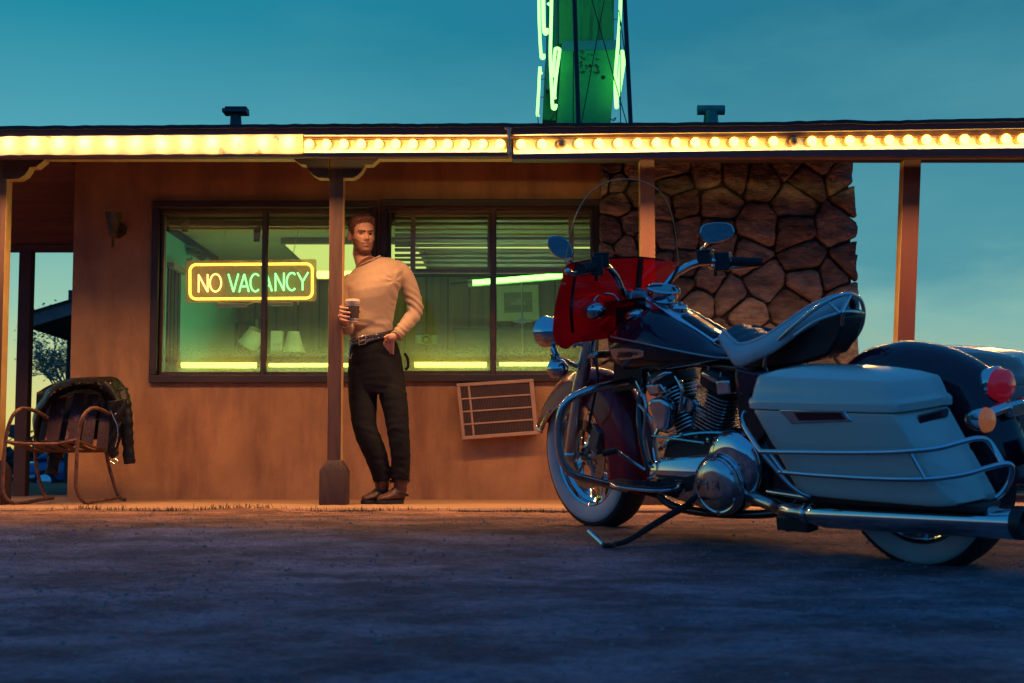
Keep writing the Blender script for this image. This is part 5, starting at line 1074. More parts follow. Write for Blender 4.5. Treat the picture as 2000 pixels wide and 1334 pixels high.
# hair: a close shell and combed locks swept up and back
q = MB(); nT, nZ = 90, 26; rows = []; hr = random.Random(3)
def face_a(t): return abs(((t - math.pi / 2 + math.pi) % (2 * math.pi)) - math.pi)
def hairline(t): return np.interp(face_a(t), [0, .3, .6, .85, 1.02, 1.15, 1.3, 1.5, 1.75, 2.0, 2.4, 3.15], [.188, .190, .184, .170, .150, .112, .095, .118, .120, .07, .045, .035])
for j in range(nZ + 1):
    rr = []
    for k in range(nT):
        t = 2 * math.pi * k / nT; z0 = hairline(t) + .004 * math.sin(t * 37) + .003 * math.sin(t * 61); z = z0 + (.2305 - z0) * j / nZ; a = face_a(t); up = np.clip((z - .135) / .07, 0, 1)
        off = (-.003 if j == 0 else .0018 + .013 * up ** 1.3 * min(1, j / 4)) * (1 + .22 * math.sin(t * 31 + z * 90) * up)
        p_ = head_pt(z, t, off); p_[2] += .013 * max(0, (z - .175) / .055) * min(1, j / 5); rr.append(hw_(p_))
    rows.append(rr)
q.loft(rows)
for k in range(620):
    side = hr.random() < .35
    if side:      # short cropped sides and back
        t = hr.choice([1, -1]) * hr.uniform(.75, 3.1) + math.pi / 2; z = hr.uniform(hairline(t) + .004, .19); p0 = head_pt(z, t, .001); n_ = nrm(p_ * 0 + V(math.cos(t), math.sin(t), .1)); d = nrm(V(0, -.8, -.45) - n_ * (V(0, -.8, -.45) @ n_)); l_ = .006 + .012 * np.clip((z - .10) / .09, 0, 1)
        q.tube([hw_(p0), hw_(p0 + n_ * .004 * (1 + np.clip((z - .12) / .05, 0, 1.5)) + d * l_ * .6), hw_(p0 + n_ * .003 + d * l_)], [.0022, .002, .0006], 4); continue
    x0 = hr.uniform(-.060, .060); y0 = hr.uniform(-.05, .076) ; z0 = .2065 + .020 * (1 - (x0 / .062) ** 2) - .020 * max(0, (y0 - .02) / .05)
    l_ = hr.uniform(.026, .055); lift = (.024 if y0 > .03 else .013) * hr.uniform(.6, 1.2); sw_ = hr.uniform(-.1, .55) + .25 * math.sin(x0 * 90)
    pts = [hw_(V(x0, y0, z0 - .010)), hw_(V(x0 + .004 * sw_, y0 + .007, z0 + lift * .75)), hw_(V(x0 + sw_ * l_ * .45, y0 - l_ * .35, z0 + lift * 1.15)), hw_(V(x0 + sw_ * l_, y0 - l_, z0 + lift * .45))]
    q.tube(cat(pts, 3), [.0030, .0036, .0028, .0007], 5)
q.build('hair', HAIR, man, smooth=70)
# paper cup
cup = thing('coffee_cup', 'dark ribbed paper coffee cup with a pale lid in the hand of the man', 'cup', P(688.5, 630, YC))
cz0, cz1 = P(688.5, 630, YC)[2], P(688.5, 590, YC)[2]; c0 = V(cupc[0], cupc[1], 0)
prf = lambda t: .0345 + .0095 * t
q = MB(); q.lathe([(0, 0), (.033, 0), (prf(0), .001)] + [(prf(t), t * (cz1 - cz0)) for t in np.linspace(.02, 1, 8)], c0 + V(0, 0, cz0), (0, 0, 1), 36); bd_ = q.build('paper_body', mat('cream cup paper', (.55, .42, .30), rough=.6, var=.04), cup)
q = MB()
for a, b in ((.10, .125), (.20, .80), (.86, .885)): q.lathe([(prf(a) + .0006, a * (cz1 - cz0)), (prf(a) + .0014, a * (cz1 - cz0)), (prf(b) + .0014, b * (cz1 - cz0)), (prf(b) + .0006, b * (cz1 - cz0))], c0 + V(0, 0, cz0), (0, 0, 1), 36)
q.build('sleeve', mat('dark cup sleeve', (.05, .028, .02), rough=.7, var=.15), cup)
q = MB(); q.lathe([(.0435, -.002), (.047, 0), (.047, .006), (.0445, .008), (.043, .016), (.041, .017), (.039, .012), (0, .012)], c0 + V(0, 0, cz1), (0, 0, 1), 36); q.build('lid', mat('cream plastic lid', (.62, .48, .34), rough=.4, var=.03), cup)
# ------------------------------------------------------------------ motorcycle
TH, LEAN, WB = R(51), R(9.5), 1.625
bo = P(1820, 1112, 4.885); _h = np.array([-math.cos(TH), math.sin(TH), 0]); _q = bo + _h * WB; _fp = P(1185, 1033, _q[1])
bX = _h * WB; bX[2] = _fp[2] - bo[2]; bX = nrm(bX); _L = nrm(np.cross([0, 0, 1], bX)); _U = np.cross(bX, _L)
bZ = math.cos(LEAN) * _U + math.sin(LEAN) * _L; bY = math.cos(LEAN) * _L - math.sin(LEAN) * _U
Mb = Matrix([[bX[0], bY[0], bZ[0], bo[0]], [bX[1], bY[1], bZ[1], bo[1]], [bX[2], bY[2], bZ[2], bo[2]], [0, 0, 0, 1]])
RB_ = np.stack([bX, bY, bZ], 1)
SA = V(1.24, 0, .85); sd_ = V(-math.sin(R(26)), 0, math.cos(R(26))); _c, _s = math.cos(R(-8)), math.sin(R(-8)); _K = np.array([[0, -sd_[2], sd_[1]], [sd_[2], 0, -sd_[0]], [-sd_[1], sd_[0], 0]])
RS = np.eye(3) + _s * _K + (1 - _c) * (_K @ _K)
BFR = (bo, RB_); FFR = (bo + RB_ @ (SA - RS @ SA), RB_ @ RS)
def U(fr, px, py, val, ax=1):         # a pixel's point on the plane (axis = val) of a frame
    o, M = fr; d = M.T @ ray(px, py); c = M.T @ (CAM - o); return c + d * ((val - c[ax]) / d[ax])
def L(px, py, c): return U(BFR, px, py, c)
def G(px, py, c): return U(FFR, px, py, c)
def steer(q): q.v = [tuple(SA + RS @ (np.array(p_) - SA)) for p_ in q.v]; return q
def mir(p_): return np.array(p_) * V(1, -1, 1)
CHROME = mat('chrome', (.62, .63, .65), rough=.07, metal=1, var=.03, rvar=.03, scale=30)
CHROMD = mat('dulled chrome', (.60, .59, .58), rough=.18, metal=1, var=.15, rvar=.06, scale=40)
BURG = mat('burgundy paint', (.42, .014, .026), rough=.2, coat=.08, var=.1, spec=.3, rvar=.03)
PLUM = mat('dark plum paint', (.060, .012, .026), rough=.12, coat=.3, var=.1, spec=.4, rvar=.03)
BLKP = mat('gloss black paint', (.010, .010, .011), rough=.2, coat=.5, var=.1, rvar=.02)
IRON = mat('black crinkle finish', (.014, .014, .015), rough=.45, var=.3, scale=60)
RUB = mat('black rubber', (.014, .014, .015), rough=.75, var=.3, scale=50, bump=.3, bscale=120)
WHW = mat('whitewall rubber', (.52, .48, .46), rough=.6, var=.08, scale=14)
BAGP = mat('pearl white paint', (.80, .60, .50), rough=.13, coat=.7, var=.04, scale=5, rvar=.05)
WLEA = mat('white leather', (.62, .54, .52), rough=.5, var=.07, scale=14, bump=.15, bscale=120)
BLEA = mat('black seat leather', (.022, .018, .017), rough=.28, var=.2, scale=20, bump=.2, bscale=60, spec=.7)
SILV = mat('silver pinstripe', (.55, .52, .50), rough=.4, metal=.4, var=.05)
REDL = mat('red lens', (.60, .014, .03), rough=.2, coat=.4, var=.1, emit=(1, .02, .05), estr=.10); AMB = mat('amber lens', (.95, .20, .03), rough=.3, coat=.3, var=.15, scale=40, emit=(1, .26, .10), estr=.16)
DKRED = mat('red bag reflector', (.10, .006, .008), rough=.15, coat=.5, var=.2, scale=60)
ALUF = mat('polished fin edge', (.62, .60, .58), rough=.28, metal=.9, var=.1)
bike = thing('motorcycle', 'burgundy and black touring motorcycle with white hard saddlebags leaning on its side stand', 'motorcycle', M=Mb)
def bp(q, nm, m, par=None, **k): return q.build(nm, m, par or bike, local=True, **k)
AX_F = V(1.665, 0, .325); AX_R = V(0, 0, .324)
def wheel(nm, ax, R_, wd, st):
    f_ = steer if st else (lambda z: z)
    q = MB(); pr = []
    for k in range(21):
        a = math.pi * k / 20; pr.append((R_ - .034 + .034 * math.sin(a) ** .8 if 0 < k < 20 else R_ - .034, -wd / 2 * math.cos(a) * (1.0)))
    pr = [(.215, -wd * .36), (.235, -wd * .47), (.27, -wd * .52)] + pr + [(.27, wd * .52), (.235, wd * .47), (.215, wd * .36)]
    q.lathe(pr, ax, (0, 1, 0), 96)
    for k in range(64):
        a = 2 * math.pi * k / 64
        for sgn in (-1, 1):
            p0 = ax + V(math.cos(a) * (R_ - .002), sgn * .006, math.sin(a) * (R_ - .002)); p1 = ax + V(math.cos(a + .05) * (R_ - .014), sgn * wd * .42, math.sin(a + .05) * (R_ - .014)); q.tube([p0, p1], .0035, 4)
    w = bp(f_(q), nm, RUB, smooth=50)
    for sgn in (1, -1):
        q = MB(); q.lathe([(.223, sgn * wd * .455), (.232, sgn * (wd * .475 + .003)), (.255, sgn * (wd * .52 + .002)), (.275, sgn * (wd * .525 + .003)), (.288, sgn * (wd * .505 + .002)), (.291, sgn * wd * .49)], ax, (0, 1, 0), 96); bp(f_(q), 'whitewall', WHW, w)
    q = MB(); q.lathe([(.222, -wd * .46), (.218, -wd * .47), (.210, -wd * .44), (.205, -wd * .30), (.190, -wd * .22), (.182, 0), (.190, wd * .22), (.205, wd * .30), (.210, wd * .44), (.218, wd * .47), (.222, wd * .46)], ax, (0, 1, 0), 72); bp(f_(q), 'rim', CHROME, w)
    q = MB(); q.lathe([(0, -.07), (.03, -.07), (.035, -.05), (.05, -.045), (.05, -.035), (.028, -.03), (.028, .03), (.05, .035), (.05, .045), (.035, .05), (.03, .07), (0, .07)], ax, (0, 1, 0), 28); bp(f_(q), 'hub', CHROMD, w)
    q = MB()
    for k in range(32):
        a = 2 * math.pi * k / 32; s = 1 if k % 2 else -1; b = a + .5 * (1 if (k // 2) % 2 else -1)
        q.tube([ax + V(.045 * math.cos(b), s * .04, .045 * math.sin(b)), ax + V(.188 * math.cos(a), s * .012, .188 * math.sin(a))], .0022, 5)
    bp(f_(q), 'spokes', CHROME, w)
    return w
fw = wheel('front_wheel', AX_F, .325, .125, True); rw = wheel('rear_wheel', AX_R, .324, .14, False)
for s in (1, -1):
    q = MB(); yy = .062 * s; n = 36
    q.lathe([(.10, -.003), (.148, -.003), (.148, .003), (.10, .003), (.10, -.003)], AX_F + V(0, yy, 0), (0, 1, 0), 48)
    for k in range(20):
        a = 2 * math.pi * k / 20; q.tube([AX_F + V(.125 * math.cos(a), yy - .0042, .125 * math.sin(a)), AX_F + V(.125 * math.cos(a), yy + .0042, .125 * math.sin(a))], .0055, 6)
    for k in range(5):
        a = 2 * math.pi * k / 5; q.tube([AX_F + V(.04 * math.cos(a), yy, .04 * math.sin(a)), AX_F + V(.105 * math.cos(a + .3), yy, .105 * math.sin(a + .3))], .007, 6)
    bp(steer(q), 'brake_disc', mat('brake steel', (.30, .20, .15), rough=.35, metal=.9, var=.15, scale=30) if s > 0 else CHROMD, fw)
    q = MB(); q.cbox(AX_F + V(-.14, .085 * s, .075), (.075, .045, .11), np.array([[.9, 0, -.43], [0, 1, 0], [.43, 0, .9]])); q.cbox(AX_F + V(-.155, .11 * s, .08), (.05, .012, .08), np.array([[.9, 0, -.43], [0, 1, 0], [.43, 0, .9]])); bp(steer(q), 'brake_caliper', IRON if s < 0 else mat('caliper grey', (.06, .055, .055), rough=.35, var=.3), bevel=.008)
# front fender
q = MB()
def fend(u, v):
    a = R(17 + 185 * u); flare = .030 * max(0, 1 - u / .22) ** 1.5 + .02 * max(0, (u - .82) / .18) ** 2; rr = .372 + flare; t = (v - .5) * 2
    if abs(t) < .62: b = t / .62 * math.pi / 2; y = .088 * math.sin(b); r_ = rr - .085 + .085 * math.cos(b) ** .8 if abs(b) < 1.57 else rr - .085
    else: k = (abs(t) - .62) / .38; y = math.copysign(.088 + .012 * k, t); r_ = rr - .085 - (.075 * min(1, .35 + 1.0 * u) * k)
    return AX_F + V(r_ * math.cos(a), y, r_ * math.sin(a))
q.grid(fend, 60, 30); ff = bp(steer(q), 'front_fender', BURG, solid=.004, smooth=70, normals=False)
q = MB(); q.tube([fend(0, v) for v in np.linspace(0, 1, 31)], .006, 8); q.tube([fend(u, 0) + V(0, -.002, 0) for u in np.linspace(0, .34, 20)], .0045, 8); q.tube([fend(u, 1) + V(0, .002, 0) for u in np.linspace(0, .34, 20)], .0045, 8); bp(steer(q), 'fender_tip', CHROME, ff)
q = MB(); q.tube([fend(u, .965) + V(0, .004, 0) for u in np.linspace(.015, .14, 9)], .010, 8); bp(steer(q), 'side_trim', CHROMD, ff)
# forks, nacelle, lamps
for s in (1, -1):
    q = MB(); f0, f1, f2, f3 = V(1.445, .112 * s, .985), V(1.545, .112 * s, .76), V(1.60, .112 * s, .63), AX_F + V(.035, .108 * s, .01)
    q.tube([f0, f1, f2], [.030, .030, .030], 18); q.tube([f2, f2 * .98 + f3 * .02, f2 * .55 + f3 * .45, f3], [.0255, .0255, .031, .033], 18); q.tube([f2 + V(-.008, 0, .02), f2 + V(.012, 0, -.03)], .033, 18)
    q.ball(f3 + V(0, 0, -.01), .036, 14); bp(steer(q), 'fork_leg', CHROMD)
q = MB(); q.hexa([V(1.40, -.13, .955), V(1.50, -.13, .955), V(1.50, .13, .955), V(1.40, .13, .955), V(1.385, -.12, .985), V(1.485, -.12, .985), V(1.485, .12, .985), V(1.385, .12, .985)]); q.hexa([V(1.47, -.13, .74), V(1.57, -.13, .74), V(1.57, .13, .74), V(1.47, .13, .74), V(1.455, -.12, .77), V(1.555, -.12, .77), V(1.555, .12, .77), V(1.455, .12, .77)]); bp(steer(q), 'fork_clamp', CHROMD, bevel=.01)
q = MB(); q.tube([V(1.26, 0, .97), V(1.46, 0, .56)], .042, 16); q.hexa([V(1.28, -.05, .62), V(1.45, -.05, .60), V(1.45, .05, .60), V(1.28, .05, .62), V(1.2, -.05, .94), V(1.38, -.05, .95), V(1.38, .05, .95), V(1.2, .05, .94)]); bp(q, 'steering_head', IRON)
q = MB(); ax = nrm(V(1, 0, -.12)); HLC = G(1160, 606, 0); q.lathe([(.0, -.10), (.04, -.09), (.064, -.04), (.074, .02), (.080, .05), (.082, .065), (.076, .07)], HLC, ax, 36); nac = bp(steer(q), 'headlight', CHROME)
q = MB(); q.lathe([(.076, .068), (.05, .078), (0, .084)], HLC, ax, 30); bp(steer(q), 'lens', mat('clear lens', (.5, .5, .48), rough=.1, spec=.8), nac)
q = MB(); q.ball(U(FFR, 1158, 606, 1.34, 0), .056, 24, (.9, 1, .72)); nc_ = bp(steer(q), 'nacelle', CHROME, smooth=180)
q = MB(); c = U(FFR, 1184, 590, 1.33, 0); q.tube([c + V(0, .062 * math.cos(a), .034 * math.sin(a)) for a in np.linspace(.1, math.pi - .1, 16)], .004, 8); bp(steer(q), 'trim_ring', CHROME, nc_)
pl0 = G(1075, 648, .235)
for s in (1, -1):
    c = pl0 if s > 0 else mir(pl0)
    q = MB(); q.lathe([(0, -.075), (.03, -.070), (.050, -.050), (.061, -.015), (.066, .02), (.068, .028), (.060, .033)], c, (1, 0, 0), 32); pb = bp(steer(q), 'passing_lamp', CHROME)
    q = MB(); q.lathe([(.062, .03), (.04, .042), (0, .046)], c, (1, 0, 0), 24); bp(steer(q), 'lens', mat('clear lens', (.5, .5, .48), rough=.1, spec=.8), pb)
    ts = G(1090, 720, .225); ts = ts if s > 0 else mir(ts)
    q = MB(); q.lathe([(0, -.045), (.022, -.042), (.038, -.025), (.042, .005), (.042, .02), (.03, .03), (0, .034)], ts, (1, 0, 0), 26); tsn = bp(steer(q), 'turn_signal', CHROME)
    q = MB(); e = V(0, 0, 0); st_ = c + V(-.01, 0, -.06); q.tube([st_, ts + V(0, 0, .035)], .014, 10); q.cbox((st_ + ts) / 2 + V(0, 0, .0), (.03, .03, .03)); fk = V(1.58, .115 * s, .70)
    q.tube([(st_ * .5 + ts * .5), fk], .011, 10); q.tube([st_ + V(0, 0, .01), V(1.54, .115 * s, .80)], .009, 10)
    for t in (.3, .65): q.ball(st_ * (1 - t) + V(1.54, .115 * s, .80) * t, .014, 8)
    bp(steer(q), 'lamp_bracket', CHROME, bevel=.003)
# windshield
def wxz(z, y): return 1.405 - (z - .85) * .25 - .62 * y * y
def WS(px, py, off=0):
    v = 1.33
    for _ in range(14): p_ = U(FFR, px, py, v, 0); v = .5 * v + .5 * (wxz(p_[2], p_[1]) + off)
    return U(FFR, px, py, v, 0)
def sheet(out, off=0):
    O = cat([(*p_, 0) for p_ in out], 5, True); c = sum(O) / len(O); rings = [[WS(*(c + (o_ - c) * s)[:2], off) for o_ in O] for s in (1, .85, .68, .5, .3, .12)]; q = MB(); q.loft(rings, cap=False); q.f.append(tuple(range(5 * len(O), 6 * len(O)))); q.mi.append(0); return q, rings[0]
CLR = glass('clear windshield', (.95, .93, .90), .03, .3)
RWS = bpy.data.materials.new('red tinted acrylic'); RWS.use_nodes = True; _t = RWS.node_tree; _t.nodes.clear()
_tr = N(_t, 'ShaderNodeBsdfTransparent'); _tr.inputs[0].default_value = (.55, .006, .012, 1); _tl = N(_t, 'ShaderNodeBsdfTranslucent'); _tl.inputs[0].default_value = (.36, .004, .010, 1); _df = N(_t, 'ShaderNodeBsdfDiffuse'); _df.inputs[0].default_value = (.10, .003, .006, 1); _gl = N(_t, 'ShaderNodeBsdfGlossy', i_Roughness=.04); _fr = schlick(_t)
_m1 = N(_t, 'ShaderNodeMixShader'); _m1.inputs[0].default_value = .72; _m2 = N(_t, 'ShaderNodeMixShader'); _m2.inputs[0].default_value = .25; _m3 = N(_t, 'ShaderNodeMixShader'); _o = N(_t, 'ShaderNodeOutputMaterial')
_t.links.new(_tl.outputs[0], _m2.inputs[1]); _t.links.new(_df.outputs[0], _m2.inputs[2]); _t.links.new(_tr.outputs[0], _m1.inputs[1]); _t.links.new(_m2.outputs[0], _m1.inputs[2]); _t.links.new(_fr.outputs[0], _m3.inputs[0]); _t.links.new(_m1.outputs[0], _m3.inputs[1]); _t.links.new(_gl.outputs[0], _m3.inputs[2]); _t.links.new(_m3.outputs[0], _o.inputs[0])
q, rim = sheet([(1107, 520), (1109, 485), (1116, 448), (1131, 407), (1156, 372), (1192, 353), (1225, 349.5), (1258, 355), (1287, 372), (1306, 402), (1318, 445), (1323, 490), (1321, 520), (1270, 506), (1210, 503), (1150, 508)])
ws = bp(steer(q), 'windshield', CLR, smooth=180, normals=False)
q = MB(); q.tube([p_ for p_ in rim[:62]], .0020, 6); bp(steer(q), 'edge', mat('acrylic edge', (.55, .30, .14), rough=.3, var=.1), ws)
q, rim = sheet([(1108, 517), (1158, 507), (1205, 502), (1252, 502), (1296, 507), (1322, 519), (1312, 560), (1296, 595), (1272, 632), (1240, 650), (1180, 662), (1140, 668), (1121, 672), (1106, 682), (1088, 672), (1080, 652), (1081, 625), (1086, 588), (1096, 550)], .004)
bp(steer(q), 'red_lower_panel', RWS, ws, smooth=180, normals=False)
q = MB()
for pts, w in (([(1252, 505), (1248, 545), (1245, 585), (1242, 608)], 6), ([(1127, 515), (1120, 560), (1116, 610), (1119, 650)], 3.2)):
    pp = cat([(*p_, 0) for p_ in pts], 6); q.loft([[WS(p_[0] - w, p_[1], -.012), WS(p_[0] + w, p_[1], -.012), WS(p_[0] + w, p_[1], -.004), WS(p_[0] - w, p_[1], -.004)] for p_ in pp])
pp = cat([(1120, 514, 0), (1160, 507, 0), (1210, 503, 0), (1255, 503, 0), (1300, 509, 0)], 6); q.loft([[WS(p_[0], p_[1] - 1.6, -.01), WS(p_[0], p_[1] - 1.6, .006), WS(p_[0], p_[1] + 1.8, .006), WS(p_[0], p_[1] + 1.8, -.01)] for p_ in pp])
bp(steer(q), 'brace', mat('dark bracket', (.05, .010, .012), rough=.25, metal=.5), ws, smooth=60)
# handlebar
HBc = [(1.33, 0, .985), (1.31, .06, .99), (1.285, .105, 1.02), (1.255, .155, 1.075), (1.215, .225, 1.112), (1.165, .30, 1.117), (1.10, .40, 1.108)]
q = MB()
hb = [V(*p_) for p_ in HBc]; q.tube(cat([mir(p_) for p_ in hb[:0:-1]] + hb, 8), .0155, 14); hbar = bp(steer(q), 'handlebar', CHROME)
for s in (1, -1):
    S_ = V(1, s, 1)
    q = MB(); g0, g1 = V(1.135, .345, 1.112), V(1.065, .452, 1.102); q.tube([g0 * S_, g1 * S_], .0195, 16); d = nrm(g1 - g0)
    for k in range(7): q.tube([(g0 + d * (.02 + k * .014)) * S_, (g0 + d * (.027 + k * .014)) * S_], .0208, 16)
    bp(steer(q), 'grip', RUB, hbar)
    q = MB(); c = V(1.160, .300, 1.115); M_ = np.stack([nrm(V(.55, .83, 0)), nrm(V(-.83, .55, 0)), V(0, 0, 1)], 1); M_ = M_ * np.array([[1, 1, 1], [s, s, s], [1, 1, 1]])
    q.cbox((c + d * .02) * S_, (.045, .062, .075), M_); q.cbox((c - d * .045 + V(.01, 0, .014)) * S_, (.06, .058, .05), M_); q.cbox((c - d * .045 + V(.01, 0, .042)) * S_, (.065, .064, .010), M_); q.tube([(c + V(.02, 0, -.03)) * S_, (c + V(.02, 0, -.06)) * S_], .008, 8)
    bp(steer(q), 'switch_housing', IRON, hbar, bevel=.008)
    q = MB(); l0 = V(1.205, .29, 1.105); q.tube(cat([l0 * S_, (l0 + V(.01, .03, -.012)) * S_, (l0 + V(-.035, .12, -.018)) * S_, (l0 + V(-.085, .185, -.010)) * S_], 6), [.009, .011, .010, .010], 10); q.ball((l0 + V(-.085, .185, -.010)) * S_, .013, 10); bp(steer(q), 'lever', CHROMD, hbar)
q = MB(); q.hexa([V(1.26, -.085, .975), V(1.38, -.075, .985), V(1.38, .075, .985), V(1.26, .085, .975), V(1.27, -.07, 1.012), V(1.37, -.06, 1.02), V(1.37, .06, 1.02), V(1.27, .07, 1.012)]); cp = bp(steer(q), 'handlebar_clamp', mat('satin clamp cover', (.30, .30, .31), rough=.25, metal=.9), bevel=.008)
q = MB(); q.lathe([(0, 0), (.022, 0), (.024, .004), (.018, .008), (.014, .005), (0, .005)], V(1.315, 0, 1.016), (-.06, 0, 1), 24); bp(steer(q), 'ignition_switch', CHROME, cp)
# mirrors
for out, c0, stem, sgn in (([(1368, 457), (1371, 443), (1380, 437.5), (1400, 435), (1420, 436), (1430, 442), (1433.5, 454), (1428, 463), (1412, 470), (1390, 475), (1377, 472)], -.385, [(1383, 473), (1376, 482), (1368, 489)], -1),
                           ([(1070, 475), (1072, 465), (1084, 461), (1098, 463), (1111, 474), (1118, 490), (1115, 502), (1104, 505), (1088, 501), (1075, 490)], .36, [(1104, 504), (1113, 509), (1122, 516)], 1)):
    ctr = np.mean(out, 0); w0 = G(*ctr, c0); o_, M_ = FFR; vd = nrm(-(M_.T @ ray(*ctr))); nn = nrm(vd + M_.T @ V(0, 0, .06)); cc_ = M_.T @ (CAM - o_)
    def mp_(px, py):
        d = M_.T @ ray(px, py); return cc_ + d * (((w0 - cc_) @ nn) / (d @ nn))
    O = [mp_(*p_[:2]) for p_ in cat([(*p_, 0) for p_ in out], 4, True)]; c = sum(O) / len(O)
    q = MB(); q.loft([[c + (p_ - c) * s - nn * h for p_ in O] for s, h in ((.97, -.001), (1.03, .002), (1.03, .010), (.9, .022), (.6, .032), (.2, .036))]); mm = bp(steer(q), 'mirror', CHROMD)
    q = MB(); q.loft([[c + (p_ - c) * s + nn * .002 for p_ in O] for s in (.96, .01)], cap=False); bp(steer(q), 'mirror_glass', mat('mirror glass', (.75, .78, .80), rough=.015, metal=1, var=.01, rvar=0), mm)
    q = MB(); q.tube([mp_(*stem[0]) - nn * .012, G(*stem[1], c0 * .95), G(*stem[2], c0 * .87)], .006, 8); bp(steer(q), 'stem', CHROMD, mm)
# tank
cr_ = sorted([tuple(L(x, y, .082)[[0, 2]]) for x, y in [(1192, 654), (1203, 639), (1226, 619), (1252, 606), (1272, 603.5), (1292, 611), (1318, 627), (1348, 645), (1385, 671), (1440, 694), (1478, 706)]])
bt_ = sorted([tuple(L(x, y, .135)[[0, 2]]) for x, y in [(1192, 690), (1200, 708), (1215, 724), (1290, 722), (1350, 715), (1410, 700), (1478, 694)]])
tx0, tx1 = .60, 1.385
ztp = lambda x: np.interp(x, [p_[0] for p_ in cr_], [p_[1] for p_ in cr_]); zbt = lambda x: np.interp(x, [p_[0] for p_ in bt_], [p_[1] for p_ in bt_])
twd = lambda x: np.interp(x, [.58, .66, .75, .9, 1.05, 1.18, 1.27, 1.33, 1.365, 1.39], [.05, .085, .118, .160, .185, .192, .184, .160, .130, .085])
def tring(x, s):
    zt, zb = ztp(x), min(zbt(x), ztp(x) - .03); w = twd(x); y0 = .012; yc, a, zc, b = (w + y0) / 2, (w - y0) / 2, (zt + zb) / 2, (zt - zb) / 2; o = []
    for k in range(28):
        t = 2 * math.pi * k / 28; c, s_ = math.cos(t), math.sin(t); o.append(V(x, s * (yc + a * np.sign(c) * abs(c) ** .72 * (1 - .42 * max(0, s_) ** 2) - max(0, s_) ** 1.5 * max(0, yc - .068)), zc + b * np.sign(s_) * abs(s_) ** .8))
    return o
for s in (1, -1):
    q = MB(); xs_ = np.concatenate([np.linspace(.595, 1.3, 40), np.linspace(1.31, 1.388, 12)]); q.loft([tring(x, s) for x in xs_])
    zs_ = sorted([tuple(L(x, y, .17)[[0, 2]]) for x, y in [(1188, 653), (1200, 659), (1250, 669), (1300, 680), (1350, 690), (1400, 698), (1430, 699), (1478, 694)]])
    zst = lambda x: np.interp(x, [p_[0] for p_ in zs_], [p_[1] for p_ in zs_])
    for i, f_ in enumerate(q.f):
        m_ = np.mean([q.v[j] for j in f_], 0); q.mi[i] = 0 if m_[2] > zst(m_[0]) else 1
    tk = bp(q, 'fuel_tank', [PLUM, BLKP], smooth=60)
    bv = BVHTree.FromPolygons([Vector(p_) for p_ in q.v], q.f)
    def onto(px, py):
        o = RB_.T @ (CAM - bo); d = nrm(RB_.T @ ray(px, py)); h = bv.ray_cast(Vector(o), Vector(d)); return (np.array(h[0]), np.array(h[1])) if h[0] else (None, None)
    if s > 0:
        def stripe(pts, r_):
            o = []
            for p_ in cat([(*p_, 0) for p_ in pts], 8):
                h, n_ = onto(p_[0], p_[1])
                if h is not None: o.append(h + V(0, .0006, 0))
            return o
        s1 = stripe([(1193, 656), (1200, 659), (1250, 669), (1300, 680), (1350, 690), (1400, 698), (1440, 698)], 0); s2 = stripe([(1206, 722), (1240, 724), (1290, 721), (1340, 714), (1390, 704), (1440, 698)], 0)
        STR = (s1, s2); tkL = tk
    q = MB()
    for l_ in STR:
        if len(l_) > 3: q.tube([p_ * V(1, s, 1) for p_ in l_], .0032, 8)
    if q.v: bp(q, 'pinstripe', SILV, tk)
    q = MB(); bd = [(1193, 684), (1200, 681), (1225, 679.5), (1252, 683), (1259, 686.5), (1258.5, 696), (1250, 699), (1214, 703), (1200, 699)]
    pts = [h for h in (onto(*p_)[0] for p_ in bd)] if s > 0 else BDG
    if s > 0: BDG = [h for h in pts if h is not None]
    if len(BDG) > 4: q.prism([p_ * V(1, s, 1) for p_ in BDG], V(0, .006 * s, 0)); b_ = bp(q, 'tank_badge', mat('silver badge', (.55, .42, .36), rough=.3, metal=.7), tk, bevel=.002)
    if s > 0 and len(BDG) > 4:
        vs, fs = text_mesh('HARLEY-DAVIDSON', .0175, .0008); c, n_ = onto(1229, 691); rgt, _ = onto(1250, 692.5); lft, _ = onto(1206, 690.5)
        if c is not None and rgt is not None and lft is not None:
            ux = nrm(rgt - lft); nz_ = nrm(np.cross(ux, V(0, 0, 1))); nz_ = nz_ if nz_[1] > 0 else -nz_; uy = np.cross(nz_, ux); uy = uy if uy[2] > 0 else -uy
            q = MB(); q.add([c + ux * v_[0] * .72 + uy * v_[1] + nz_ * (.0085 + v_[2]) for v_ in vs], fs); bp(q, 'lettering', BLKP, tk, smooth=0)
# console, dial, caps
q = MB(); cl_ = [L(1262, 583, .052) + V(0, 0, .006), L(1300, 608, .054) + V(0, 0, .006), L(1350, 642, .054) + V(0, 0, .006), L(1394, 671, .052) + V(0, 0, .006)]; crt = [mir(p_) for p_ in cl_]
ring_ = lambda a, b: [a + V(0, .006, -.035), a + V(0, .004, -.006), a * .9 + b * .1 + V(0, 0, .004), a * .5 + b * .5 + V(0, 0, .010), a * .1 + b * .9 + V(0, 0, .004), b + V(0, -.004, -.006), b + V(0, -.006, -.035)]
cC = cat(cl_, 6); q.loft([ring_(a, mir(a)) for a in cC]); con = bp(q, 'tank_console', mat('console chrome', (.72, .74, .76), rough=.10, metal=1, var=.04), smooth=45)
q = MB(); q.loft([[a * .86 + mir(a) * .14 + V(0, 0, .0105), a * .5 + mir(a) * .5 + V(0, 0, .013), a * .14 + mir(a) * .86 + V(0, 0, .0105)] for a in cC[9:18]], cap=False, closed=False); bp(q, 'inlay', BLKP, con, solid=.001, normals=False)
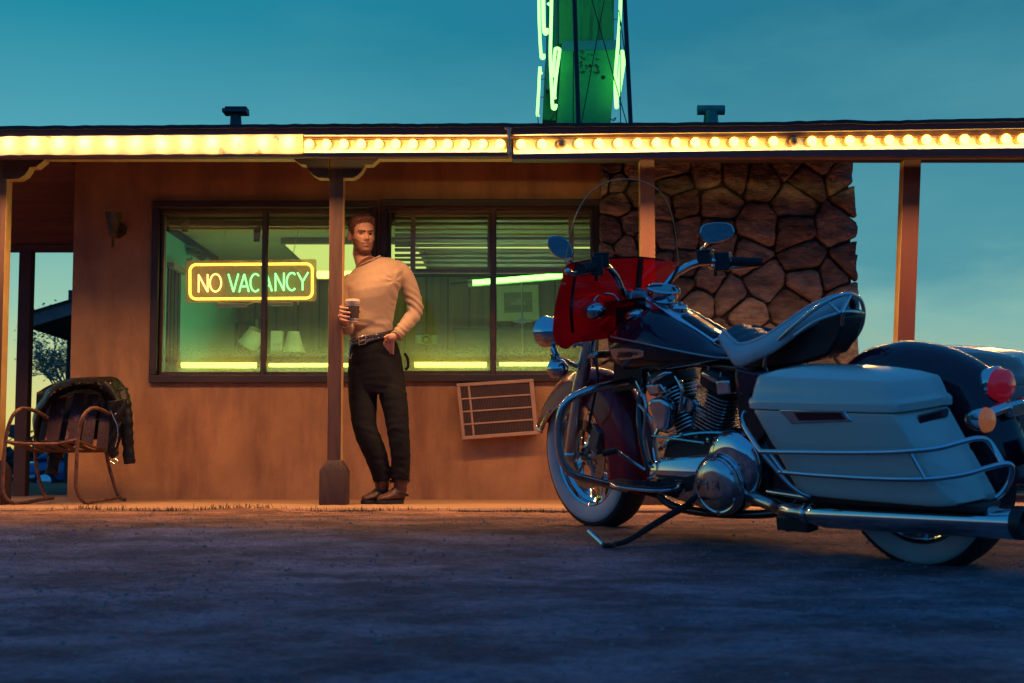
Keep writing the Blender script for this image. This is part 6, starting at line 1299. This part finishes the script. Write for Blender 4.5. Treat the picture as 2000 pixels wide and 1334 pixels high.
dc = (L(1257, 572, 0) + L(1316, 572, 0)) / 2; dz = nrm(nrm(cl_[0] - cl_[3]) * V(1, 0, 1)); up_ = nrm(V(-dz[2], 0, dz[0])); up_ = up_ if up_[2] > 0 else -up_; up_ = nrm(up_ * .75 + V(-.05, .06, 1) * .5); dcc = (cl_[0] + mir(cl_[0])) / 2 + V(-.045, 0, .012)
q = MB(); q.lathe([(.052, -.03), (.066, -.01), (.069, .008), (.069, .016), (.062, .020), (.060, .016)], dcc, up_, 40); dl = bp(q, 'speedometer', CHROME, con)
q = MB(); q.lathe([(.0605, .0165), (.03, .0172), (0, .0175)], dcc, up_, 32); bp(q, 'dial', mat('dial glass', (.03, .06, .08), rough=.05, spec=.9, coat=1), con)
q = MB(); k_ = cC[7]; fcx = (k_ + mir(k_)) / 2 + V(0, 0, .012); q.lathe([(0, .018), (.028, .018), (.034, .012), (.036, .0), (.036, -.01)], fcx, up_, 28); q.tube([fcx + V(-.02, 0, .02), fcx + V(.02, 0, .02)], .004, 8); bp(q, 'ignition_knob', CHROME, con)
vs, fs = text_mesh('Harley', .036, .0006); a_ = cC[14]; m_ = (a_ + mir(a_)) / 2; ux = nrm(cC[11] - cC[16]) * V(1, 0, 1); q = MB(); q.add([m_ + V(0, -1, 0) * v_[0] * 0 + ux * (-v_[0]) * .85 + V(0, -1, 0) * (-v_[1]) * -.9 + V(0, 0, .0142 + v_[2]) for v_ in vs], fs); bp(q, 'lettering', CHROMD, con, smooth=0)
for s, px, py in ((1, 1238, 613), (-1, 0, 0)):
    c = L(1238, 613, .105) * V(1, s, 1); q = MB(); q.lathe([(0, .014), (.026, .013), (.036, .006), (.038, -.004), (.036, -.012)], c, (.25, .12 * s, 1), 28); bp(q, 'fuel_cap', CHROME, tkL if s > 0 else tk)
# seat
tp = [(1413, 648, .08), (1427, 661, .115), (1446, 674, .135), (1475, 668, .142), (1505, 653, .136), (1540, 629, .112), (1575, 605, .080), (1605, 590, .050), (1638, 579, .022), (1662, 580, .004)]
bb_ = [(1410, 667, .09), (1421, 688, .128), (1441, 715, .156), (1475, 704, .160), (1510, 688, .155), (1540, 667, .132), (1575, 643, .100), (1610, 626, .070), (1643, 615, .038), (1666, 610, .010)]
T_ = cat([L(*p_) for p_ in tp], 5); B_ = cat([L(*p_) for p_ in bb_], 5)
for s in (1, -1):
    q = MB(); q.loft([[ (a * (1 - t) + b * t + V(0, .018 * math.sin(math.pi * t), 0)) * V(1, s, 1) for t in np.linspace(0, 1, 8)] for a, b in zip(T_, B_)], cap=False, closed=False)
    if s > 0: seat = bp(q, 'seat', WLEA, solid=.012, smooth=180, normals=False)
    else: bp(q, 'valance', WLEA, seat, solid=.012, smooth=180, normals=False)
q = MB(); q.loft([[V(a[0], a[1] * t, a[2] - .004 + .022 * (1 - t * t) * (1 if i < 30 else .3) + .004 * math.sin(i * 1.9) * (abs(t) < .9)) for t in np.linspace(1, -1, 15)] for i, a in enumerate(T_)], cap=False, closed=False); bp(q, 'cushion', BLEA, seat, smooth=180, normals=False)
for s in (1, -1):
    q = MB(); q.tube([(a + V(0, .002, .004)) * V(1, s, 1) for a in T_], .007, 8); bp(q, 'piping', WLEA if s > 0 else BLEA, seat)
q = MB(); q.prism([L(x, y, .085) for x, y in [(1440, 700), (1475, 690), (1520, 672), (1560, 648), (1600, 622), (1640, 608), (1648, 622), (1636, 664), (1616, 694), (1560, 712), (1470, 722), (1430, 715)]], V(0, -.12, 0)); bp(q, 'seat_base', IRON, seat, bevel=.01)
q = MB(); q.loft([[V(a[0] - .03, -.10 + .0 * t, a[2] - .01) * (1 - t) + V(a[0] - .02, -.125, a[2] + .055 * math.sin(math.pi * min(1, (i - 17) / 14)) + .008 * math.sin(i * 1.3)) * t for t in np.linspace(0, 1, 4)] for i, a in enumerate(T_) if 17 <= i <= 31], cap=False, closed=False); bp(q, 'far_bolster', BLEA, seat, solid=.02, smooth=180, normals=False)
# grab rail
def tl(pts, r_, n=8, m=6): q = MB(); q.tube(cat([L(p_[0], p_[1], p_[2] * .62 + .030 * max(0, min(1, p_[2] / .15))) for p_ in pts], m), r_, 12); return q
q = tl([(1497, 726, .15), (1493, 714, .17), (1498, 694, .185), (1517, 668, .195), (1552, 635, .20), (1588, 606, .19), (1615, 589, .17), (1638, 578, .13), (1662, 574, .06), (1680, 585, -.03), (1687, 608, -.09), (1683, 636, -.10), (1668, 662, -.08), (1645, 684, -.06), (1628, 697, -.05)], .0075); gr_ = bp(q, 'grab_rail', CHROME)
q = tl([(1552, 655, .205), (1590, 629, .19), (1630, 614, .16), (1660, 608, .08), (1686, 611, -.08)], .0065); bp(q, 'cross_rail', CHROME, gr_)
for pts in ([(1617, 589, .165), (1641, 612, .15)], [(1662, 574, .06), (1643, 611, .14)], [(1646, 614, .12), (1641, 648, .08), (1627, 680, .05), (1621, 698, .04)]): bp(tl(pts, .0062), 'strut', CHROME, gr_)
# rear fender
fc = sorted([tuple(L(x, y, 0)[[0, 2]]) for x, y in [(1640, 702), (1700, 682), (1740, 671), (1780, 667), (1850, 680), (1910, 710), (1937, 742)]], reverse=True)
fpts = [V(.36, 0, .60), V(.27, 0, .70)] + [V(p_[0], 0, p_[1]) for p_ in fc if p_[0] < .2] + [V(-.34, 0, .55), V(-.375, 0, .44), V(-.39, 0, .33)]
Fc = cat(fpts, 5); q = MB(); rows = []
for i, c in enumerate(Fc):
    t = nrm(Fc[min(i + 1, len(Fc) - 1)] - Fc[max(0, i - 1)]); n_ = nrm(np.cross(t, V(0, 1, 0))); n_ = n_ if n_ @ (c - V(0, 0, .3)) > 0 else -n_
    rows.append([c + V(0, .102 * math.sin(b), 0) - n_ * (.09 * (1 - math.cos(b))) for b in np.linspace(-1.5, 1.5, 15)]); rows[-1] = [rows[-1][0] - n_ * .09] + rows[-1] + [rows[-1][-1] - n_ * .09]
q.loft(rows, cap=False, closed=False); rf_ = bp(q, 'rear_fender', PLUM, solid=.005, smooth=70, normals=False)
# saddlebags
def smooth_ring(pts, z, n=6): return [V(p_[0], p_[1], z) for p_ in cat([(*p_, 0) for p_ in pts], n, True)]
top_r = [(.40, .22), (.425, .26), (.423, .32), (.405, .375), (.34, .405), (.06, .415), (-.16, .412), (-.215, .390), (-.243, .32), (-.258, .25), (-.256, .225), (.06, .22)]
bot_r = [(.25, .225), (.268, .255), (.265, .31), (.245, .355), (.19, .378), (-.06, .386), (-.30, .384), (-.365, .365), (-.396, .31), (-.41, .25), (-.408, .225), (-.06, .22)]
def mixr(t, sc=1.0, dz=0):
    m_ = [(a[0] * (1 - t) + b[0] * t, a[1] * (1 - t) + b[1] * t) for a, b in zip(top_r, bot_r)]; cx = (.07 * (1 - t) - .083 * t); cy = .30
    return [(cx + (x - cx) * sc, cy + (y - cy) * sc) for x, y in m_]
for s in (1, -1):
    S_ = V(1, s, 1); sg = lambda q: (setattr(q, 'v', [tuple(np.array(p_) * S_) for p_ in q.v]), q)[1]
    q = MB(); rg = []
    for t, sc_ in ((0, .97), (.02, .985), (.12, .985), (.3, .985), (.42, .985), (.45, .975), (.48, .985), (.7, .99), (.9, .99), (.96, .97), (.99, .92), (1.0, .85)): rg.append(smooth_ring(mixr(t, sc_), .598 - .29 * t))
    q.loft(rg); bag = bp(sg(q), 'saddlebag', BAGP, smooth=50)
    q = MB(); lid = [(.602, 1.0, 0, 0), (.605, 1.025, 0, 0), (.628, 1.03, 0, 0), (.636, 1.012, 0, 0), (.642, .985, 0, 0), (.67, .962, 0, -.002), (.705, .925, 0, -.006), (.714, .90, 0, -.008), (.730, .72, 0, -.02), (.742, .48, 0, -.028), (.748, .2, 0, -.03)]
    rg = []
    for z, sc_, dx, dy in lid:
        z = z if z < .64 else .64 + (z - .64) * .86; r_ = smooth_ring([(x + dx, y + dy) for x, y in mixr(0, sc_)], z)
        rg.append([p_ + V(0, 0, (.05 * (p_[0]) if z > .65 else 0) * (z - .65) / .1) for p_ in r_])
    q.loft(rg); ld = bp(sg(q), 'lid', BAGP, bag, smooth=32)
    q = MB(); fr_ = [L(1520, 799, .409), L(1650, 800, .413), L(1666, 824, .412), L(1546, 828, .408)]; q.prism([p_ + V(0, .004, 0) for p_ in fr_], V(0, -.012, 0)); lt = bp(sg(q), 'latch', CHROMD, bag, bevel=.005)
    q = MB(); fr_ = [L(1548, 804, .42), L(1641, 805, .42), L(1650, 820, .42), L(1560, 822, .42)]; q.prism([p_ for p_ in fr_], V(0, -.01, 0)); bp(sg(q), 'reflector', DKRED, lt, bevel=.002)
    q = MB(); a, b = V(-.238, .345, .575), V(-.268, .235, .582); nrm_ = nrm(np.cross(b - a, V(0, 0, 1))); q.hexa([a + V(-.002, .0, -.016), b + V(-.002, 0, -.016), b + V(-.012, -.002, -.016), a + V(-.012, .004, -.016), a + V(-.002, .0, .012), b + V(-.002, 0, .012), b + V(-.012, -.002, .012), a + V(-.012, .004, .012)]); bp(sg(q), 'rear_reflector', DKRED, bag, bevel=.004)
    q = MB(); q.tube(cat([L(1454, 806, .33), L(1450, 815, .36), L(1453, 830, .40), L(1468, 856, .42), L(1484, 879, .432), L(1496, 882, .436), L(1560, 883, .44), L(1640, 884, .44), L(1720, 883.5, .44), L(1790, 880, .438), L(1835, 875, .42), L(1872, 865, .385), L(1905, 857, .34), L(1928, 860, .30), L(1944, 880, .29), L(1958, 905, .30)], 5), .0088, 12)
    q.tube(cat([L(1524, 921, .425), L(1540, 923, .43), L(1600, 928, .434), L(1700, 934, .436), L(1790, 936, .432), L(1840, 933, .41), L(1890, 925, .37), L(1935, 912, .325), L(1968, 906, .295), L(1977, 917, .275), L(1972, 940, .27), L(1958, 962, .28), L(1946, 972, .29)], 5), .0088, 12)
    q.tube(cat([L(1486, 881, .43), L(1508, 908, .42), L(1540, 945, .40), L(1562, 962, .38), L(1582, 970, .36)], 5), .0085, 12); q.tube([L(1502, 884, .435), L(1530, 922, .43)], .007, 10); q.tube([L(1778, 884, .438), L(1806, 935, .43)], .006, 10); q.tube([L(1500, 960, .3), L(1580, 972, .36)], .008, 10)
    bp(sg(q), 'bag_rail', CHROME, bag)
    # exhaust
    q = MB(); m0, m1 = V(.285, .265, .222), V(-.515, .275, .257); q.tube([m0, m0 * .97 + m1 * .03, m0 * .9 + m1 * .1, m0 * .1 + m1 * .9, m1], [.030, .040, .047, .050, .051], 28); mf = bp(sg(q), 'muffler', CHROME)
    q = MB(); q.lathe([(.051, -.004), (.0515, .03), (.046, .034), (.040, .03), (.040, -.06), (0, -.06)], m1, m1 - m0, 28); bp(sg(q), 'tip', IRON, mf)
    q = MB(); q.tube(cat([m0 + V(-.02, 0, 0), m0 + V(.04, -.004, 0), m0 + V(.13, -.03, -.004), m0 + V(.24, -.10, -.01), m0 + V(.45, -.15, .02)], 6), .026, 16); q.lathe([(.033, 0), (.036, .004), (.036, .018), (.033, .022)], m0 + V(.0, 0, 0), m0 - m1, 24); bp(sg(q), 'header_pipe', CHROMD, mf)
    q = MB(); q.tube([m0 + V(.02, -.02, -.02), m0 + V(.10, -.03, -.055), m0 + V(.13, -.03, -.065), m0 + V(.15, -.03, -.05)], [.02, .022, .018, .012], 10); q.box((m0[0] + .02, .2, .15), (m0[0] + .16, .26, .20)); bp(sg(q), 'bracket', IRON, mf, bevel=.006)
    q = MB(); q.hexa([V(.30, .20, .275), V(-.42, .21, .29), V(-.42, .33, .29), V(.30, .32, .275), V(.30, .2, .30), V(-.42, .21, .312), V(-.42, .33, .312), V(.30, .32, .30)]); bp(sg(q), 'bag_mount', IRON, bag, bevel=.004)
# lamps at the rear
q = MB(); c = V(-.285, .0, .638); q.lathe([(.04, .04), (.058, .0), (.061, -.012), (.056, -.02)], c, (1, 0, .15), 30); tlm = bp(q, 'tail_light', CHROME)
q = MB(); q.lathe([(.056, -.014), (.054, -.05), (.035, -.066), (0, -.07)], c, (1, 0, .15), 28); bp(q, 'lens', REDL, tlm)
for s in (1, -1):
    c = L(1918, 820, .175) * V(1, s, 1); q = MB(); q.lathe([(0, .052), (.022, .048), (.036, .025), (.040, -.002), (.041, -.014)], c, (1, 0, 0), 28); sg_ = bp(q, 'turn_signal', CHROME); q = MB(); q.lathe([(.040, -.012), (.036, -.026), (0, -.034)], c, (1, 0, 0), 26); bp(q, 'lens', AMB, sg_)
    q = MB(); q.tube(cat([c + V(.01, -.03 * s, .0), c + V(.0, -.07 * s, .016), c * V(1, 0, 1) + V(.0, .05 * s, .02)], 5), [.016, .018, .02], 12); bp(q, 'signal_stalk', CHROME, sg_)
q = MB(); c = L(1918, 820, .175); q.cbox(V(c[0] - .01, 0, c[2] + .01), (.03, .10, .05)); bp(q, 'signal_bar', CHROME, bevel=.01)
q = MB(); q.cbox(V(-.44, 0, .43), (.012, .18, .10), np.array([[.94, 0, .34], [0, 1, 0], [-.34, 0, .94]])); bp(q, 'licence_plate', mat('dark plate', (.08, .09, .10), rough=.4), bevel=.003)
# frame and dark masses under the tank
q = MB()
for s in (1, -1):
    q.tube(cat([V(1.27, .03 * s, .66), V(1.25, .10 * s, .50), V(1.20, .12 * s, .30), V(1.10, .12 * s, .165), V(.70, .13 * s, .16), V(.45, .13 * s, .22), V(.38, .13 * s, .42), V(.45, .12 * s, .62), V(.62, .08 * s, .69), V(1.25, .04 * s, .74)], 6), .017, 12)
    q.tube([V(.40, .125 * s, .33), V(0, .115 * s, .324)], .022, 12); q.tube([V(.3, .13 * s, .62), V(.03, .13 * s, .36)], .02, 12)
fr = bp(q, 'frame', BLKP)
q = MB(); q.prism([L(x, y, .115) for x, y in [(1430, 718), (1446, 722), (1500, 722), (1500, 850), (1470, 880), (1445, 850), (1436, 780)]], V(0, -.23, 0)); q.box((.30, -.10, .20), (.62, .10, .62)); bp(q, 'battery_box', BLKP, bevel=.015)
q = MB(); q.prism([L(x, y, .16) for x, y in [(1433, 715), (1470, 726), (1500, 726), (1495, 748), (1462, 778), (1440, 770)]], V(0, -.03, 0)); bp(q, 'side_cover', PLUM, bevel=.012)
# engine
q = MB(); q.prism([V(x, .10, z) for x, z in [(1.13, .24), (1.16, .33), (1.12, .42), (1.0, .47), (.86, .46), (.62, .44), (.55, .36), (.56, .24), (.66, .18), (1.05, .18)]], V(0, -.22, 0)); eng = bp(q, 'engine', IRON, bevel=.02, seg=3)
CR = V(1.0, 0, .30)
def sq(c, ax, u, w, h, n=24, e=.55): return [c + u * h * np.sign(math.cos(t)) * abs(math.cos(t)) ** e + w * h * np.sign(math.sin(t)) * abs(math.sin(t)) ** e for t in [2 * math.pi * k / n for k in range(n)]]
for an in (22.5, -22.5):
    ax = V(math.sin(R(an)), 0, math.cos(R(an))); u = V(ax[2], 0, -ax[0]); w = V(0, 1, 0)
    q = MB(); q.tube([CR + ax * .10, CR + ax * .36], .062, 24); cy = bp(q, 'cylinder', IRON, eng)
    q = MB()
    for k in range(13):
        d = .150 + k * .0146; h = .084 if k < 9 else .090; c = CR + ax * d; q.loft([sq(c, ax, u, w, h), sq(c + ax * .0048, ax, u, w, h)])
    bp(q, 'cooling_fins', [ALUF], cy, smooth=30)
    q = MB(); q.loft([sq(CR + ax * d, ax, u, w, h) for d, h in ((.335, .072), (.345, .085), (.375, .085), (.38, .088), (.405, .088), (.425, .08), (.432, .06))]); bp(q, 'rocker_cover', IRON, cy, bevel=.004)
    q = MB(); q.loft([sq(CR + ax * d, ax, u, w, h) for d, h in ((.384, .0895), (.392, .0905), (.400, .0895))]); q.loft([sq(CR + ax * d, ax, u, w, h) for d, h in ((.430, .066), (.438, .060), (.441, .04))])
    for k in range(8): a_ = 2 * math.pi * (k + .5) / 8; c_ = CR + ax * .415 + u * .086 * math.cos(a_) + w * .086 * math.sin(a_); q.tube([c_, c_ + ax * .018], .0065, 8)
    bp(q, 'cover_trim', CHROME, cy, bevel=.001)
for (pts, c, dep) in (([(1397, 742), (1424, 742), (1427, 770), (1399, 772)], .105, .05), ([(1258, 752), (1290, 748), (1302, 768), (1268, 774)], .10, .04)):
    q = MB(); q.prism([L(x, y, c) for x, y in pts], V(0, -dep, 0)); bp(q, 'head_bolt_cover', CHROME, eng, bevel=.008, seg=3)
q = MB(); q.prism([L(x, y, .145) for x, y in [(1262, 790), (1268, 779), (1288, 776), (1302, 786), (1305, 800), (1300, 838), (1290, 845), (1280, 838)]], V(0, -.05, 0)); bp(q, 'horn_cover', CHROME, eng, bevel=.014, seg=4)
q = MB(); q.tube([L(1248, 790, .12), L(1292, 838, .12)], .006, 8); q.tube([L(1275, 851, .15), L(1373, 865, .17)], .006, 8); q.tube(cat([L(1244, 745, .1), L(1262, 790, .12), L(1258, 850, .13), L(1268, 900, .12)], 5), .008, 8); q.tube(cat([L(1320, 735, .09), L(1332, 760, .1), L(1328, 800, .1)], 5), .008, 8)
for p_ in [(1246, 764), (1253, 772), (1268, 748), (1330, 745), (1300, 758), (1318, 852), (1336, 850)]: q.ball(L(*p_, .11), .008, 8)
bp(q, 'plumbing', CHROMD, eng)
q = MB(); q.tube(cat([CR + V(-.10, .03, .20), CR + V(0, .05, .27), CR + V(.10, .03, .20)], 6), .024, 14); q.lathe([(0, 0), (.030, 0), (.034, .006), (.030, .014), (0, .016)], CR + V(0, .070, .262), (0, 1, 0), 20); bp(q, 'intake', CHROMD, eng)
for x, z in ((1.13, .33), (1.11, .40), (1.02, .445), (.94, .445), (.88, .43), (1.14, .26), (.66, .42), (.60, .38)):
    q = MB(); q.lathe([(.009, 0), (.009, .010), (.005, .012), (0, .012)], V(x, .10, z), (0, 1, 0), 8); bp(q, 'case_bolt', CHROME, eng)
for pts in ([V(1.15, .105, .38), V(1.06, .115, .43), V(.92, .115, .455), V(.80, .11, .46)], [V(1.17, .08, .46), V(1.20, .09, .40), V(1.18, .10, .30)]):
    q = MB(); q.tube(cat(pts, 6), .008, 8); bp(q, 'oil_line', CHROME, eng)
# primary cover
pc = V(.778, 0, .277); pf_ = V(1.075, 0, .288)
def stadium(c0, r0, c1, r1, y, n=20):
    d = c1 - c0; a0 = math.atan2(d[2], d[0]); o = []
    for k in range(n + 1): a = a0 + math.pi / 2 + math.pi * k / n; o.append(V(c0[0] + r0 * math.cos(a), y, c0[2] + r0 * math.sin(a)))
    for k in range(n + 1): a = a0 - math.pi / 2 + math.pi * k / n; o.append(V(c1[0] + r1 * math.cos(a), y, c1[2] + r1 * math.sin(a)))
    return o
q = MB(); q.loft([stadium(pc, .118 + e, pf_, .074 + e, y) for y, e in ((.10, 0), (.165, 0), (.178, -.004), (.186, -.014))]); pr_ = bp(q, 'primary_cover', CHROME, smooth=45)
q = MB(); hc = V(.735, 0, .345); q.loft([[V(hc[0] + r_ * math.cos(a) * 1.0, y, hc[2] + r_ * math.sin(a)) for a in np.linspace(0, 2 * math.pi, 41)[:-1]] for y, r_ in ((.07, .135), (.12, .135), (.145, .127), (.160, .105), (.166, .06))]); bp(q, 'transmission_bulge', CHROME, pr_, smooth=60)
q = MB(); q.lathe([(.111, -.02), (.111, .004), (.104, .012), (.098, .010), (.094, .014), (.088, .020), (.05, .026), (0, .028)], pc + V(0, .186, 0), (0, 1, 0), 56); dbc = bp(q, 'clutch_cover', CHROMD, pr_, smooth=50)
q = MB()
for k in range(6): a = R(30 + 60 * k); q.lathe([(.006, 0), (.006, .005), (0, .006)], pc + V(.1 * math.cos(a), .196, .1 * math.sin(a)), (0, 1, 0), 10)
bp(q, 'cover_screw', CHROME, dbc)
vs, fs = text_mesh('114', .05, .0006); q = MB(); q.add([pc + V(-v_[0], .213 + v_[2], v_[1]) for v_ in vs], fs); bp(q, 'lettering', IRON, dbc, smooth=0)
q = MB()
for pts in ([(1332, 933), (1357, 927), (1352, 958), (1338, 962)], [(1290, 935), (1312, 930), (1322, 945), (1312, 958), (1294, 955)]): q.prism([L(x, y, .1885) for x, y in pts], V(0, -.004, 0))
bp(q, 'recess', IRON, pr_, bevel=.001)
q = MB()
for k in range(9):
    o = stadium(pc, .110, pf_, .066, .184, 20); p_ = o[(k * 5) % len(o)]; q.lathe([(.006, 0), (.006, .008), (0, .009)], p_, (0, 1, 0), 10)
bp(q, 'cover_bolt', CHROME, pr_)
# guard, boards, levers, side stand
for s in (1, -1):
    S_ = V(1, s, 1); q = MB(); q.tube([p_ * S_ for p_ in cat([L(1240, 742, .03), L(1215, 747, .10), L(1165, 758, .24), L(1125, 772, .33), L(1103, 790, .37), L(1094, 812, .385), L(1091, 850, .39), L(1096, 890, .39), L(1106, 914, .375), L(1125, 929, .34), L(1160, 939, .25), L(1190, 947, .18), L(1225, 955, .11)], 6)], .0158, 16); bp(q, 'engine_guard', CHROMD)
    q = MB(); n = 28; o = []
    for k in range(n):
        a = 2 * math.pi * k / n; c, s_ = math.cos(a), math.sin(a); o.append(V(1.085 + .175 * np.sign(c) * abs(c) ** .7, .275 + .062 * np.sign(s_) * abs(s_) ** .8 * (1 - .18 * c), .262 + (.028 * max(0, c - .6))))
    q.loft([[p_ * S_ for p_ in o], [(p_ + V(0, 0, .012)) * S_ for p_ in o]]); fb = bp(q, 'floorboard', CHROME, bevel=.003)
    c0 = sum(o) / len(o); q = MB(); q.loft([[(c0 + (p_ - c0) * .93 + V(0, 0, .0125)) * S_ for p_ in o], [(c0 + (p_ - c0) * .90 + V(0, 0, .017)) * S_ for p_ in o]])
    for k in range(8): x = .97 + k * .032; q.tube([V(x, .235, .2795) * S_, V(x, .315, .2795) * S_], .005, 6)
    bp(q, 'foot_rubber', RUB, fb)
    q = MB(); q.tube([V(1.0, .12, .20) * S_, V(1.0, .26, .255) * S_], .013, 10); q.tube([V(1.18, .12, .20) * S_, V(1.18, .26, .255) * S_], .013, 10); bp(q, 'board_mount', IRON, fb)
q = MB(); q.tube(cat([L(1205, 881, .25), L(1222, 893, .22), L(1240, 905, .19), L(1260, 918, .17)], 5), .0075, 10); shl = bp(q, 'shift_lever', CHROME); q = MB(); q.tube([L(1178, 886, .29), L(1206, 880, .26)], .0125, 14); bp(q, 'shift_peg', RUB, shl)
def onground(px, py, h):      # where the side stand meets the lot, in the bike's own axes
    y = 5.5
    for _ in range(40): d_ = ray(px, py); y = .5 * y + .5 * d_[1] * (float(gz(0, y)) + h - CZ) / d_[2]
    return RB_.T @ (P(px, py, y) - bo)
q = MB(); k0, k1, k2 = V(.96, .14, .19), onground(1225, 1056, .022), onground(1190, 1064, .012); q.tube(cat([k0, (k0 * .55 + k1 * .45) + V(0, .01, .0), k1, k2], 6), [.014, .013, .011, .010], 12); q.tube([k2 + V(.02, .01, 0), k2 + V(-.03, .0, .003)], .012, 10); ks = bp(q, 'side_stand', IRON)
q = MB(); q.tube([onground(1150, 1037, .05), onground(1178, 1063, .016)], .0075, 8); bp(q, 'stand_tab', CHROME, ks)
for pts in ([L(1160, 700, .12), L(1168, 735, .13), L(1160, 780, .14), L(1150, 830, .13)], [L(1325, 520, -.15), L(1300, 570, -.1), L(1270, 620, -.06)]):
    q = MB(); q.tube(cat(pts, 6), .006, 8); bp(q, 'cable', RUB)
